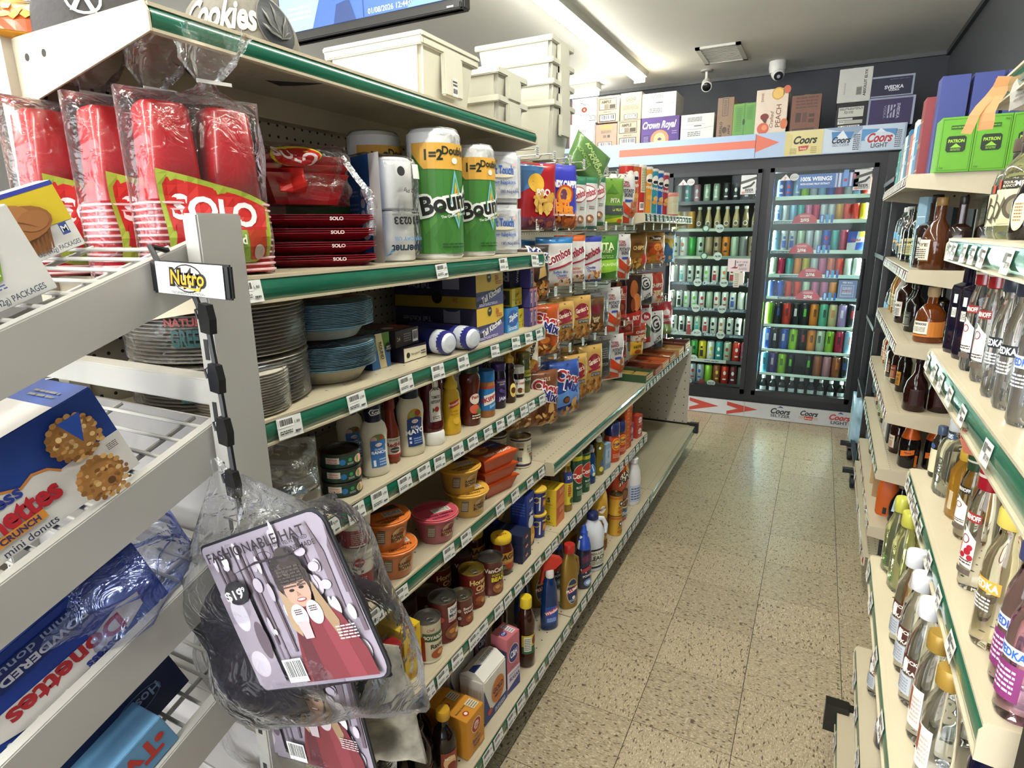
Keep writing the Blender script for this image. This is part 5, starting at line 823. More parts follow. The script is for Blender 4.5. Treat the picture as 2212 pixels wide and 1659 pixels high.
# ceiling light fixtures (the lamps of the room and unseen added ones)
def strip_light(x, y0, y1, label, w_=.075):
    r = thing('ceiling_light', label, 'light', (x, (y0+y1)/2, CEIL)); L_ = (y1-y0)/2
    b = bmesh.new(); prism(b, [(-w_-.008, 0), (w_+.008, 0), (w_*.9, -.04), (-w_*.9, -.04)], -L_, L_, 'xz'); mesh_obj('housing', b, P('#b4b3a8', .5), r)
    b = bmesh.new(); prism(b, [(w_*.62*math.cos(R_(a)), -.048-.03*math.sin(R_(a))) for a in range(-12, 193, 17)], -L_+.01, L_-.01, 'xz'); mesh_obj('diffuser', b, EMIT('#fffef2', TUBE), r, True)
    for s in (-1, 1): box_obj('end_cap', (-w_*.66, s*L_-.006, -.08), (w_*.66, s*L_+.006, -.0), P('#d2d1c6', .5), r)
    return r
strip_light(-.89, 1.63, 4.07, 'long white fluorescent ceiling light glowing above the cooler aisle')
strip_light(-.89, -.95, 1.47, 'white fluorescent ceiling light above the near end of the white bins')
strip_light(-.89, -3.5, -1.1, 'white fluorescent ceiling light behind the snack cake rack')
strip_light(-3.8, -1.9, .5, 'white fluorescent ceiling light above the next aisle, nearer one')
strip_light(-3.8, 1.2, 3.6, 'white fluorescent ceiling light above the next aisle, farther one')
strip_light(.5, -1.2, 1.2, 'added unseen white ceiling light over the aisle, out in front of the vodka shelves')  # out-of-view strip added to brighten the aisle
strip_light(.5, -4.0, -1.6, 'added unseen white ceiling light over the aisle behind the viewer')  # also added out of view, for more light from behind the camera
r = thing('ceiling_light', 'short glowing box light under the ceiling left of the stacked cases', 'light', (-1.62, 4.25, CEIL))
box_obj('housing', (-.3, -.07, -.045), (.29, .07, 0), P('#b4b3a8', .5), r); box_obj('diffuser', (-.3, -.065, -.09), (.27, .065, -.046), EMIT('#fffef6', TUBE*.6), r)
# vent and cameras
r = thing('ceiling_vent', 'square white air vent set in the ceiling beside the long light', 'vent', (-.155, 3.79, CEIL))
b = bmesh.new()
for a, c in (((-.165,-.25),(.165,-.215)),((-.165,.215),(.165,.25)),((-.165,-.25),(-.13,.25)),((.13,-.25),(.165,.25))): bx(b, a[0], a[1], -.016, c[0], c[1], 0)
mesh_obj('frame', b, P('#cfcec6', .5), r)
for i in range(11): o = box_obj('slat', (-.13, -.004, -.012), (.13, .012, -.007), P('#c4c3bb', .5), r); o.location.y = -.2+.04*i
r = thing('security_camera', 'small white bullet camera hanging left of the dome camera', 'camera', (-.35, 4.27, CEIL))
lathe_obj('mount', [(.05, -.012), (.052, 0)], P('#a5a49c', .5), r); b = bmesh.new(); tube(b, [(0,0,0),(0,0,-.07),(.005,-.012,-.09)], .012); mesh_obj('arm', b, P('#d2d1ca', .4), r, True)
b = bmesh.new(); lathe(b, [(.02,.06),(.042,.05),(.044,-.05),(.036,-.052)], axis='y', seg=20); o = mesh_obj('housing', b, P('#cfcec8', .35), r, True); o.location = (.01,-.03,-.125); o.rotation_euler = (R_(28),0,R_(10))
b = bmesh.new(); lathe(b, [(.036,-.0525),(.03,-.058),(.001,-.06)], axis='y', seg=20, cap0=False); o = mesh_obj('lens', b, P('#1d1d20', .1), r, True); o.location = (.01,-.03,-.125); o.rotation_euler = (R_(28),0,R_(10))
r = thing('security_camera', 'white dome camera with a round black lens under the ceiling', 'camera', (.22, 4.28, CEIL))
lathe_obj('mount', [(.06,-.09),(.068,-.05),(.066,0)], P('#d6d5cf', .35), r)
b = bmesh.new(); lathe(b, [(.056,.05),(.054,0),(.045,-.03),(.03,-.04)], axis='y', seg=24); o = mesh_obj('eyeball', b, P('#cfceca', .3), r, True); o.location = (.01,-.02,-.1); o.rotation_euler = (R_(35),0,R_(12))
b = bmesh.new(); lathe(b, [(.036,-.039),(.034,-.046),(.001,-.047)], axis='y', seg=24, cap0=False); o = mesh_obj('lens_ring', b, P('#2c2d30', .2), r, True); o.location = (.01,-.02,-.1); o.rotation_euler = (R_(35),0,R_(12))
b = bmesh.new(); lathe(b, [(.014,-.047),(.013,-.05),(.001,-.05)], axis='y', seg=16, cap0=False); o = mesh_obj('lens', b, P('#b4b8bc', .1), r, True); o.location = (.01,-.02,-.1); o.rotation_euler = (R_(35),0,R_(12))

# ================================================================ SHELVING
CREAM = '#bdb299'; GREEN = '#156049'
def tag_mesh(v=0):
    ops = [[('r',-25,-17,25,17,'#dedfdc'),('l',-22,4,6,14,1,'#2a2a2a'),('b',-22,1,8,15),('t','1.99',15,6,5,'#2a2a2a'),('l',-22,-10,4,-3,2,'#3a3a3a'),('l',8,-12,20,-5,1,'#3a3a3a')],
           [('r',-25,-17,25,17,'#dcdcd8'),('l',-20,2,20,13,2,'#2a2a2a'),('l',-20,-14,8,-4,2,'#4a4a4a'),('t','2.49',14,-8,5,'#1d1d1d')],
           [('r',-25,-17,25,17,'#d9d5cf'),('b',-22,-6,-2,14),('r',-1,-16,-.4,16,'#3a3a3a'),('t','$7.99',12,-4,8,'#2a2a2a',{'rot':0}),('l',2,6,22,14,1,'#3a3a3a')]][v]
    return ops
TAGS = {}
def put_tag(sh, x, y, z, v=0, s=1, tilt=0):
    k = (v,)
    if k not in TAGS:
        o = printed('price_tag', tag_mesh(v), flat_map(), sh); TAGS[k] = o
    else: o = TAGS[k].copy(); COL.objects.link(o); o.parent = sh
    o.location = (x, y, z); o.scale = (s, 1, s); o.rotation_euler = (R_(-8), R_(tilt), 0); return o
def gondola(label, ox, oy, rot, L, shelves, backz, back_y=0, kick=True, red=False, top_cap=True, name='gondola_shelving', uprights=(0,)):
    r = thing(name, label, 'shelving', (ox, oy, 0), rot)
    box_obj('back_panel', (0, 0, .1), (L, .012, backz), HOLES('#a89f8e', (0, 2), (.0254, .0254), .0033, dark='#1a1814', rough=.5), r)
    for u in uprights: box_obj('upright', (u*L-.016, -.012, 0), (u*L+.016, .02, backz+.01), HOLES('#b5ad9c', (0, 2), (.4, .0254), .004, rough=.5), r)
    for s in shelves:
        z, d = s['z'], s['d']; base = s.get('base'); th = .03
        b = bmesh.new(); bx(b, .002, -d, z-.004, L-.002, -.012, z)                       # deck
        lip = .044 if not s.get('lip') else s['lip']
        bx(b, .002, -d-.006, z-lip, L-.002, -d, z-.0005); bx(b, .002, -d-.012, z-lip, L-.002, -d-.006, z-lip+.004); bx(b, .002, -d-.009, z-.005, L-.002, -d-.006, z)
        if not base: bx(b, .002, -.05, z-.05, L-.002, -.012, z-.004)
        rows = s.get('rows', ((-d+.012, -d+.08),)); pit = s.get('pit', (.0254, .0254))
        sh = mesh_obj('shelf', b, HOLES(CREAM, (0, 1), pit, .0027, rows, slot=s.get('slot', 1), rough=.3), r)
        b = bmesh.new(); n = 6; hz = lip-.01                                               # curved price channel
        for part in ([(0, L)] if not red else [(0, L)]):
            pts = [(-d-.0065-.0045*math.sin(math.pi*i/n), z-lip+.005+hz*i/n) for i in range(n+1)]
            prism(b, pts+[(-d-.006, z-.005), (-d-.006, z-lip+.005)], part[0]+.004, part[1]-.004, 'yz')
        mesh_obj('price_channel', b, P('#8e2f28' if s.get('red') else GREEN, .16, noise=.18, nscale=18, coat=.8), sh, True)
        for e in (0, 1):                                                                      # end brackets
            b = bmesh.new(); x0 = .0 if e == 0 else L-.002; bh = .1
            prism(b, [(-d-.012, z-lip), (-d-.012, z-.012), (-d-.004, z+.001), (-.0, z+.001), (-.0, z-bh)], x0-.0015, x0+.0015, 'yz')
            for hx, hz_ in ((-d*.28, z-.03), (-d*.14, z-.03)): lathe(b, [(.0055, x0-.0021), (.0055, x0+.0021)], seg=10, axis='x', cx=hx, cy=hz_, mi=1)
            if not base: mesh_obj('bracket', b, [P(CREAM, .35, noise=.05), P('#2a2722', .6)], sh)
            else: b.free()
        for i, (x, v) in enumerate(s.get('tags', ())):
            put_tag(sh, x, -d-.0125, z-lip/2-.001, v, random.uniform(.95, 1.08)*s.get('ts', 1), random.uniform(-3, 3))
        if base and kick:
            box_obj('kick_plate', (0, -d+.05, 0), (L, -d+.07, z-.03), P('#16140f', .6), r)
    return r
def tg(n, a, b, v=0, jit=.012, skip=()): return [(a+(b-a)*i/(n-1)+random.uniform(-jit, jit), v) for i in range(n) if i not in skip]
XB = -.46
G1 = gondola('near section of the cream left shelving, holding cups, plates, sauces and cans', XB, -1.039, 90, 1.219, [
    dict(z=.178, d=.47, base=1, lip=.052, tags=tg(16, .08, 1.17), rows=((-.47+.015, -.47+.16),), pit=(.045, .03)),
    dict(z=.505, d=.42, tags=tg(13, .32, 1.18), rows=((-.42+.01, -.42+.14),), pit=(.05, .034)),
    dict(z=.764, d=.367, tags=tg(11, .2, 1.18, skip=(3, 6)), rows=((-.36+.01, -.36+.14),), pit=(.05, .034)),
    dict(z=1.022, d=.365, tags=tg(15, .12, 1.19), rows=((-.36+.01, -.36+.14),), pit=(.05, .034)),
    dict(z=1.246, d=.363, tags=[(.13, 0), (.30, 0), (.46, 0), (.585, 0), (.70, 0), (.87, 0), (1.0, 0), (1.09, 0), (1.17, 0)], rows=((-.36+.01, -.36+.14),), pit=(.05, .034)),
    dict(z=1.48, d=.362, tags=[(.08, 0), (.62, 0), (.93, 0), (1.14, 0)], rows=((-.3, -.24),)),
    dict(z=1.84, d=.335, lip=.036, rows=((-.2, -.14),), slot=3)], 1.86, uprights=(0, 1))
for o in G1.children: pass
for x, v in ((.585, 1), (.62, 1)): pass
PEG = '#6d675c'
G2 = gondola('middle section of the left shelving with hanging snack bags above an empty grey shelf', XB, .18, 90, 1.219, [
    dict(z=.18, d=.468, base=1, lip=.052, tags=tg(17, .05, 1.17), rows=((-.468+.015, -.468+.1),), pit=(.0254, .03)),
    dict(z=.505, d=.42, tags=tg(17, .05, 1.17), rows=((-.42+.01, -.42+.1),), pit=(.0254, .034)),
    dict(z=.765, d=.397, lip=.046, rows=((-.397+.02, -.397+.046), (-.397+.075, -.397+.1)), pit=(.0254, .0254), tags=())], 1.82, uprights=(1,))
G3 = gondola('far section of the left shelving with canisters on top and candy boxes below', XB, 1.399, 90, 1.219, [
    dict(z=.182, d=.468, base=1, lip=.052, rows=((-.468+.02, -.468+.045), (-.468+.075, -.468+.1)), pit=(.0254, .0254), tags=[]),
    dict(z=.765, d=.40, tags=tg(18, .05, 1.17), ts=.8),
    dict(z=1.63, d=.36, tags=tg(13, .05, 1.17), ts=1)], 1.82, uprights=(1,))
b = bmesh.new(); bx(b, 1.219, -.5, .135, 1.235, -.0, .2); bx(b, 1.205, -.5, .13, 1.24, -.44, .205); mesh_obj('end_guard', b, P('#16150f', .35), G3, False)
box_obj('side_panel', (1.205, -.42, .2), (1.213, -.02, .76), HOLES('#b5ad9c', (1, 2), (.06, .06), .004), G3)
# peg hooks with price flags
def hooks(G, zs, ys, ln=.3):
    first = None
    for z in zs:
        for y in ys:
            if first is None:
                b = bmesh.new(); tube(b, [(0,0,0),(0,-ln,0),(0,-ln-.012,.012)], .0026, 6); tube(b, [(0,0,.03),(0,-ln*.96,.03),(0,-ln*.97,.022)], .0022, 6)
                o = mesh_obj('peg_hook', b, METAL('#c9c6b8', .3), G, True); f = printed('price_flag', [('r',-13,-24,13,12,'#d3d3d0'),('l',-9,-18,9,8,4,'#6a6a68')], flat_map(0, -ln*.985, .028), o, mk=lambda c: P(c, .3)); first = o
            else: o = copy_tree(first, G)
            o.location = (y, 0, z); 
hooks(G2, (1.775,), [.09+.145*i for i in range(8)], .31)
hooks(G2, (1.545,), [.09+.145*i for i in range(8)], .31)
hooks(G2, (1.31, 1.075), [.1+.15*i for i in range(8)], .31)
hooks(G3, (1.545, 1.33, 1.1), [.08+.2*i for i in range(6)], .3)
# liquor shelving on the right
RX = 1.385
GR1 = gondola('near right shelving with vodka bottles on cream shelves with green strips', RX, .11, -91.2, .92, [
    dict(z=.18, d=.50, base=1, tags=tg(5, .12, .8, 2), rows=((-.5+.05, -.5+.09),), pit=(.03, .04)),
    dict(z=.40, d=.477, tags=tg(6, .12, .8, 2), rows=((-.477+.05, -.477+.09),), pit=(.04, .04)),
    dict(z=.685, d=.476, lip=.05, tags=[(.05, 2), (.2, 2), (.42, 2), (.62, 2)], rows=((-.476+.03, -.476+.055),), pit=(.03, .0254), slot=.6),
    dict(z=.947, d=.42, lip=.055, tags=[(.04, 2), (.11, 2), (.17, 2), (.23, 2), (.3, 2), (.45, 2), (.58, 2), (.72, 2)], rows=((-.42+.03, -.42+.055),), pit=(.03, .0254), slot=.6),
    dict(z=1.258, d=.418, lip=.06, tags=[(.02, 2), (.14, 2), (.24, 2), (.36, 2), (.5, 2), (.7, 2)], rows=((-.418+.03, -.418+.055),), pit=(.03, .0254), slot=.6),
    dict(z=1.517, d=.416, lip=.05, tags=[(.06, 2), (.12, 2), (.24, 2), (.33, 2), (.42, 2), (.6, 2)]),
    dict(z=1.838, d=.375, lip=.05)], 2.0, uprights=(0, 1))
b = bmesh.new(); bx(b, -.012, -.53, .12, .0, -.1, .195); bx(b, -.016, -.54, .11, .02, -.48, .2); mesh_obj('end_guard', b, P('#16150f', .35), GR1)
GR2 = gondola('far right shelving with dark spirits on cream shelves with striped strips', 1.40, 2.29, -90.9, 1.22, [
    dict(z=.2, d=.385, base=1, red=1, tags=tg(3, .2, 1.1)),
    dict(z=.341, d=.38, red=1, tags=tg(7, .1, 1.15), rows=((-.38+.05, -.38+.08),), ts=.8),
    dict(z=.596, d=.38, tags=tg(12, .06, 1.15), ts=.8, rows=((-.38+.03, -.38+.055),), pit=(.0254, .0254)),
    dict(z=.838, d=.378, red=1, tags=tg(13, .05, 1.16), ts=.8, rows=((-.378+.03, -.378+.055),), pit=(.0254, .0254)),
    dict(z=1.113, d=.378, red=1, tags=tg(17, .04, 1.18), ts=.8),
    dict(z=1.389, d=.375, red=1, tags=tg(18, .04, 1.18), ts=.8),
    dict(z=1.729, d=.42, red=1, tags=tg(19, .04, 1.18), ts=.8)], 1.95, uprights=(0, 1))

# ================================================================ WALK-IN COOLER
FY = 3.612; ck = thing('walk_in_cooler', 'black walk-in drinks cooler with lit glass doors at the aisle end', 'cooler', (.3, FY, 0))
def W(o): o.location = o.location - Vector((.3, FY, 0)); return o
BK = P('#0b0c0e', .42, noise=.1); BK2 = P('#101215', .35, noise=.1)
b = bmesh.new()
bx(b, -1.9, FY+.02, 1.968, 1.06, FY+.12, 2.075); bx(b, -1.9, FY+.02, .13, 1.06, FY+.12, .225)
for a, c in ((1.0, 1.06), (.225, .3), (-.56, -.465), (-1.9, -.56)): bx(b, a, FY+.021, .225, c, FY+.12, 1.968)
W(mesh_obj('door_frame', b, BK, ck))
W(box_obj('side_panel', (1.06, FY+.03, 0), (1.449, FY+.1, 2.07), P('#1b1d21', .35, noise=.15), ck))
W(box_obj('roof', (-1.9, FY+.03, 2.22), (1.06, 4.6, 2.25), P('#3a3c40', .6), ck))
W(box_obj('back_liner', (-.56, 4.3, .13), (1.06, 4.34, 2.2), P('#101214', .6), ck)); W(box_obj('base', (-1.9, FY+.03, .0), (1.06, 4.5, .13), P('#17181a', .6), ck))
W(box_obj('partition', (.255, FY+.12, .13), (.27, 4.3, 2.1), P('#101214', .6), ck)); W(box_obj('partition', (-.58, FY+.12, .13), (-.56, 4.3, 2.1), P('#101214', .6), ck)); W(box_obj('partition', (1.045, FY+.12, .13), (1.06, 4.3, 2.1), P('#101214', .6), ck))
LED = EMIT('#eafff6', 60)
for x in (.308, .992): W(box_obj('led_strip', (x-.006, FY+.125, .3), (x+.006, FY+.14, 1.93), LED, ck))
for x in (-.47, .218): W(box_obj('led_strip', (x-.005, FY+.125, .5), (x+.005, FY+.14, 1.7), EMIT('#f2ffe8', 44), ck))
for nm, x0, x1, lab in (('door', -.475, .235, 'left'), ('door', .29, 1.01, 'right')):
    b = bmesh.new(); f = .035
    for a in ((x0, .2, x0+f, 2.0), (x1-f, .2, x1, 2.0), (x0, .2, x1, .2+f+.01), (x0, 2.0-f, x1, 2.0)): bx(b, a[0], FY-.02, a[1], a[2], FY+.02, a[3], 0, .003)
    d = W(mesh_obj('door', b, BK2, ck)); d['label'] = lab + ' glass cooler door in a black frame'
    box_obj('pane', (x0+f-.002, FY-.004, .2+f), (x1-f+.002, FY+.002, 2.0-f), PANE(), d)
    hx = x0+.02 if lab == 'left' else x1-.02
    b = bmesh.new(); tube(b, [(hx, FY-.02, .95), (hx, FY-.055, .97), (hx, FY-.055, 1.3), (hx, FY-.02, 1.32)], .009); mesh_obj('handle', b, P('#22252a', .25), d, True)
    gm = lambda u, v, e: (u, FY-.006-e, v)
    def sticker(name, ops): printed(name, ops, lambda u, v, e: (u, FY-.0065-e, v), d, mk=lambda c: P(c, .4))
    X0 = x0*1000
    sticker('door_number', [('p',[(X0+70,1905),(X0+112,1950),(X0+150,1905)],'#d6d3cf'),('t','6' if lab == 'left' else '7',X0+110,1918,20,'#a8403a',{'bold':.02}),('e',X0+172,1926,30,26,'#d3d3cf'),('e',X0+172,1926,26,22,'#bfc0bd'),('t','Cold',X0+172,1926,16,'#8a8a86',{'shear':.3})])
    xr = x1*1000-152
    sticker('poster', [('r',xr,1815,xr+112,1958,'#d3d4d2'),('p',[(xr,1890),(xr+60,1908),(xr+112,1925),(xr+112,1945),(xr+40,1922),(xr,1912)],'#4a4c44'),('p',[(xr+10,1866),(xr+70,1886),(xr+96,1912),(xr+104,1900),(xr+78,1870),(xr+20,1854)],'#3a3a38'),('t','BEER',xr+66,1846,20,'#3c3c3c',{'bold':.05}),('l',xr+36,1824,xr+98,1834,1,'#3c3c3c'),('e',xr+22,1828,14,9,'#c98a7c')])
    if lab == 'left':
        sticker('notice', [('r',30,1215,206,1320,'#d9c9cb'),('t','BUY ONE',140,1292,14,'#5a4a4e'),('t','GET 1',140,1268,16,'#3c3438',{'bold':.04}),('p',[(70,1250),(88,1262),(96,1250),(110,1258),(104,1240),(52,1242)],'#8c3a44'),('r',84,1262,92,1306,'#4a4a50'),('l',116,1230,180,1250,2,'#8c7a80')])
        sticker('notice', [('r',84,1090,128,1215,'#d6d0c0'),('r',116,1110,160,1210,'#cfc8ba'),('l',90,1096,122,1205,7,'#7a746a'),('t','ENERGY',196,1130,13,'#c9ced4',{'rot':90,'bold':.04})])
    else:
        sticker('poster', [('r',490,1840,890,1942,'#4a70a8'),('t','100% WIIINGS',612,1908,28,'#e6ecf4',{'bold':.05,'w':210}),('t','WITH ICONIC FRUIT EXTRACT',606,1872,13,'#dfe6f0',{'bold':.04,'w':200}),('r',740,1842,752,1940,'#a9b4c8'),('r',762,1842,776,1940,'#c2cad8'),('r',790,1846,822,1962,'#6c96d0'),('r',796,1880,816,1900,'#b03a4c'),('r',834,1846,848,1940,'#c9d0dc'),('r',852,1900,870,1930,'#b05a6c')])
        sticker('poster', [('r',842,1025,966,1165,'#6f8cb8'),('r',860,1040,948,1130,'#b9c6dc'),('r',864,1044,944,1126,'#7f99c2'),('l',872,1060,936,1114,4,'#d3dcea'),('t','RED BULL',904,1148,11,'#dfe6f2',{'bold':.03}),('t','ENERGY',904,1086,12,'#a04a5c',{'bold':.03})])
hb = W(box_obj('header_banner', (-1.85, FY-.03, 2.075), (1.143, FY+.02, 2.252), P('#9fb4cf', .4, noise=.03), ck, .002))
BMAP = lambda u, v, e: (u, FY-.0305-e, v)
def coors(x0, x1, z0, z1, kind_):
    cx = (x0+x1)/2; h = z1-z0; w_ = x1-x0
    if kind_ == 'banquet': return [('r',x0,z0,x1,z1,'#d3c88e'),('l',x0+6,z0+10,x0+40,z1-20,9,'#8c8450'),('p',[(x0,z1),(x0+50,z1-30),(x0+50,z0),(x0,z0)],'#cabd80'),('t','Coors',cx+10,z0+h*.62,h*.3,'#22241d',{'shear':.35,'bold':.04,'w':w_*.62}),('p',[(cx-28,z0+h*.16),(cx+26,z0+h*.2),(cx+36,z0+h*.38),(cx-34,z0+h*.36)],'#b5453a'),('t','Banquet',cx,z0+h*.27,h*.1,'#e9dcc0',{'w':44}),('l',cx-90,z0+8,cx-44,z0+h*.3,4,'#9c8a4c'),('l',cx+50,z0+8,cx+90,z0+h*.34,4,'#9c8a4c')]
    if kind_ == 'seltzer': return [('r',x0,z0,x1,z1,'#c3cfdc'),('p',[(x0,z1),(x0+w_*.5,z1-h*.2),(x0+w_*.75,z0+h*.5),(x1,z1-h*.1),(x1,z1)],'#8fa0b8'),('p',[(x0+w_*.2,z1-h*.16),(x1-w_*.2,z1-h*.2),(x1-w_*.28,z0+h*.5),(x0+w_*.24,z0+h*.5)],'#4f82b8'),('p',[(x0+w_*.3,z0+h*.55),(cx,z1-h*.12),(x1-w_*.32,z0+h*.5)],'#dfe4e8'),('t','Coors',cx-4,z0+h*.5,h*.24,'#26282e',{'shear':.35,'bold':.04,'w':w_*.5}),('t','SELTZER',cx-4,z0+h*.3,h*.1,'#7c8088',{'w':w_*.46}),('l',x1-w_*.2,z0+10,x1-6,z0+h*.7,8,'#4a4c58')]
    return [('r',x0,z0,x1,z1,'#bfcede'),('p',[(x0,z1-h*.14),(x1-w_*.16,z1-h*.2),(x1-w_*.2,z0+h*.4),(x0,z0+h*.4)],'#5c92c4'),('p',[(x0+w_*.2,z0+h*.5),(x0+w_*.44,z1-h*.14),(x0+w_*.74,z0+h*.5)],'#dbe3ea'),('e',cx-16,z0+h*.48,w_*.36,h*.24,'#cdd9e4'),('t','Coors',cx-14,z0+h*.5,h*.34,'#b5343c',{'shear':.35,'bold':.04,'w':w_*.6}),('t','LIGHT',cx-14,z0+h*.2,h*.17,'#4a4c54',{'bold':.02,'w':w_*.4}),('l',x1-w_*.2,z0+12,x1-12,z1-40,9,'#5c5c68')]
printed('banner_print', [('t','BEER',-1220,2166,92,'#5b5e66',{'bold':.06,'w':410}),('p',[(-905,2150),(170,2150),(170,2118),(335,2180),(170,2246),(170,2206),(-905,2206)],'#cf6f5a')]+coors(375,630,2079,2250,'banquet')+coors(632,872,2079,2250,'seltzer')+coors(874,1130,2079,2250,'light'), BMAP, hb, eps=.0004)
b = bmesh.new(); tube(b, [(.168, FY-.033, 2.08), (.168, FY-.033, 2.25)], .0012, 4); mesh_obj('banner_seam', b, P('#3a3c40', .6), hb)
for x0, x1, ops in ((-1.9, .248, [('p',[(-730,40),(-560,40),(-560,14),(-310,68),(-560,122),(-560,96),(-730,96)],'#b2402f'),('p',[(-700,54),(-600,54),(-600,80),(-700,80)],'#cdd0d2'),('p',[(-204,8),(44,70),(-204,122),(-204,92),(-120,68),(-204,36)],'#b2402f'),('p',[(110,8),(246,44),(246,96),(110,120),(110,88),(200,66),(110,36)],'#b2402f')]),
                    (.25, 1.075, [('p',[(252,46),(252,96),(356,76)],'#b2402f'),('t','Coors',532,84,44,'#1f2226',{'shear':.35,'bold':.05,'w':150}),('p',[(505,114),(530,130),(555,114)],'#3a4a8c'),('t','SELTZER',532,44,24,'#3a3c44',{'bold':.02,'w':148}),('t','Coors',745,92,40,'#1f2226',{'shear':.35,'bold':.05,'w':130}),('p',[(715,36),(770,36),(778,66),(707,66)],'#b5453a'),('t','Banquet',742,51,14,'#e9dcc0',{'w':52}),('l',672,40,704,64,3,'#b8a06c'),('l',782,40,812,64,3,'#b8a06c'),('t','Coors',965,86,44,'#b5343c',{'shear':.35,'bold':.05,'w':150}),('p',[(945,116),(968,132),(991,116)],'#3a4a8c'),('t','LIGHT',965,42,26,'#3a3c44',{'bold':.02,'w':120})])):
    kp = W(box_obj('kick_panel', (x0, FY-.006, .004), (x1, FY+.01, .132), P('#bfc1c2', .45, noise=.12, nscale=7), ck)); printed('panel_print', ops, lambda u, v, e: (u, FY-.0065-e, v), kp)
# shelves inside, with the strips on their front edges
LZ = [1.771, 1.552, 1.326, 1.107, .886, .669, .441, .236]; RZ = [1.785, 1.604, 1.375, 1.187, 1.013, .786, .58, .376]
def cooler_shelf(x0, x1, z, col, ops=(), h=.028):
    b = bmesh.new(); bx(b, x0, FY+.115, z-.01, x1, FY+.5, z-.004)
    s = W(mesh_obj('shelf', b, P('#2a2d31', .5), ck)); st = box_obj('price_strip', (x0, FY+.108, z-.018), (x1, FY+.115, z+h-.018), P(col, .35), s, .001)
    if ops: printed('strip_print', ops, lambda u, v, e: (u, FY+.107-e, v), s, mk=lambda c: P(c, .4))
def roundel(x, z, s='$4.99'): return [('e',x,z,34,34,'#cfd2d0'),('t',s,x,z,17,'#2c2e30',{'bold':.04,'w':48})]
for i, z in enumerate(LZ):
    zz = z*1000-4; ops = []
    if i in (1, 2): ops = [('r',-450,zz-10,-60,zz+8,'#b9c2a8'),('t','COFFEE',-300,zz,12,'#e6e8e0')]+roundel(-70, zz+10)+[('e',-180,zz+12,30,30,'#3f6c5c'),('e',-180,zz+12,20,20,'#d0d6cc')]
    if i in (3, 4): ops = [('t','ESSENTIAL',-360,zz,16,'#9fb8cc',{'bold':.04,'w':150}),('t','ENERGY',120,zz,16,'#b9c6d2',{'bold':.04,'w':110})]+roundel(-220, zz+10)+roundel(-5, zz+10)+[('t','CELSIUS',-110,zz+6,18,'#d9dee2',{'bold':.04,'shear':.3}),('o',-160,zz+6,16,16,'#d9dee2',6)]
    if i == 5: ops = [('r',-450,zz-14,-160,zz+16,'#b9c0bc'),('e',-400,zz+14,38,30,'#d3d8d4'),('t','$2.29',-400,zz+14,16,'#2c2e30'),('e',-200,zz+14,38,30,'#d3d8d4'),('t','$4.29',-200,zz+14,16,'#2c2e30'),('r',-290,zz-6,-250,zz+40,'#8c2f34'),('t','CELSIUS',-90,zz+4,18,'#d9dee2',{'bold':.04,'shear':.3}),('t','ENERGY',130,zz-2,16,'#b9c6d2',{'bold':.04,'w':110})]+roundel(0, zz+6, '$5.99')
    if i == 6: ops = [('r',-450,zz-14,60,zz+16,'#c2c7c4'),('r',-300,zz-8,-260,zz+38,'#8c2f34'),('e',-215,zz+16,36,28,'#d3d8d4'),('t','$4.29',-215,zz+16,15,'#2c2e30'),('l',-120,zz-6,0,zz+6,1,'#2c2e30')]
    if i == 7: ops = [('e',-250,zz+10,36,26,'#d3d8d4'),('t','$5.29',-250,zz+10,15,'#2c2e30'),('r',-150,zz-10,-110,zz+34,'#8c2f34'),('e',-50,zz+10,36,26,'#d3d8d4'),('t','$4.29',-50,zz+10,15,'#2c2e30')]
    cooler_shelf(-.45, .21, z, '#4e5f70' if i in (3, 4, 5) else '#7d8f8a' if i in (1, 2) else '#4c5054', ops)
for i, z in enumerate(RZ):
    zz = z*1000-4; ops = []
    if i in (1, 2, 3, 4):
        cx = 560 if i < 3 else 640; cx0 = cx-220; p_ = '2/$5' if i == 1 else '2/$6'
        ops = [('r',cx0,zz-12,cx0+150,zz+6,'#2c3c5c'),('t','VITALIZES BODY AND MIND',cx0+75,zz-3,8,'#dfe6ee',{'bold':.04,'w':140}),('e',cx,zz-12,88,78,'#b02f42',0,180),('t',p_,cx,zz+12,24,'#f2e9ea',{'bold':.05}),('l',cx-36,zz+34,cx+36,zz+54,2,'#e2b9be'),('r',cx+104,zz-10,cx+134,zz+50,'#2c4ea4'),('r',cx+112,zz-4,cx+126,zz+44,'#a9b9dc'),('r',cx+144,zz-10,cx+166,zz+50,'#3f8cc4'),('r',cx+180,zz-10,cx+196,zz+50,'#2c5cae')]
    cooler_shelf(.335, .985, z, '#c9dcd2', ops, h=.022 if i > 3 else .028)
cooler_shelf(.335, .985, .14, '#2a2d30')
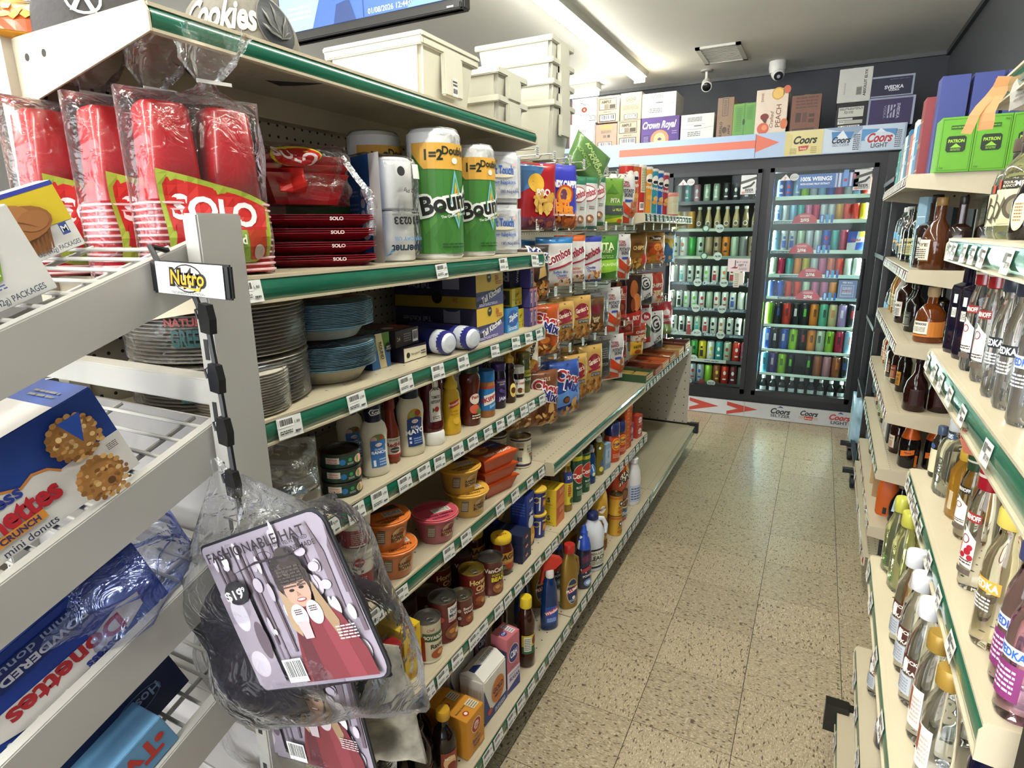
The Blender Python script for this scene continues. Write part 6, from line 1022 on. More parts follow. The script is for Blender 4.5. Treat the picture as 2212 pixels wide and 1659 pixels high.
# ================================================================ THINGS ON AND ABOVE THE LEFT SHELVING
WB = P('#c4c1b2', .4, noise=.03)
def bin_(x0, y0, x1, y1, z0, z1, lid, label, nest=(), group=None):
    r = thing('storage_bin', label, 'bin', ((x0+x1)/2, (y0+y1)/2, z0)); W_, D_, H_ = x1-x0, y1-y0, z1-z0
    if group: r['group'] = group
    b = bmesh.new(); t = .03
    vs = []
    for k, z in ((1, 0), (0, H_)):
        a = [(-W_/2+t*k, -D_/2+t*k), (W_/2-t*k, -D_/2+t*k), (W_/2-t*k, D_/2-t*k), (-W_/2+t*k, D_/2-t*k)]; vs.append([b.verts.new((x, y, z)) for x, y in a])
    inn = [b.verts.new((x*.985, y*.985, H_)) for x, y in [(v.co.x, v.co.y) for v in vs[1]]]; low = [b.verts.new((v.co.x*.98, v.co.y*.98, .006)) for v in vs[0]]
    for a, c in ((vs[0], vs[1]), (vs[1], inn), (inn, low)):
        for i in range(4): b.faces.new((a[i], a[(i+1)%4], c[(i+1)%4], c[i]))
    b.faces.new(vs[0][::-1]); b.faces.new(low)
    bmesh.ops.bevel(b, geom=[e for e in b.edges if abs((e.verts[0].co-e.verts[1].co).z) > .05], offset=.012, segments=3, affect='EDGES')
    mesh_obj('bin_body', b, WB, r)
    b = bmesh.new(); bx(b, -W_/2-.008, -D_/2-.008, H_-.022, W_/2+.008, -D_/2+.004, H_, 0, .003); bx(b, -W_/2-.008, D_/2-.004, H_-.022, W_/2+.008, D_/2+.008, H_, 0, .003); bx(b, -W_/2-.008, -D_/2, H_-.022, -W_/2+.004, D_/2, H_, 0, .003); bx(b, W_/2-.004, -D_/2, H_-.022, W_/2+.008, D_/2, H_, 0, .003)
    mesh_obj('rim', b, WB, r)
    for s in (-1, 1):
        b = bmesh.new(); bx(b, s*(W_/2-.004), -.05, H_*.42, s*(W_/2+.014), .05, H_-.02, 0, .004); mesh_obj('handle', b, WB, r)
    if lid:
        b = bmesh.new(); bx(b, -W_/2-.012, -D_/2-.012, H_-.006, W_/2+.012, D_/2+.012, H_+.012, 0, .005); bx(b, -W_/2+.02, -D_/2+.02, H_+.01, W_/2-.02, D_/2-.02, H_+.02, 0, .006); mesh_obj('lid', b, WB, r)
        printed('sticker', [('r',-16,20,16,72,'#c9c8c0'),('b',-14,24,14,44),('l',-12,48,12,66,2,'#3a3a38')], lambda u, v, e: (W_/2+.0145+e, u, v+.08), r)
    return r
bin_(-.69, -.08, -.35, .22, 1.842, 2.075, True, 'closed white storage bin with a lid, nearest bin on top of the left shelving')
for i in range(4):
    z0 = 1.842+.072*i*1.12; bin_(-.712+.004*i, .845, -.345-.003*i, 1.07, z0, z0+.23, False, ['lowest bin of the tall nested white bin stack','second bin from the bottom of the tall white stack','third bin from the bottom of the tall white stack','topmost bin of the tall nested white bin stack'][i], group='tall stack of nested white bins')
for i in range(2): bin_(-.66, .39, -.36, .61, 1.842+.09*i, 2.01+.09*i, False, ['lower of the two short nested white bins between the lidded bin and tall stack','upper of the two short nested white bins between the lidded bin and tall stack'][i], group='short stack of nested white bins')
box_obj('x', (0,0,0), (.01,.01,.01), WB); bpy.data.objects.remove(bpy.data.objects['x'])
r = thing('top_deck', 'plain steel deck under the white bins on top of the shelving', 'shelf', (-.6, .6, 1.83)); box_obj('deck', (-.28, -.75, 0), (.14, .5, .01), P(CREAM, .4), r); box_obj('lip', (.138, -.75, -.03), (.146, .5, .011), P(CREAM, .4), r)
# wall monitor
r = thing('security_monitor', 'black ceiling-hung monitor showing a blue camera view with time stamp', 'monitor', (-1.06, .60, 2.66), 0)
b = bmesh.new(); bx(b, -.5, -.02, -.29, .46, .03, .3, 0, .006); bx(b, -.49, -.03, -.29, .45, .01, -.265, 0, .004); mesh_obj('frame', b, P('#2c2b29', .35), r)
box_obj('screen', (-.485, -.0225, -.25), (.445, -.02, .285), EMIT('#2c4478', .8), r)
printed('screen_image', [('t','01/08/2026 12:44:01',120,-232,20,'#8c9cc0'),('p',[(-485,-250),(-300,-250),(-240,-120),(-485,-60)],'#6a80ac'),('p',[(200,-250),(445,-250),(445,-150),(300,-180)],'#4c689c'),('p',[(-180,-250),(-60,-250),(-90,-170),(-160,-180)],'#1d2c50'),('r',-485,40,445,44,'#1d2c50'),('r',-20,-250,-16,285,'#1d2c50'),('l',-440,-210,-300,-150,3,'#9cb0d0')], flat_map(0, -.0232, 0), r, mk=lambda c: EMIT(c, .7))
b = bmesh.new(); bx(b, -.05, .02, .2, .05, .05, .24); bx(b, -.02, .03, -.0, .02, .06, .24); mesh_obj('mount', b, P('#3a3936', .4), r); box_obj('logo', (.39, -.032, -.283), (.42, -.0305, -.277), P('#a9a8a4', .3), r)
# caps and snack packs on the top shelf
def cap_(x, y, z, rz, c, label, logo):
    r = thing('baseball_cap', label, 'hat', (x, y, z), rz); b = bmesh.new(); n = 28; R = .092
    for j in range(9):
        a = R_(90*j/8)
        if j == 8: continue
    rings = []
    for j in range(9):
        a = R_(88*j/8); rings.append([b.verts.new((R*math.cos(a)*math.cos(t)*(1.0 if True else 1), R*1.08*math.cos(a)*math.sin(t), .004+.118*math.sin(a)**.9)) for t in [2*math.pi*i/n for i in range(n)]])
    for p_, q_ in zip(rings, rings[1:]):
        for i in range(n): b.faces.new((p_[i], p_[(i+1)%n], q_[(i+1)%n], q_[i]))
    b.faces.new(rings[-1]); mesh_obj('crown', b, P(c, .9, noise=.12, nscale=120, bump=.4), r, 2)
    b = bmesh.new(); A, Bv = [], []
    for i in range(13):
        t = R_(-155+130*i/12); A.append((R*math.cos(t), R*1.08*math.sin(t))); Bv.append((R*math.cos(t)*1.1, R*1.08*math.sin(t)*1.85-.0))
    V = [[b.verts.new((x_, y_, z_-abs(x_)*.15)) for x_, y_ in L_] for L_, z_ in ((A, .012), (Bv, .006))]; V2 = [[b.verts.new((v.co.x, v.co.y, v.co.z-.004)) for v in L_] for L_ in V]
    for i in range(12):
        b.faces.new((V[0][i], V[0][i+1], V[1][i+1], V[1][i])); b.faces.new((V2[0][i+1], V2[0][i], V2[1][i], V2[1][i+1])); b.faces.new((V[1][i], V[1][i+1], V2[1][i+1], V2[1][i]))
    mesh_obj('brim', b, P('#2f2e2c' if logo else c, .9, noise=.1), r, True); lathe_obj('button', [(.008,.12),(.008,.126),(.002,.128)], P(c, .9), r, seg=12)
    def cm(u, v, e):
        t = u/.095+R_(168 if logo else 120); s = min(.999, max(0, (v-.004)/.118))**(1/.9); a = math.asin(s); q = R*math.cos(a)+e+.001; return (q*math.cos(t), q*1.08*math.sin(t), v+e*.5)
    if logo: printed('embroidery', [('t','Cookies',-30,52,44,'#cfc9b8',{'shear':.3,'bold':.05,'w':120}),('e',66,48,38,44,'#23262a'),('o',66,48,38,44,'#6c6b64',1.4)]+[('p',[(66,22),(66+math.cos(R_(a))*l*.5-math.sin(R_(a))*5,22+math.sin(R_(a))*l*.5+math.cos(R_(a))*5),(66+math.cos(R_(a))*l,22+math.sin(R_(a))*l),(66+math.cos(R_(a))*l*.5+math.sin(R_(a))*5,22+math.sin(R_(a))*l*.5-math.cos(R_(a))*5)],'#8f8d84') for a, l in ((90,62),(60,52),(120,52),(32,36),(148,36))]+[('p',[(66,22),(66+math.cos(R_(a))*l*.5-math.sin(R_(a))*3,22+math.sin(R_(a))*l*.5+math.cos(R_(a))*3),(66+math.cos(R_(a))*l*.92,22+math.sin(R_(a))*l*.92),(66+math.cos(R_(a))*l*.5+math.sin(R_(a))*3,22+math.sin(R_(a))*l*.5-math.cos(R_(a))*3)],'#23262a') for a, l in ((90,62),(60,52),(120,52),(32,36),(148,36))], cm, r, [i*6 for i in range(-20, 21)], [i*8 for i in range(1, 15)], eps=.0005)
    else: printed('embroidery', [('o',0,50,26,24,'#cfcac0',4),('p',[(-18,30),(0,66),(18,30),(10,30),(0,52),(-10,30)],'#cfcac0')], cm, r, [i*6 for i in range(-10, 11)], [i*8 for i in range(1, 15)])
    return r
cap_(-.255, -.77, 1.842, 150, '#7c776c', 'grey baseball cap with white script and a round leaf patch', True)
cap_(-.40, -.93, 1.842, 200, '#4a4848', 'dark grey cap with a white emblem at the near shelf corner', False)
r = place('snack_bag', -.33, -1.0, 1.842, label='orange and yellow printed snack bag lying at the top near corner', var='corn_yellow', rot=60); r.location = (-.42, -1.03, 1.846); r.rotation_euler = (R_(-62), 0, R_(60)); r.scale = (.9, .9, .8)

# ================================================================ SNACK CAKE RACK (near left)
SL = R_(20.3)
rk = thing('display_rack', 'white metal display rack with sloping wire shelves of snack cakes', 'rack', (-.24, -1.13, 0))
def K(o): o.location = o.location - Vector((-.24, -1.13, 0)); return o
WH = P('#a9a7a1', .35, noise=.04, nscale=8, coat=.2)
for x in (.045, -.6):
    K(box_obj('upright', (x, -1.145, 0), (x+.026, -1.085, 1.567), HOLES('#a9a7a1', (0, 2), (.9, .066), .001), rk, .002))
    s = None
    for k in range(19):
        if s is None: s = K(box_obj('slot', (x+.009, -1.1458, .08), (x+.016, -1.1445, .105), P('#2a2a2a', .6), rk))
        else: c = s.copy(); COL.objects.link(c); c.location.z += .0775*k
for z in (1.369, 1.12, .87, .6): K(box_obj('crossbar', (-.575, -1.135, z-.034), (.047, -1.105, z), WH, rk, .002))
K(box_obj('back_panel', (-.575, -1.098, .06), (.047, -1.094, 1.30), P('#a9a6a4', .45), rk)); K(box_obj('seam_line', (.0445, -1.1462, 1.188), (.0715, -1.084, 1.1892), P('#5c5a56', .6), rk))
def rack_shelf(z0):
    b = bmesh.new(); prism(b, [(-.362,-.06),(-.358,-.06),(-.358,.03),(-.362,.03)], -.573, .04, 'yz')
    sh = mesh_obj('wire_shelf', b, WH, rk); sh.location = (0, -1.125, z0); sh.rotation_euler = (SL, 0, 0); K(sh)
    for x, s in ((.04, -1), (-.573, 1)):
        b = bmesh.new(); pts = [(0, 0), (0, -.05), (-.03, -.056), (-.34, -.054), (-.36, -.045), (-.36, 0)]
        prism(b, pts, x-.0015, x+.0015, 'yz'); bx(b, min(x, x+s*.014), -.36, -.003, max(x, x+s*.014), 0, .0015); mesh_obj('side_arm', b, WH, sh)
    b = bmesh.new(); tube(b, [(-.57, 0, -.004), (.038, 0, -.004)], .0026, 8); w0 = mesh_obj('wire', b, WH, sh, True); w0.location.y = -.02
    for i in range(1, 12): c = w0.copy(); COL.objects.link(c); c.location.y = -.02-.03*i
    for x in (-.02, -.18, -.34): b = bmesh.new(); tube(b, [(x, 0, -.0095), (x, -.355, -.0095)], .0032, 8); mesh_obj('support_wire', b, WH, sh, True)
    return sh
for z in (1.537, 1.318, 1.150, .965, .74): rack_shelf(z)
def on_slope(r, x, ytop, z0, lift=.0):
    """put a box whose base centre lies on the sloping shelf"""
    dy = ytop+1.125; r.location = (x, -1.125+dy*math.cos(SL), z0+dy*math.sin(SL)+lift); r.rotation_euler = (SL, 0, 0)
DON = [('p',[(-100,0),(100,0),(100,50),(60,50),(34,48),(24,56),(10,60),(-4,54),(-20,62),(-40,66),(-100,66)],'#d8d5cf'),('p',[(34,48),(24,58),(10,62),(-4,56),(-20,64),(-40,68),(-100,68),(-100,65),(-40,65),(-20,61),(-4,53),(10,59),(24,55),(32,46)],'#c9803c'),
   ('t','Hostess',-38,55,14,'#26398c',{'bold':.03,'w':66}),('t','Donettes',-30,36,23,'#b3202c',{'bold':.035,'w':104}),('t','Donettes',-29.6,36.4,23,'#b3202c',{'bold':.035,'w':105}),('r',-60,14,0,24,'#d08a34'),('t','CRUNCH',-26,19,6.5,'#3a2c5c',{'bold':.03}),('t','mini donuts',-22,7,8,'#3a3c54'),('l',80,36,92,44,4,'#5c5a58')]
def donut(cx, cy, r, hole=True, cut=None):
    q = random.Random(int(cx)); o = [('e',cx,cy,r,r*.96,'#a5763f')]
    o += [('e',cx+r*.97*math.cos(a),cy+r*.93*math.sin(a),r*.13,r*.12,q.choice(['#b9884c','#8c5f30','#c9a060'])) for a in [i*.33 for i in range(19)]]
    for i in range(46):
        a = q.uniform(0, 6.28); d = r*q.uniform(.3, .92); o.append(('e',cx+d*math.cos(a),cy+d*math.sin(a),r*q.uniform(.07,.14),r*q.uniform(.06,.12),q.choice(['#c9a064','#8c6034','#d3b27c','#b08048','#7c5228'])))
    if hole: o.append(('e',cx,cy,r*.17,r*.17,'#5c3a20'))
    return o
r = thing('donut_box', 'blue and white crunch mini donut box lying on the middle rack shelf', 'box')
carton(r, .1, .2, .108, '#1c3f8c', right=DON+donut(58, 72, 25, False)+[('p',[(46,100),(58,70),(70,100)],'#1c3f8c')]+donut(52, 27, 24), bev=.0008); printed('top_print', [('r',-50,-100,50,60,'#b9b3b0'),('l',-20,70,30,84,2,'#6c6a68')], top_map(.108), r); on_slope(r, -.035, -1.232-.1/math.cos(SL)*.0-.095, 1.318, .003)
r = thing('donut_box', 'blue powdered mini donut box lying upside down in a plastic bag', 'box')
PW = [('p',[(-96,14),(-70,4),(40,8),(72,22),(74,40),(50,44),(20,36),(-80,40),(-98,30)],'#d6d2cc'),('t','Donettes',-16,26,21,'#a81f2a',{'bold':.07,'w':126,'rot':180}),('t','Hostess',20,9,10,'#26398c',{'bold':.05,'rot':180,'w':50}),('r',-84,58,44,84,'#122a66'),('t','POWDERED',-20,66,9,'#c9ccd8',{'bold':.04,'rot':180,'w':90}),('t','mini donuts',-30,78,9,'#8c9cc4',{'rot':180,'w':84})]
carton(r, .1, .2, .095, '#163a92', right=PW); on_slope(r, -.03, -1.235-.085, 1.138, .003)
b = bmesh.new(); o = bag_shape(r, .22, .13, .12, [FILM('#b9c8ff', .2)], name='plastic_bag', wob=.2, pw=3, pz=4, flat=.12, seed=8)[0]; o.rotation_euler = (0, 0, R_(90)); o.location = (0, .06, -.006)
r = thing('snack_cake_box', 'dark blue snack cake box on the lowest rack shelf in view', 'box')
carton(r, .1, .2, .07, '#14224a', right=[('t','Hostess',40,40,14,'#8ca0c4',{'rot':180,'bold':.02}),('o',40,40,34,14,'#5c7098',1.5)], top=[('l',-40,-80,40,80,6,'#24386c')]); on_slope(r, -.07, -1.2-.09, .965, .003)
r = thing('snack_cake_box', 'light blue snack cake box with red lettering on the lowest rack shelf', 'box')
carton(r, .09, .2, .05, '#5c8cb0', right=[('t','Twinkies',10,26,26,'#a8322c',{'rot':180,'bold':.06,'w':150}),('e',86,30,6,5,'#a8322c')]); on_slope(r, -.01, -1.29-.06, .965, .003)
def muffin(cx, cy): return [('p',[(cx-34,cy),(cx-24,cy-30),(cx+18,cy-34),(cx+34,cy-2)],'#9c6a40')]+[('p',[(cx-32+6*i,cy-2),(cx-29+6*i,cy-2),(cx-24+4.6*i,cy-30),(cx-26+4.6*i,cy-30)],'#6f4526') for i in range(11)]+[('e',cx,cy+6,38,20,'#8f5c32'),('e',cx-8,cy+14,26,16,'#a06c3e'),('e',cx+16,cy+6,18,12,'#96633a'),('p',[(cx-18,cy+18),(cx+8,cy+4),(cx+20,cy-4),(cx+4,cy+8)],'#6b4424')]
r = thing('muffin_box', 'yellow and white muffin snack box standing at the back of the top rack shelf', 'box')
carton(r, .03, .12, .082, '#d3d2ce', right=[('r',-60,34,60,82,'#cdb32c'),('r',-60,77,60,82,'#34409c')]+[('p',q[1],q[2]) if q[0] == 'p' else q for q in muffin(0, 40)]+[('r',38,20,48,34,'#3a4c8c'),('t','M',43,27,8,'#d8d8d4'),('t','3 - 5 OZ (142g) PACKAGES',20,8,5.5,'#4a5064',{'w':66})]); on_slope(r, -.17, -1.15-.055, 1.537, .004)
r = thing('muffin_box', 'white cinnamon snack box with green and blue bands at the rack front', 'box')
carton(r, .03, .14, .088, '#d3d2ce', right=[('p',[(-70,44),(20,44),(36,52),(32,62),(-70,60)],'#4c86b4'),('p',[(-70,26),(30,26),(40,50),(20,44),(-70,44)],'#7ca034'),('r',-70,62,10,88,'#7ca034'),('t','ICING',10,52,8,'#e8ecf0',{'bold':.05}),('t','Cinnamon',4,35,9,'#e6ecd8',{'bold':.02}),('l',-50,18,30,24,2,'#5c68a0'),('t','6 - 5 OZ. (142g) PACKAGES',20,8,6,'#4a5064',{'w':80})]); on_slope(r, -.02, -1.27-.068, 1.537, .004)

# clip strip with its header sign
r = thing('clip_strip', 'black hanging clip strip with an oval pet food logo header', 'clip strip', (.105, -1.172, 1.24))
b = bmesh.new(); tube(b, [(-.068,.01,.286),(-.064,-.012,.291),(-.05,-.014,.272),(-.014,-.006,.25),(-.002,0,.2),(.004,0,.12),(.008,0,.04),(.010,0,-.02)], .0034, 6); mesh_obj('strip', b, P('#17171a', .4), r, True)
for i, z in enumerate((.213, .146, .084, .02)):
    b = bmesh.new(); prism(b, [(-.008,-.014),(.007,-.016),(.009,.0),(.006,.016),(-.006,.018),(-.009,.004)], -.006, .003); tube(b, [(-.008,-.003,.014),(-.015,-.004,.01),(-.013,-.004,-.0)], .0014, 5); o = mesh_obj('clip', b, P('#141416', .35), r); o.location = (.003+.002*i, -.002, z)
b = bmesh.new(); bx(b, -.064, -.004, -.018, .064, .002, .018, 0, .002); o = mesh_obj('header_sign', b, P('#1c1c1e', .4), r); o.location = (-.001, -.012, .257); o.rotation_euler = (0, R_(2), 0)
printed('header_print', [('r',-52,-17,56,17,'#d3d2cf'),('e',0,1,25,15,'#1d1a16'),('e',0,1,23.5,13.6,'#d3d2cf'),('t','Nutro',0,2,15,'#1d1a16',{'bold':.14,'shear':.1}),('t','Nutro',0,2,15,'#cf9a2c',{'bold':.02,'shear':.1}),('p',[(-14,-7),(14,-9),(22,-6),(18,-12),(4,-10)],'#cf9a2c'),('t','THE DIFFERENCE IS NUTRITION',0,-14.5,2.6,'#2a2826')], lambda u, v, e: (u, -.0045-e, v), o)

# packaged hat hanging on the strip
def hat_pack(x, y, z, ang, label, dark=True, s=1):
    r = thing('packaged_hat', label, 'hat package', (x, y, z)); r.rotation_euler = (0, R_(-ang), 0); r.scale = (s, s, s)
    Wd, Hh = .226, .192
    b = bmesh.new(); pts = []
    for cx, cy, a0 in ((Wd-.018, -.018, 90), (Wd-.018, -Hh+.018, 0), (.008, -Hh+.008, -90), (.008, -.008, -180)):
        rr = .018 if cx > .1 else .008
        for k in range(5): a = R_(a0-22.5*k); pts.append((cx+rr*math.cos(a), cy+rr*math.sin(a)))
    prism(b, pts, -.0012, .0012); mesh_obj('card', b, P('#232327', .4), r)
    ops = [('p',[(p_[0]*1000*.975+2, p_[1]*1000*.975-3) for p_ in pts],'#8c8490')]; n0 = 1
    q = random.Random(4)
    for i in range(26):
        x_ = q.uniform(8, 215); w_ = q.uniform(2, 9); y0 = q.uniform(-255, -120); ops.append(('p',[(x_,y0),(x_+w_,y0),(x_+w_*1.4,-8-q.uniform(0,60)),(x_+w_*.3,-12-q.uniform(0,60))],q.choice(['#5c5058','#4a4048','#6b5f68','#3f363e'])))
    for i in range(46): ops.append(('e',q.uniform(12, 214),q.uniform(-240, -12),q.uniform(2.5, 9),q.uniform(5, 17),q.choice(['#c9c3cc','#b9b2bd','#d9d4da','#a59da8'])))
    ops += [('r',8,-258,60,-90,'#8e8590'),('e',30,-130,14,30,'#c2bcc6'),('e',52,-180,10,34,'#5c5058'),('e',28,-220,16,24,'#b5aeb8')]
    ops += [('p',[(96,-262),(112,-190),(122,-150),(140,-138),(172,-136),(196,-160),(212,-220),(214,-262)],'#6b2a30'),('p',[(118,-150),(132,-140),(134,-262),(108,-262)],'#54242a'),('p',[(160,-150),(170,-262),(196,-262),(186,-160)],'#78323a'),
            ('e',143,-72,27,22,'#2f2a28'),('e',145,-92,29,30,'#38302c'),('e',146,-52,13,12,'#3c3634'),
            ('p',[(116,-104),(112,-170),(124,-186),(132,-130)],'#9c8468'),('p',[(172,-100),(190,-170),(182,-200),(166,-140)],'#8c7458'),
            ('e',146,-112,21,27,'#b08a78'),('p',[(124,-100),(168,-96),(170,-84),(122,-86)],'#332c29'),('e',138,-110,4.5,2.4,'#2c1f1c'),('e',155,-108,4.5,2.4,'#2c1f1c'),('p',[(131,-105),(143,-104),(143,-102.5),(132,-103)],'#3c2a24'),('p',[(150,-103),(161,-101),(160,-99.5),(150,-101.5)],'#3c2a24'),('p',[(145,-112),(150,-120),(144,-121)],'#94705f'),('e',148,-127,8,3.6,'#8c3c40'),('e',148,-126.4,6.4,1.8,'#d9cec8'),
            ('e',134,-152,13,20,'#b9aeb0'),('e',160,-150,12,20,'#b3a7aa'),('p',[(124,-160),(144,-162),(142,-190),(128,-190)],'#a99da0'),('l',128,-150,140,-140,3,'#3c3438'),('l',154,-148,166,-138,3,'#3c3438'),
            ('l',126,-106,166,-70,7,'#4c443e')]
    ops += [('t','FASHIONABLE HAT',108,-24,17,'#2a2428',{'w':180}),('t','WITH VELVET LINED',168,-35,6,'#2a2428',{'w':60}),('t','HANDMADE',180,-46,8,'#2a2428',{'w':52}),('p',[(44,-62),(100,-50),(150,-54),(196,-46),(150,-57),(100,-54)],'#2a2428'),('o',118,-46,14,8,'#3a3438',1.2),
            ('e',44,-92,22,21,'#1f1e22'),('t','$19',38,-94,16,'#d9d7da',{'bold':.02,'rot':2}),('t','99',56,-88,8,'#d9d7da',{'bold':.02}),('b',70,-258,104,-218),('l',182,-200,212,-176,5,'#b9a8ac')]
    printed('photo_print', ops[:1], lambda u, v, e: (u, -.0013-e, v), r); printed('photo_print', ops[1:], lambda u, v, e: (u, -.0016-e, max(v*.7, -.188)), r, base=.0006, eps=.00006)
    for k, (cx, cz, w_, h_, c) in enumerate(((-.085, -.15, .13, .22, '#1a1720') if dark else (-.01, -.12, .2, .2, '#8c8678'), (.035, -.15, .19, .17, '#2a1f2c') if dark else (.15, -.13, .18, .18, '#9a9486'))):
        o = bag_shape(r, w_, .085, h_, [P(c, .95, noise=.85, nscale=46, bump=1)], name='knit_hat', wob=.22, pw=2.2, pz=2.6, flat=.05, seed=3+k)[0]; o.location = (cx, .052+.02*k, cz-h_/2)
    o = bag_shape(r, .33, .13, .27, [FILM('#ffffff', .0)], name='plastic_bag', wob=.12, pw=5, pz=5, flat=.06, seed=11, nx=18, nz=18)[0]; o.location = (.02, .055, -.27)
    b = bmesh.new(); n = 16; rings = []
    for z_, a in ((-.01, .11), (.02, .075), (.05, .04), (.075, .012), (.09, .008)):
        rings.append([b.verts.new((.05+a*math.cos(t)*(1+.2*math.sin(4*t)), .03+a*.3*math.sin(t), z_)) for t in [2*math.pi*i/n for i in range(n)]])
    for a_, c_ in zip(rings, rings[1:]):
        for i in range(n): b.faces.new((a_[i], a_[(i+1)%n], c_[(i+1)%n], c_[i]))
    mesh_obj('gathered_bag_top', b, FILM('#ffffff', .04), r, 2)
    return r
hat_pack(.071, -1.2, 1.181, 25.5, 'dark knitted hat in clear plastic behind a photo card priced 19.99')
hat_pack(.0, -1.13, .99, 12, 'grey knitted hat in plastic hanging lower behind the photo card hat', False)

# ================================================================ PRODUCTS ON THE LEFT SHELVING
g = 'products on the left shelving'
z = 1.48
for (x, y, rz, lab) in ((-.395, -1.0, 84, 'leftmost clear bag of red cups, mostly behind the snack box'), (-.285, -.965, 80, 'second clear bag of red cups, between its two neighbours'), (-.175, -.95, 72, 'front clear bag of red squared cups tied at the top')):
    place('cup_bag', x, y, z, rot=rz, label=lab, group='bags of red cups')
place('square_plates', -.25, -.64, z, rot=50, label='stack of red square plates below the bag of red bowls', h=.115)
place('square_bowls', -.27, -.66, z+.12, rot=62, label='plastic bag of red square bowls lying on the red plates', cat='bowls')
place('towel_pack_blue', -.24, -.44, z, rot=68, label='blue and white wrapped paper towel pack with upside-down print', h=.225)
place('paper_towel_roll', -.165, -.315, z, r=.066, h=.305, rot=62, label='green and orange wrapped paper towel roll, left one of two')
place('paper_towel_roll', -.165, -.13, z, r=.06, h=.29, rot=62, label='green and orange wrapped paper towel roll, right one beside the napkins')
place('paper_towel_roll', -.31, -.36, z, r=.066, h=.305, rot=80, label='white end of the paper towel roll behind the left green one')
for i in (0, 1): place('napkin_pack', -.215, .065, z+.147*i, rot=45, r=.135, h=.143, label=['lower white napkin pack with blue lettering at the shelf end','upper white napkin pack with blue lettering stacked at the shelf end'][i], group='white napkin packs')
place('wrapped_roll_pack', -.37, -.55, z, rot=88, label='grey wrapped roll pack with a dark green band behind the red bowls')
z = 1.246
for i in (0, 1): place('label_bowl_pack', -.27, -.88, z+.092*i, rot=35, label=['lower wrapped pack of grey paper plates behind the rack','upper wrapped pack of grey paper plates behind the rack'][i], group='wrapped packs of grey plates')
place('white_plate_stack', -.175, -.925, z, rot=60, r=.08, h=.08, label='wrapped stack of small white paper plates beside the rack upright')
for i in (0, 1): place('bowl_stack', -.219, -.679, z+.09*i, label=['brown paper bowls under the lower blue plate stack','grey paper bowls under the upper blue plate stack'][i], h=.03, r=.09, group='paper bowls'); place('paper_plate_stack', -.219, -.679, z+.02+.084*i, label=['lower wrapped stack of blue rimmed paper plates','upper wrapped stack of blue rimmed paper plates'][i], h=.066, group='wrapped blue plate stacks')
place('coffee_filters', -.226, -.557, z, rot=88, label='green and blue round coffee filter box beside the blue plates')
place('candle_box_cream', -.225, -.452, z, rot=91, label='dark tea light box with cream label, lower of two')
place('candle_box_dark', -.235, -.468, z+.037, rot=92, label='black tea light box with bar code on top of the cream one')
place('blue_roll', -.2, -.352, z, rot=78, label='blue roll in clear plastic, left of the pair', r=.028); place('blue_roll', -.19, -.276, z, rot=82, label='blue and white roll in clear plastic, right of the pair', r=.031)
for i in (0, 1): place('trash_bag_box', -.26, -.121, z+.094*i, rot=91, label=['lower yellow and purple tall kitchen bag box','upper yellow and purple tall kitchen bag box'][i], group='tall kitchen bag boxes')
place('zip_bag_box', -.2, .022, z, rot=91, label='blue zip bag box beside the tall kitchen boxes', r=.08)
place('yellow_bag_box', -.26, .092, z, rot=92, r=.055, label='lower yellow box beside the blue zip bag box'); place('yellow_bag_box', -.26, .068, z+.073, rot=92, r=.075, h=.055, label='upper yellow box with a dark photo on its long side')
place('foil_box', -.3, .10, z+.13, rot=91, label='dark blue foil box lying under the blue chip bag', h=.065)
for i, (yy, zz) in enumerate(((.135, 0), (.165, 0), (.135, .062), (.165, .062), (.14, .124))): place('small_wrap_box', -.19, yy, z+zz, rot=91, r=.028, label='small purple and pink foil roll box, ' + ['bottom left of its pile','bottom right of its pile','middle left of its pile','middle right of its pile','on top of its pile'][i], group='purple and pink foil roll boxes')
o = bag_place('chips_blue', -.24, .08, z+.345, .15, .14, 'blue and yellow chip bag standing on the foil box', 80)
z = 1.022
for i in range(3): place('tuna_can', -.145, -.735, z+.0312*i, rot=58, label=['bottom tuna can of the stack of three','middle tuna can of the stack, showing its bar code','top tuna can of the stack of three'][i], group='stack of tuna cans')
r = thing('sardine_tins', 'two open-ringed oval tins under a plastic bag beside the upright', 'can', (-.15, -.86, z), 60)
for k in (0, 1): b = bmesh.new(); lathe(b, [(.05,.001),(.052,.004),(.052,.022),(.05,.025),(.047,.0235),(.001,.0235)], fy=.62); o = mesh_obj('tin', b, METAL('#a8a59c', .3), r, True); o.location.z = .026*k
box_obj('label', (-.02, -.024, .05), (.022, .01, .053), P('#2f7fb0', .3), r); o = bag_shape(r, .14, .1, .12, [FILM('#fff', .2)] if False else [FILM('#ffffff', .22)], name='plastic_bag', wob=.3, pw=2.4, pz=2.2, flat=.08, seed=14)[0]; o.location = (-.02, .0, .03)
place('ranch_bottle', -.140, -.633, z, rot=62, label='white ranch bottle with dark cap and light blue label, in front'); place('ranch_bottle', -.225, -.615, z, rot=62, label='second ranch bottle standing in shadow behind the first')
place('hot_sauce', -.154, -.556, z, rot=62, label='slim red hot sauce bottle beside the ranch bottle'); place('mayo_bottle', -.142, -.496, z, rot=62, label='cream mayonnaise bottle with navy cap and blue label')
place('ketchup_bottle', -.14, -.406, z, rot=62, label='upside-down dark red ketchup bottle with white label'); place('mustard_bottle', -.136, -.325, z, rot=62, label='yellow mustard squeeze bottle with red banner')
place('salsa_jar', -.133, -.231, z, rot=60, label='red salsa jar with a dark green lid'); place('peanut_butter', -.131, -.146, z, rot=60, label='peanut butter jar with blue lid and label')
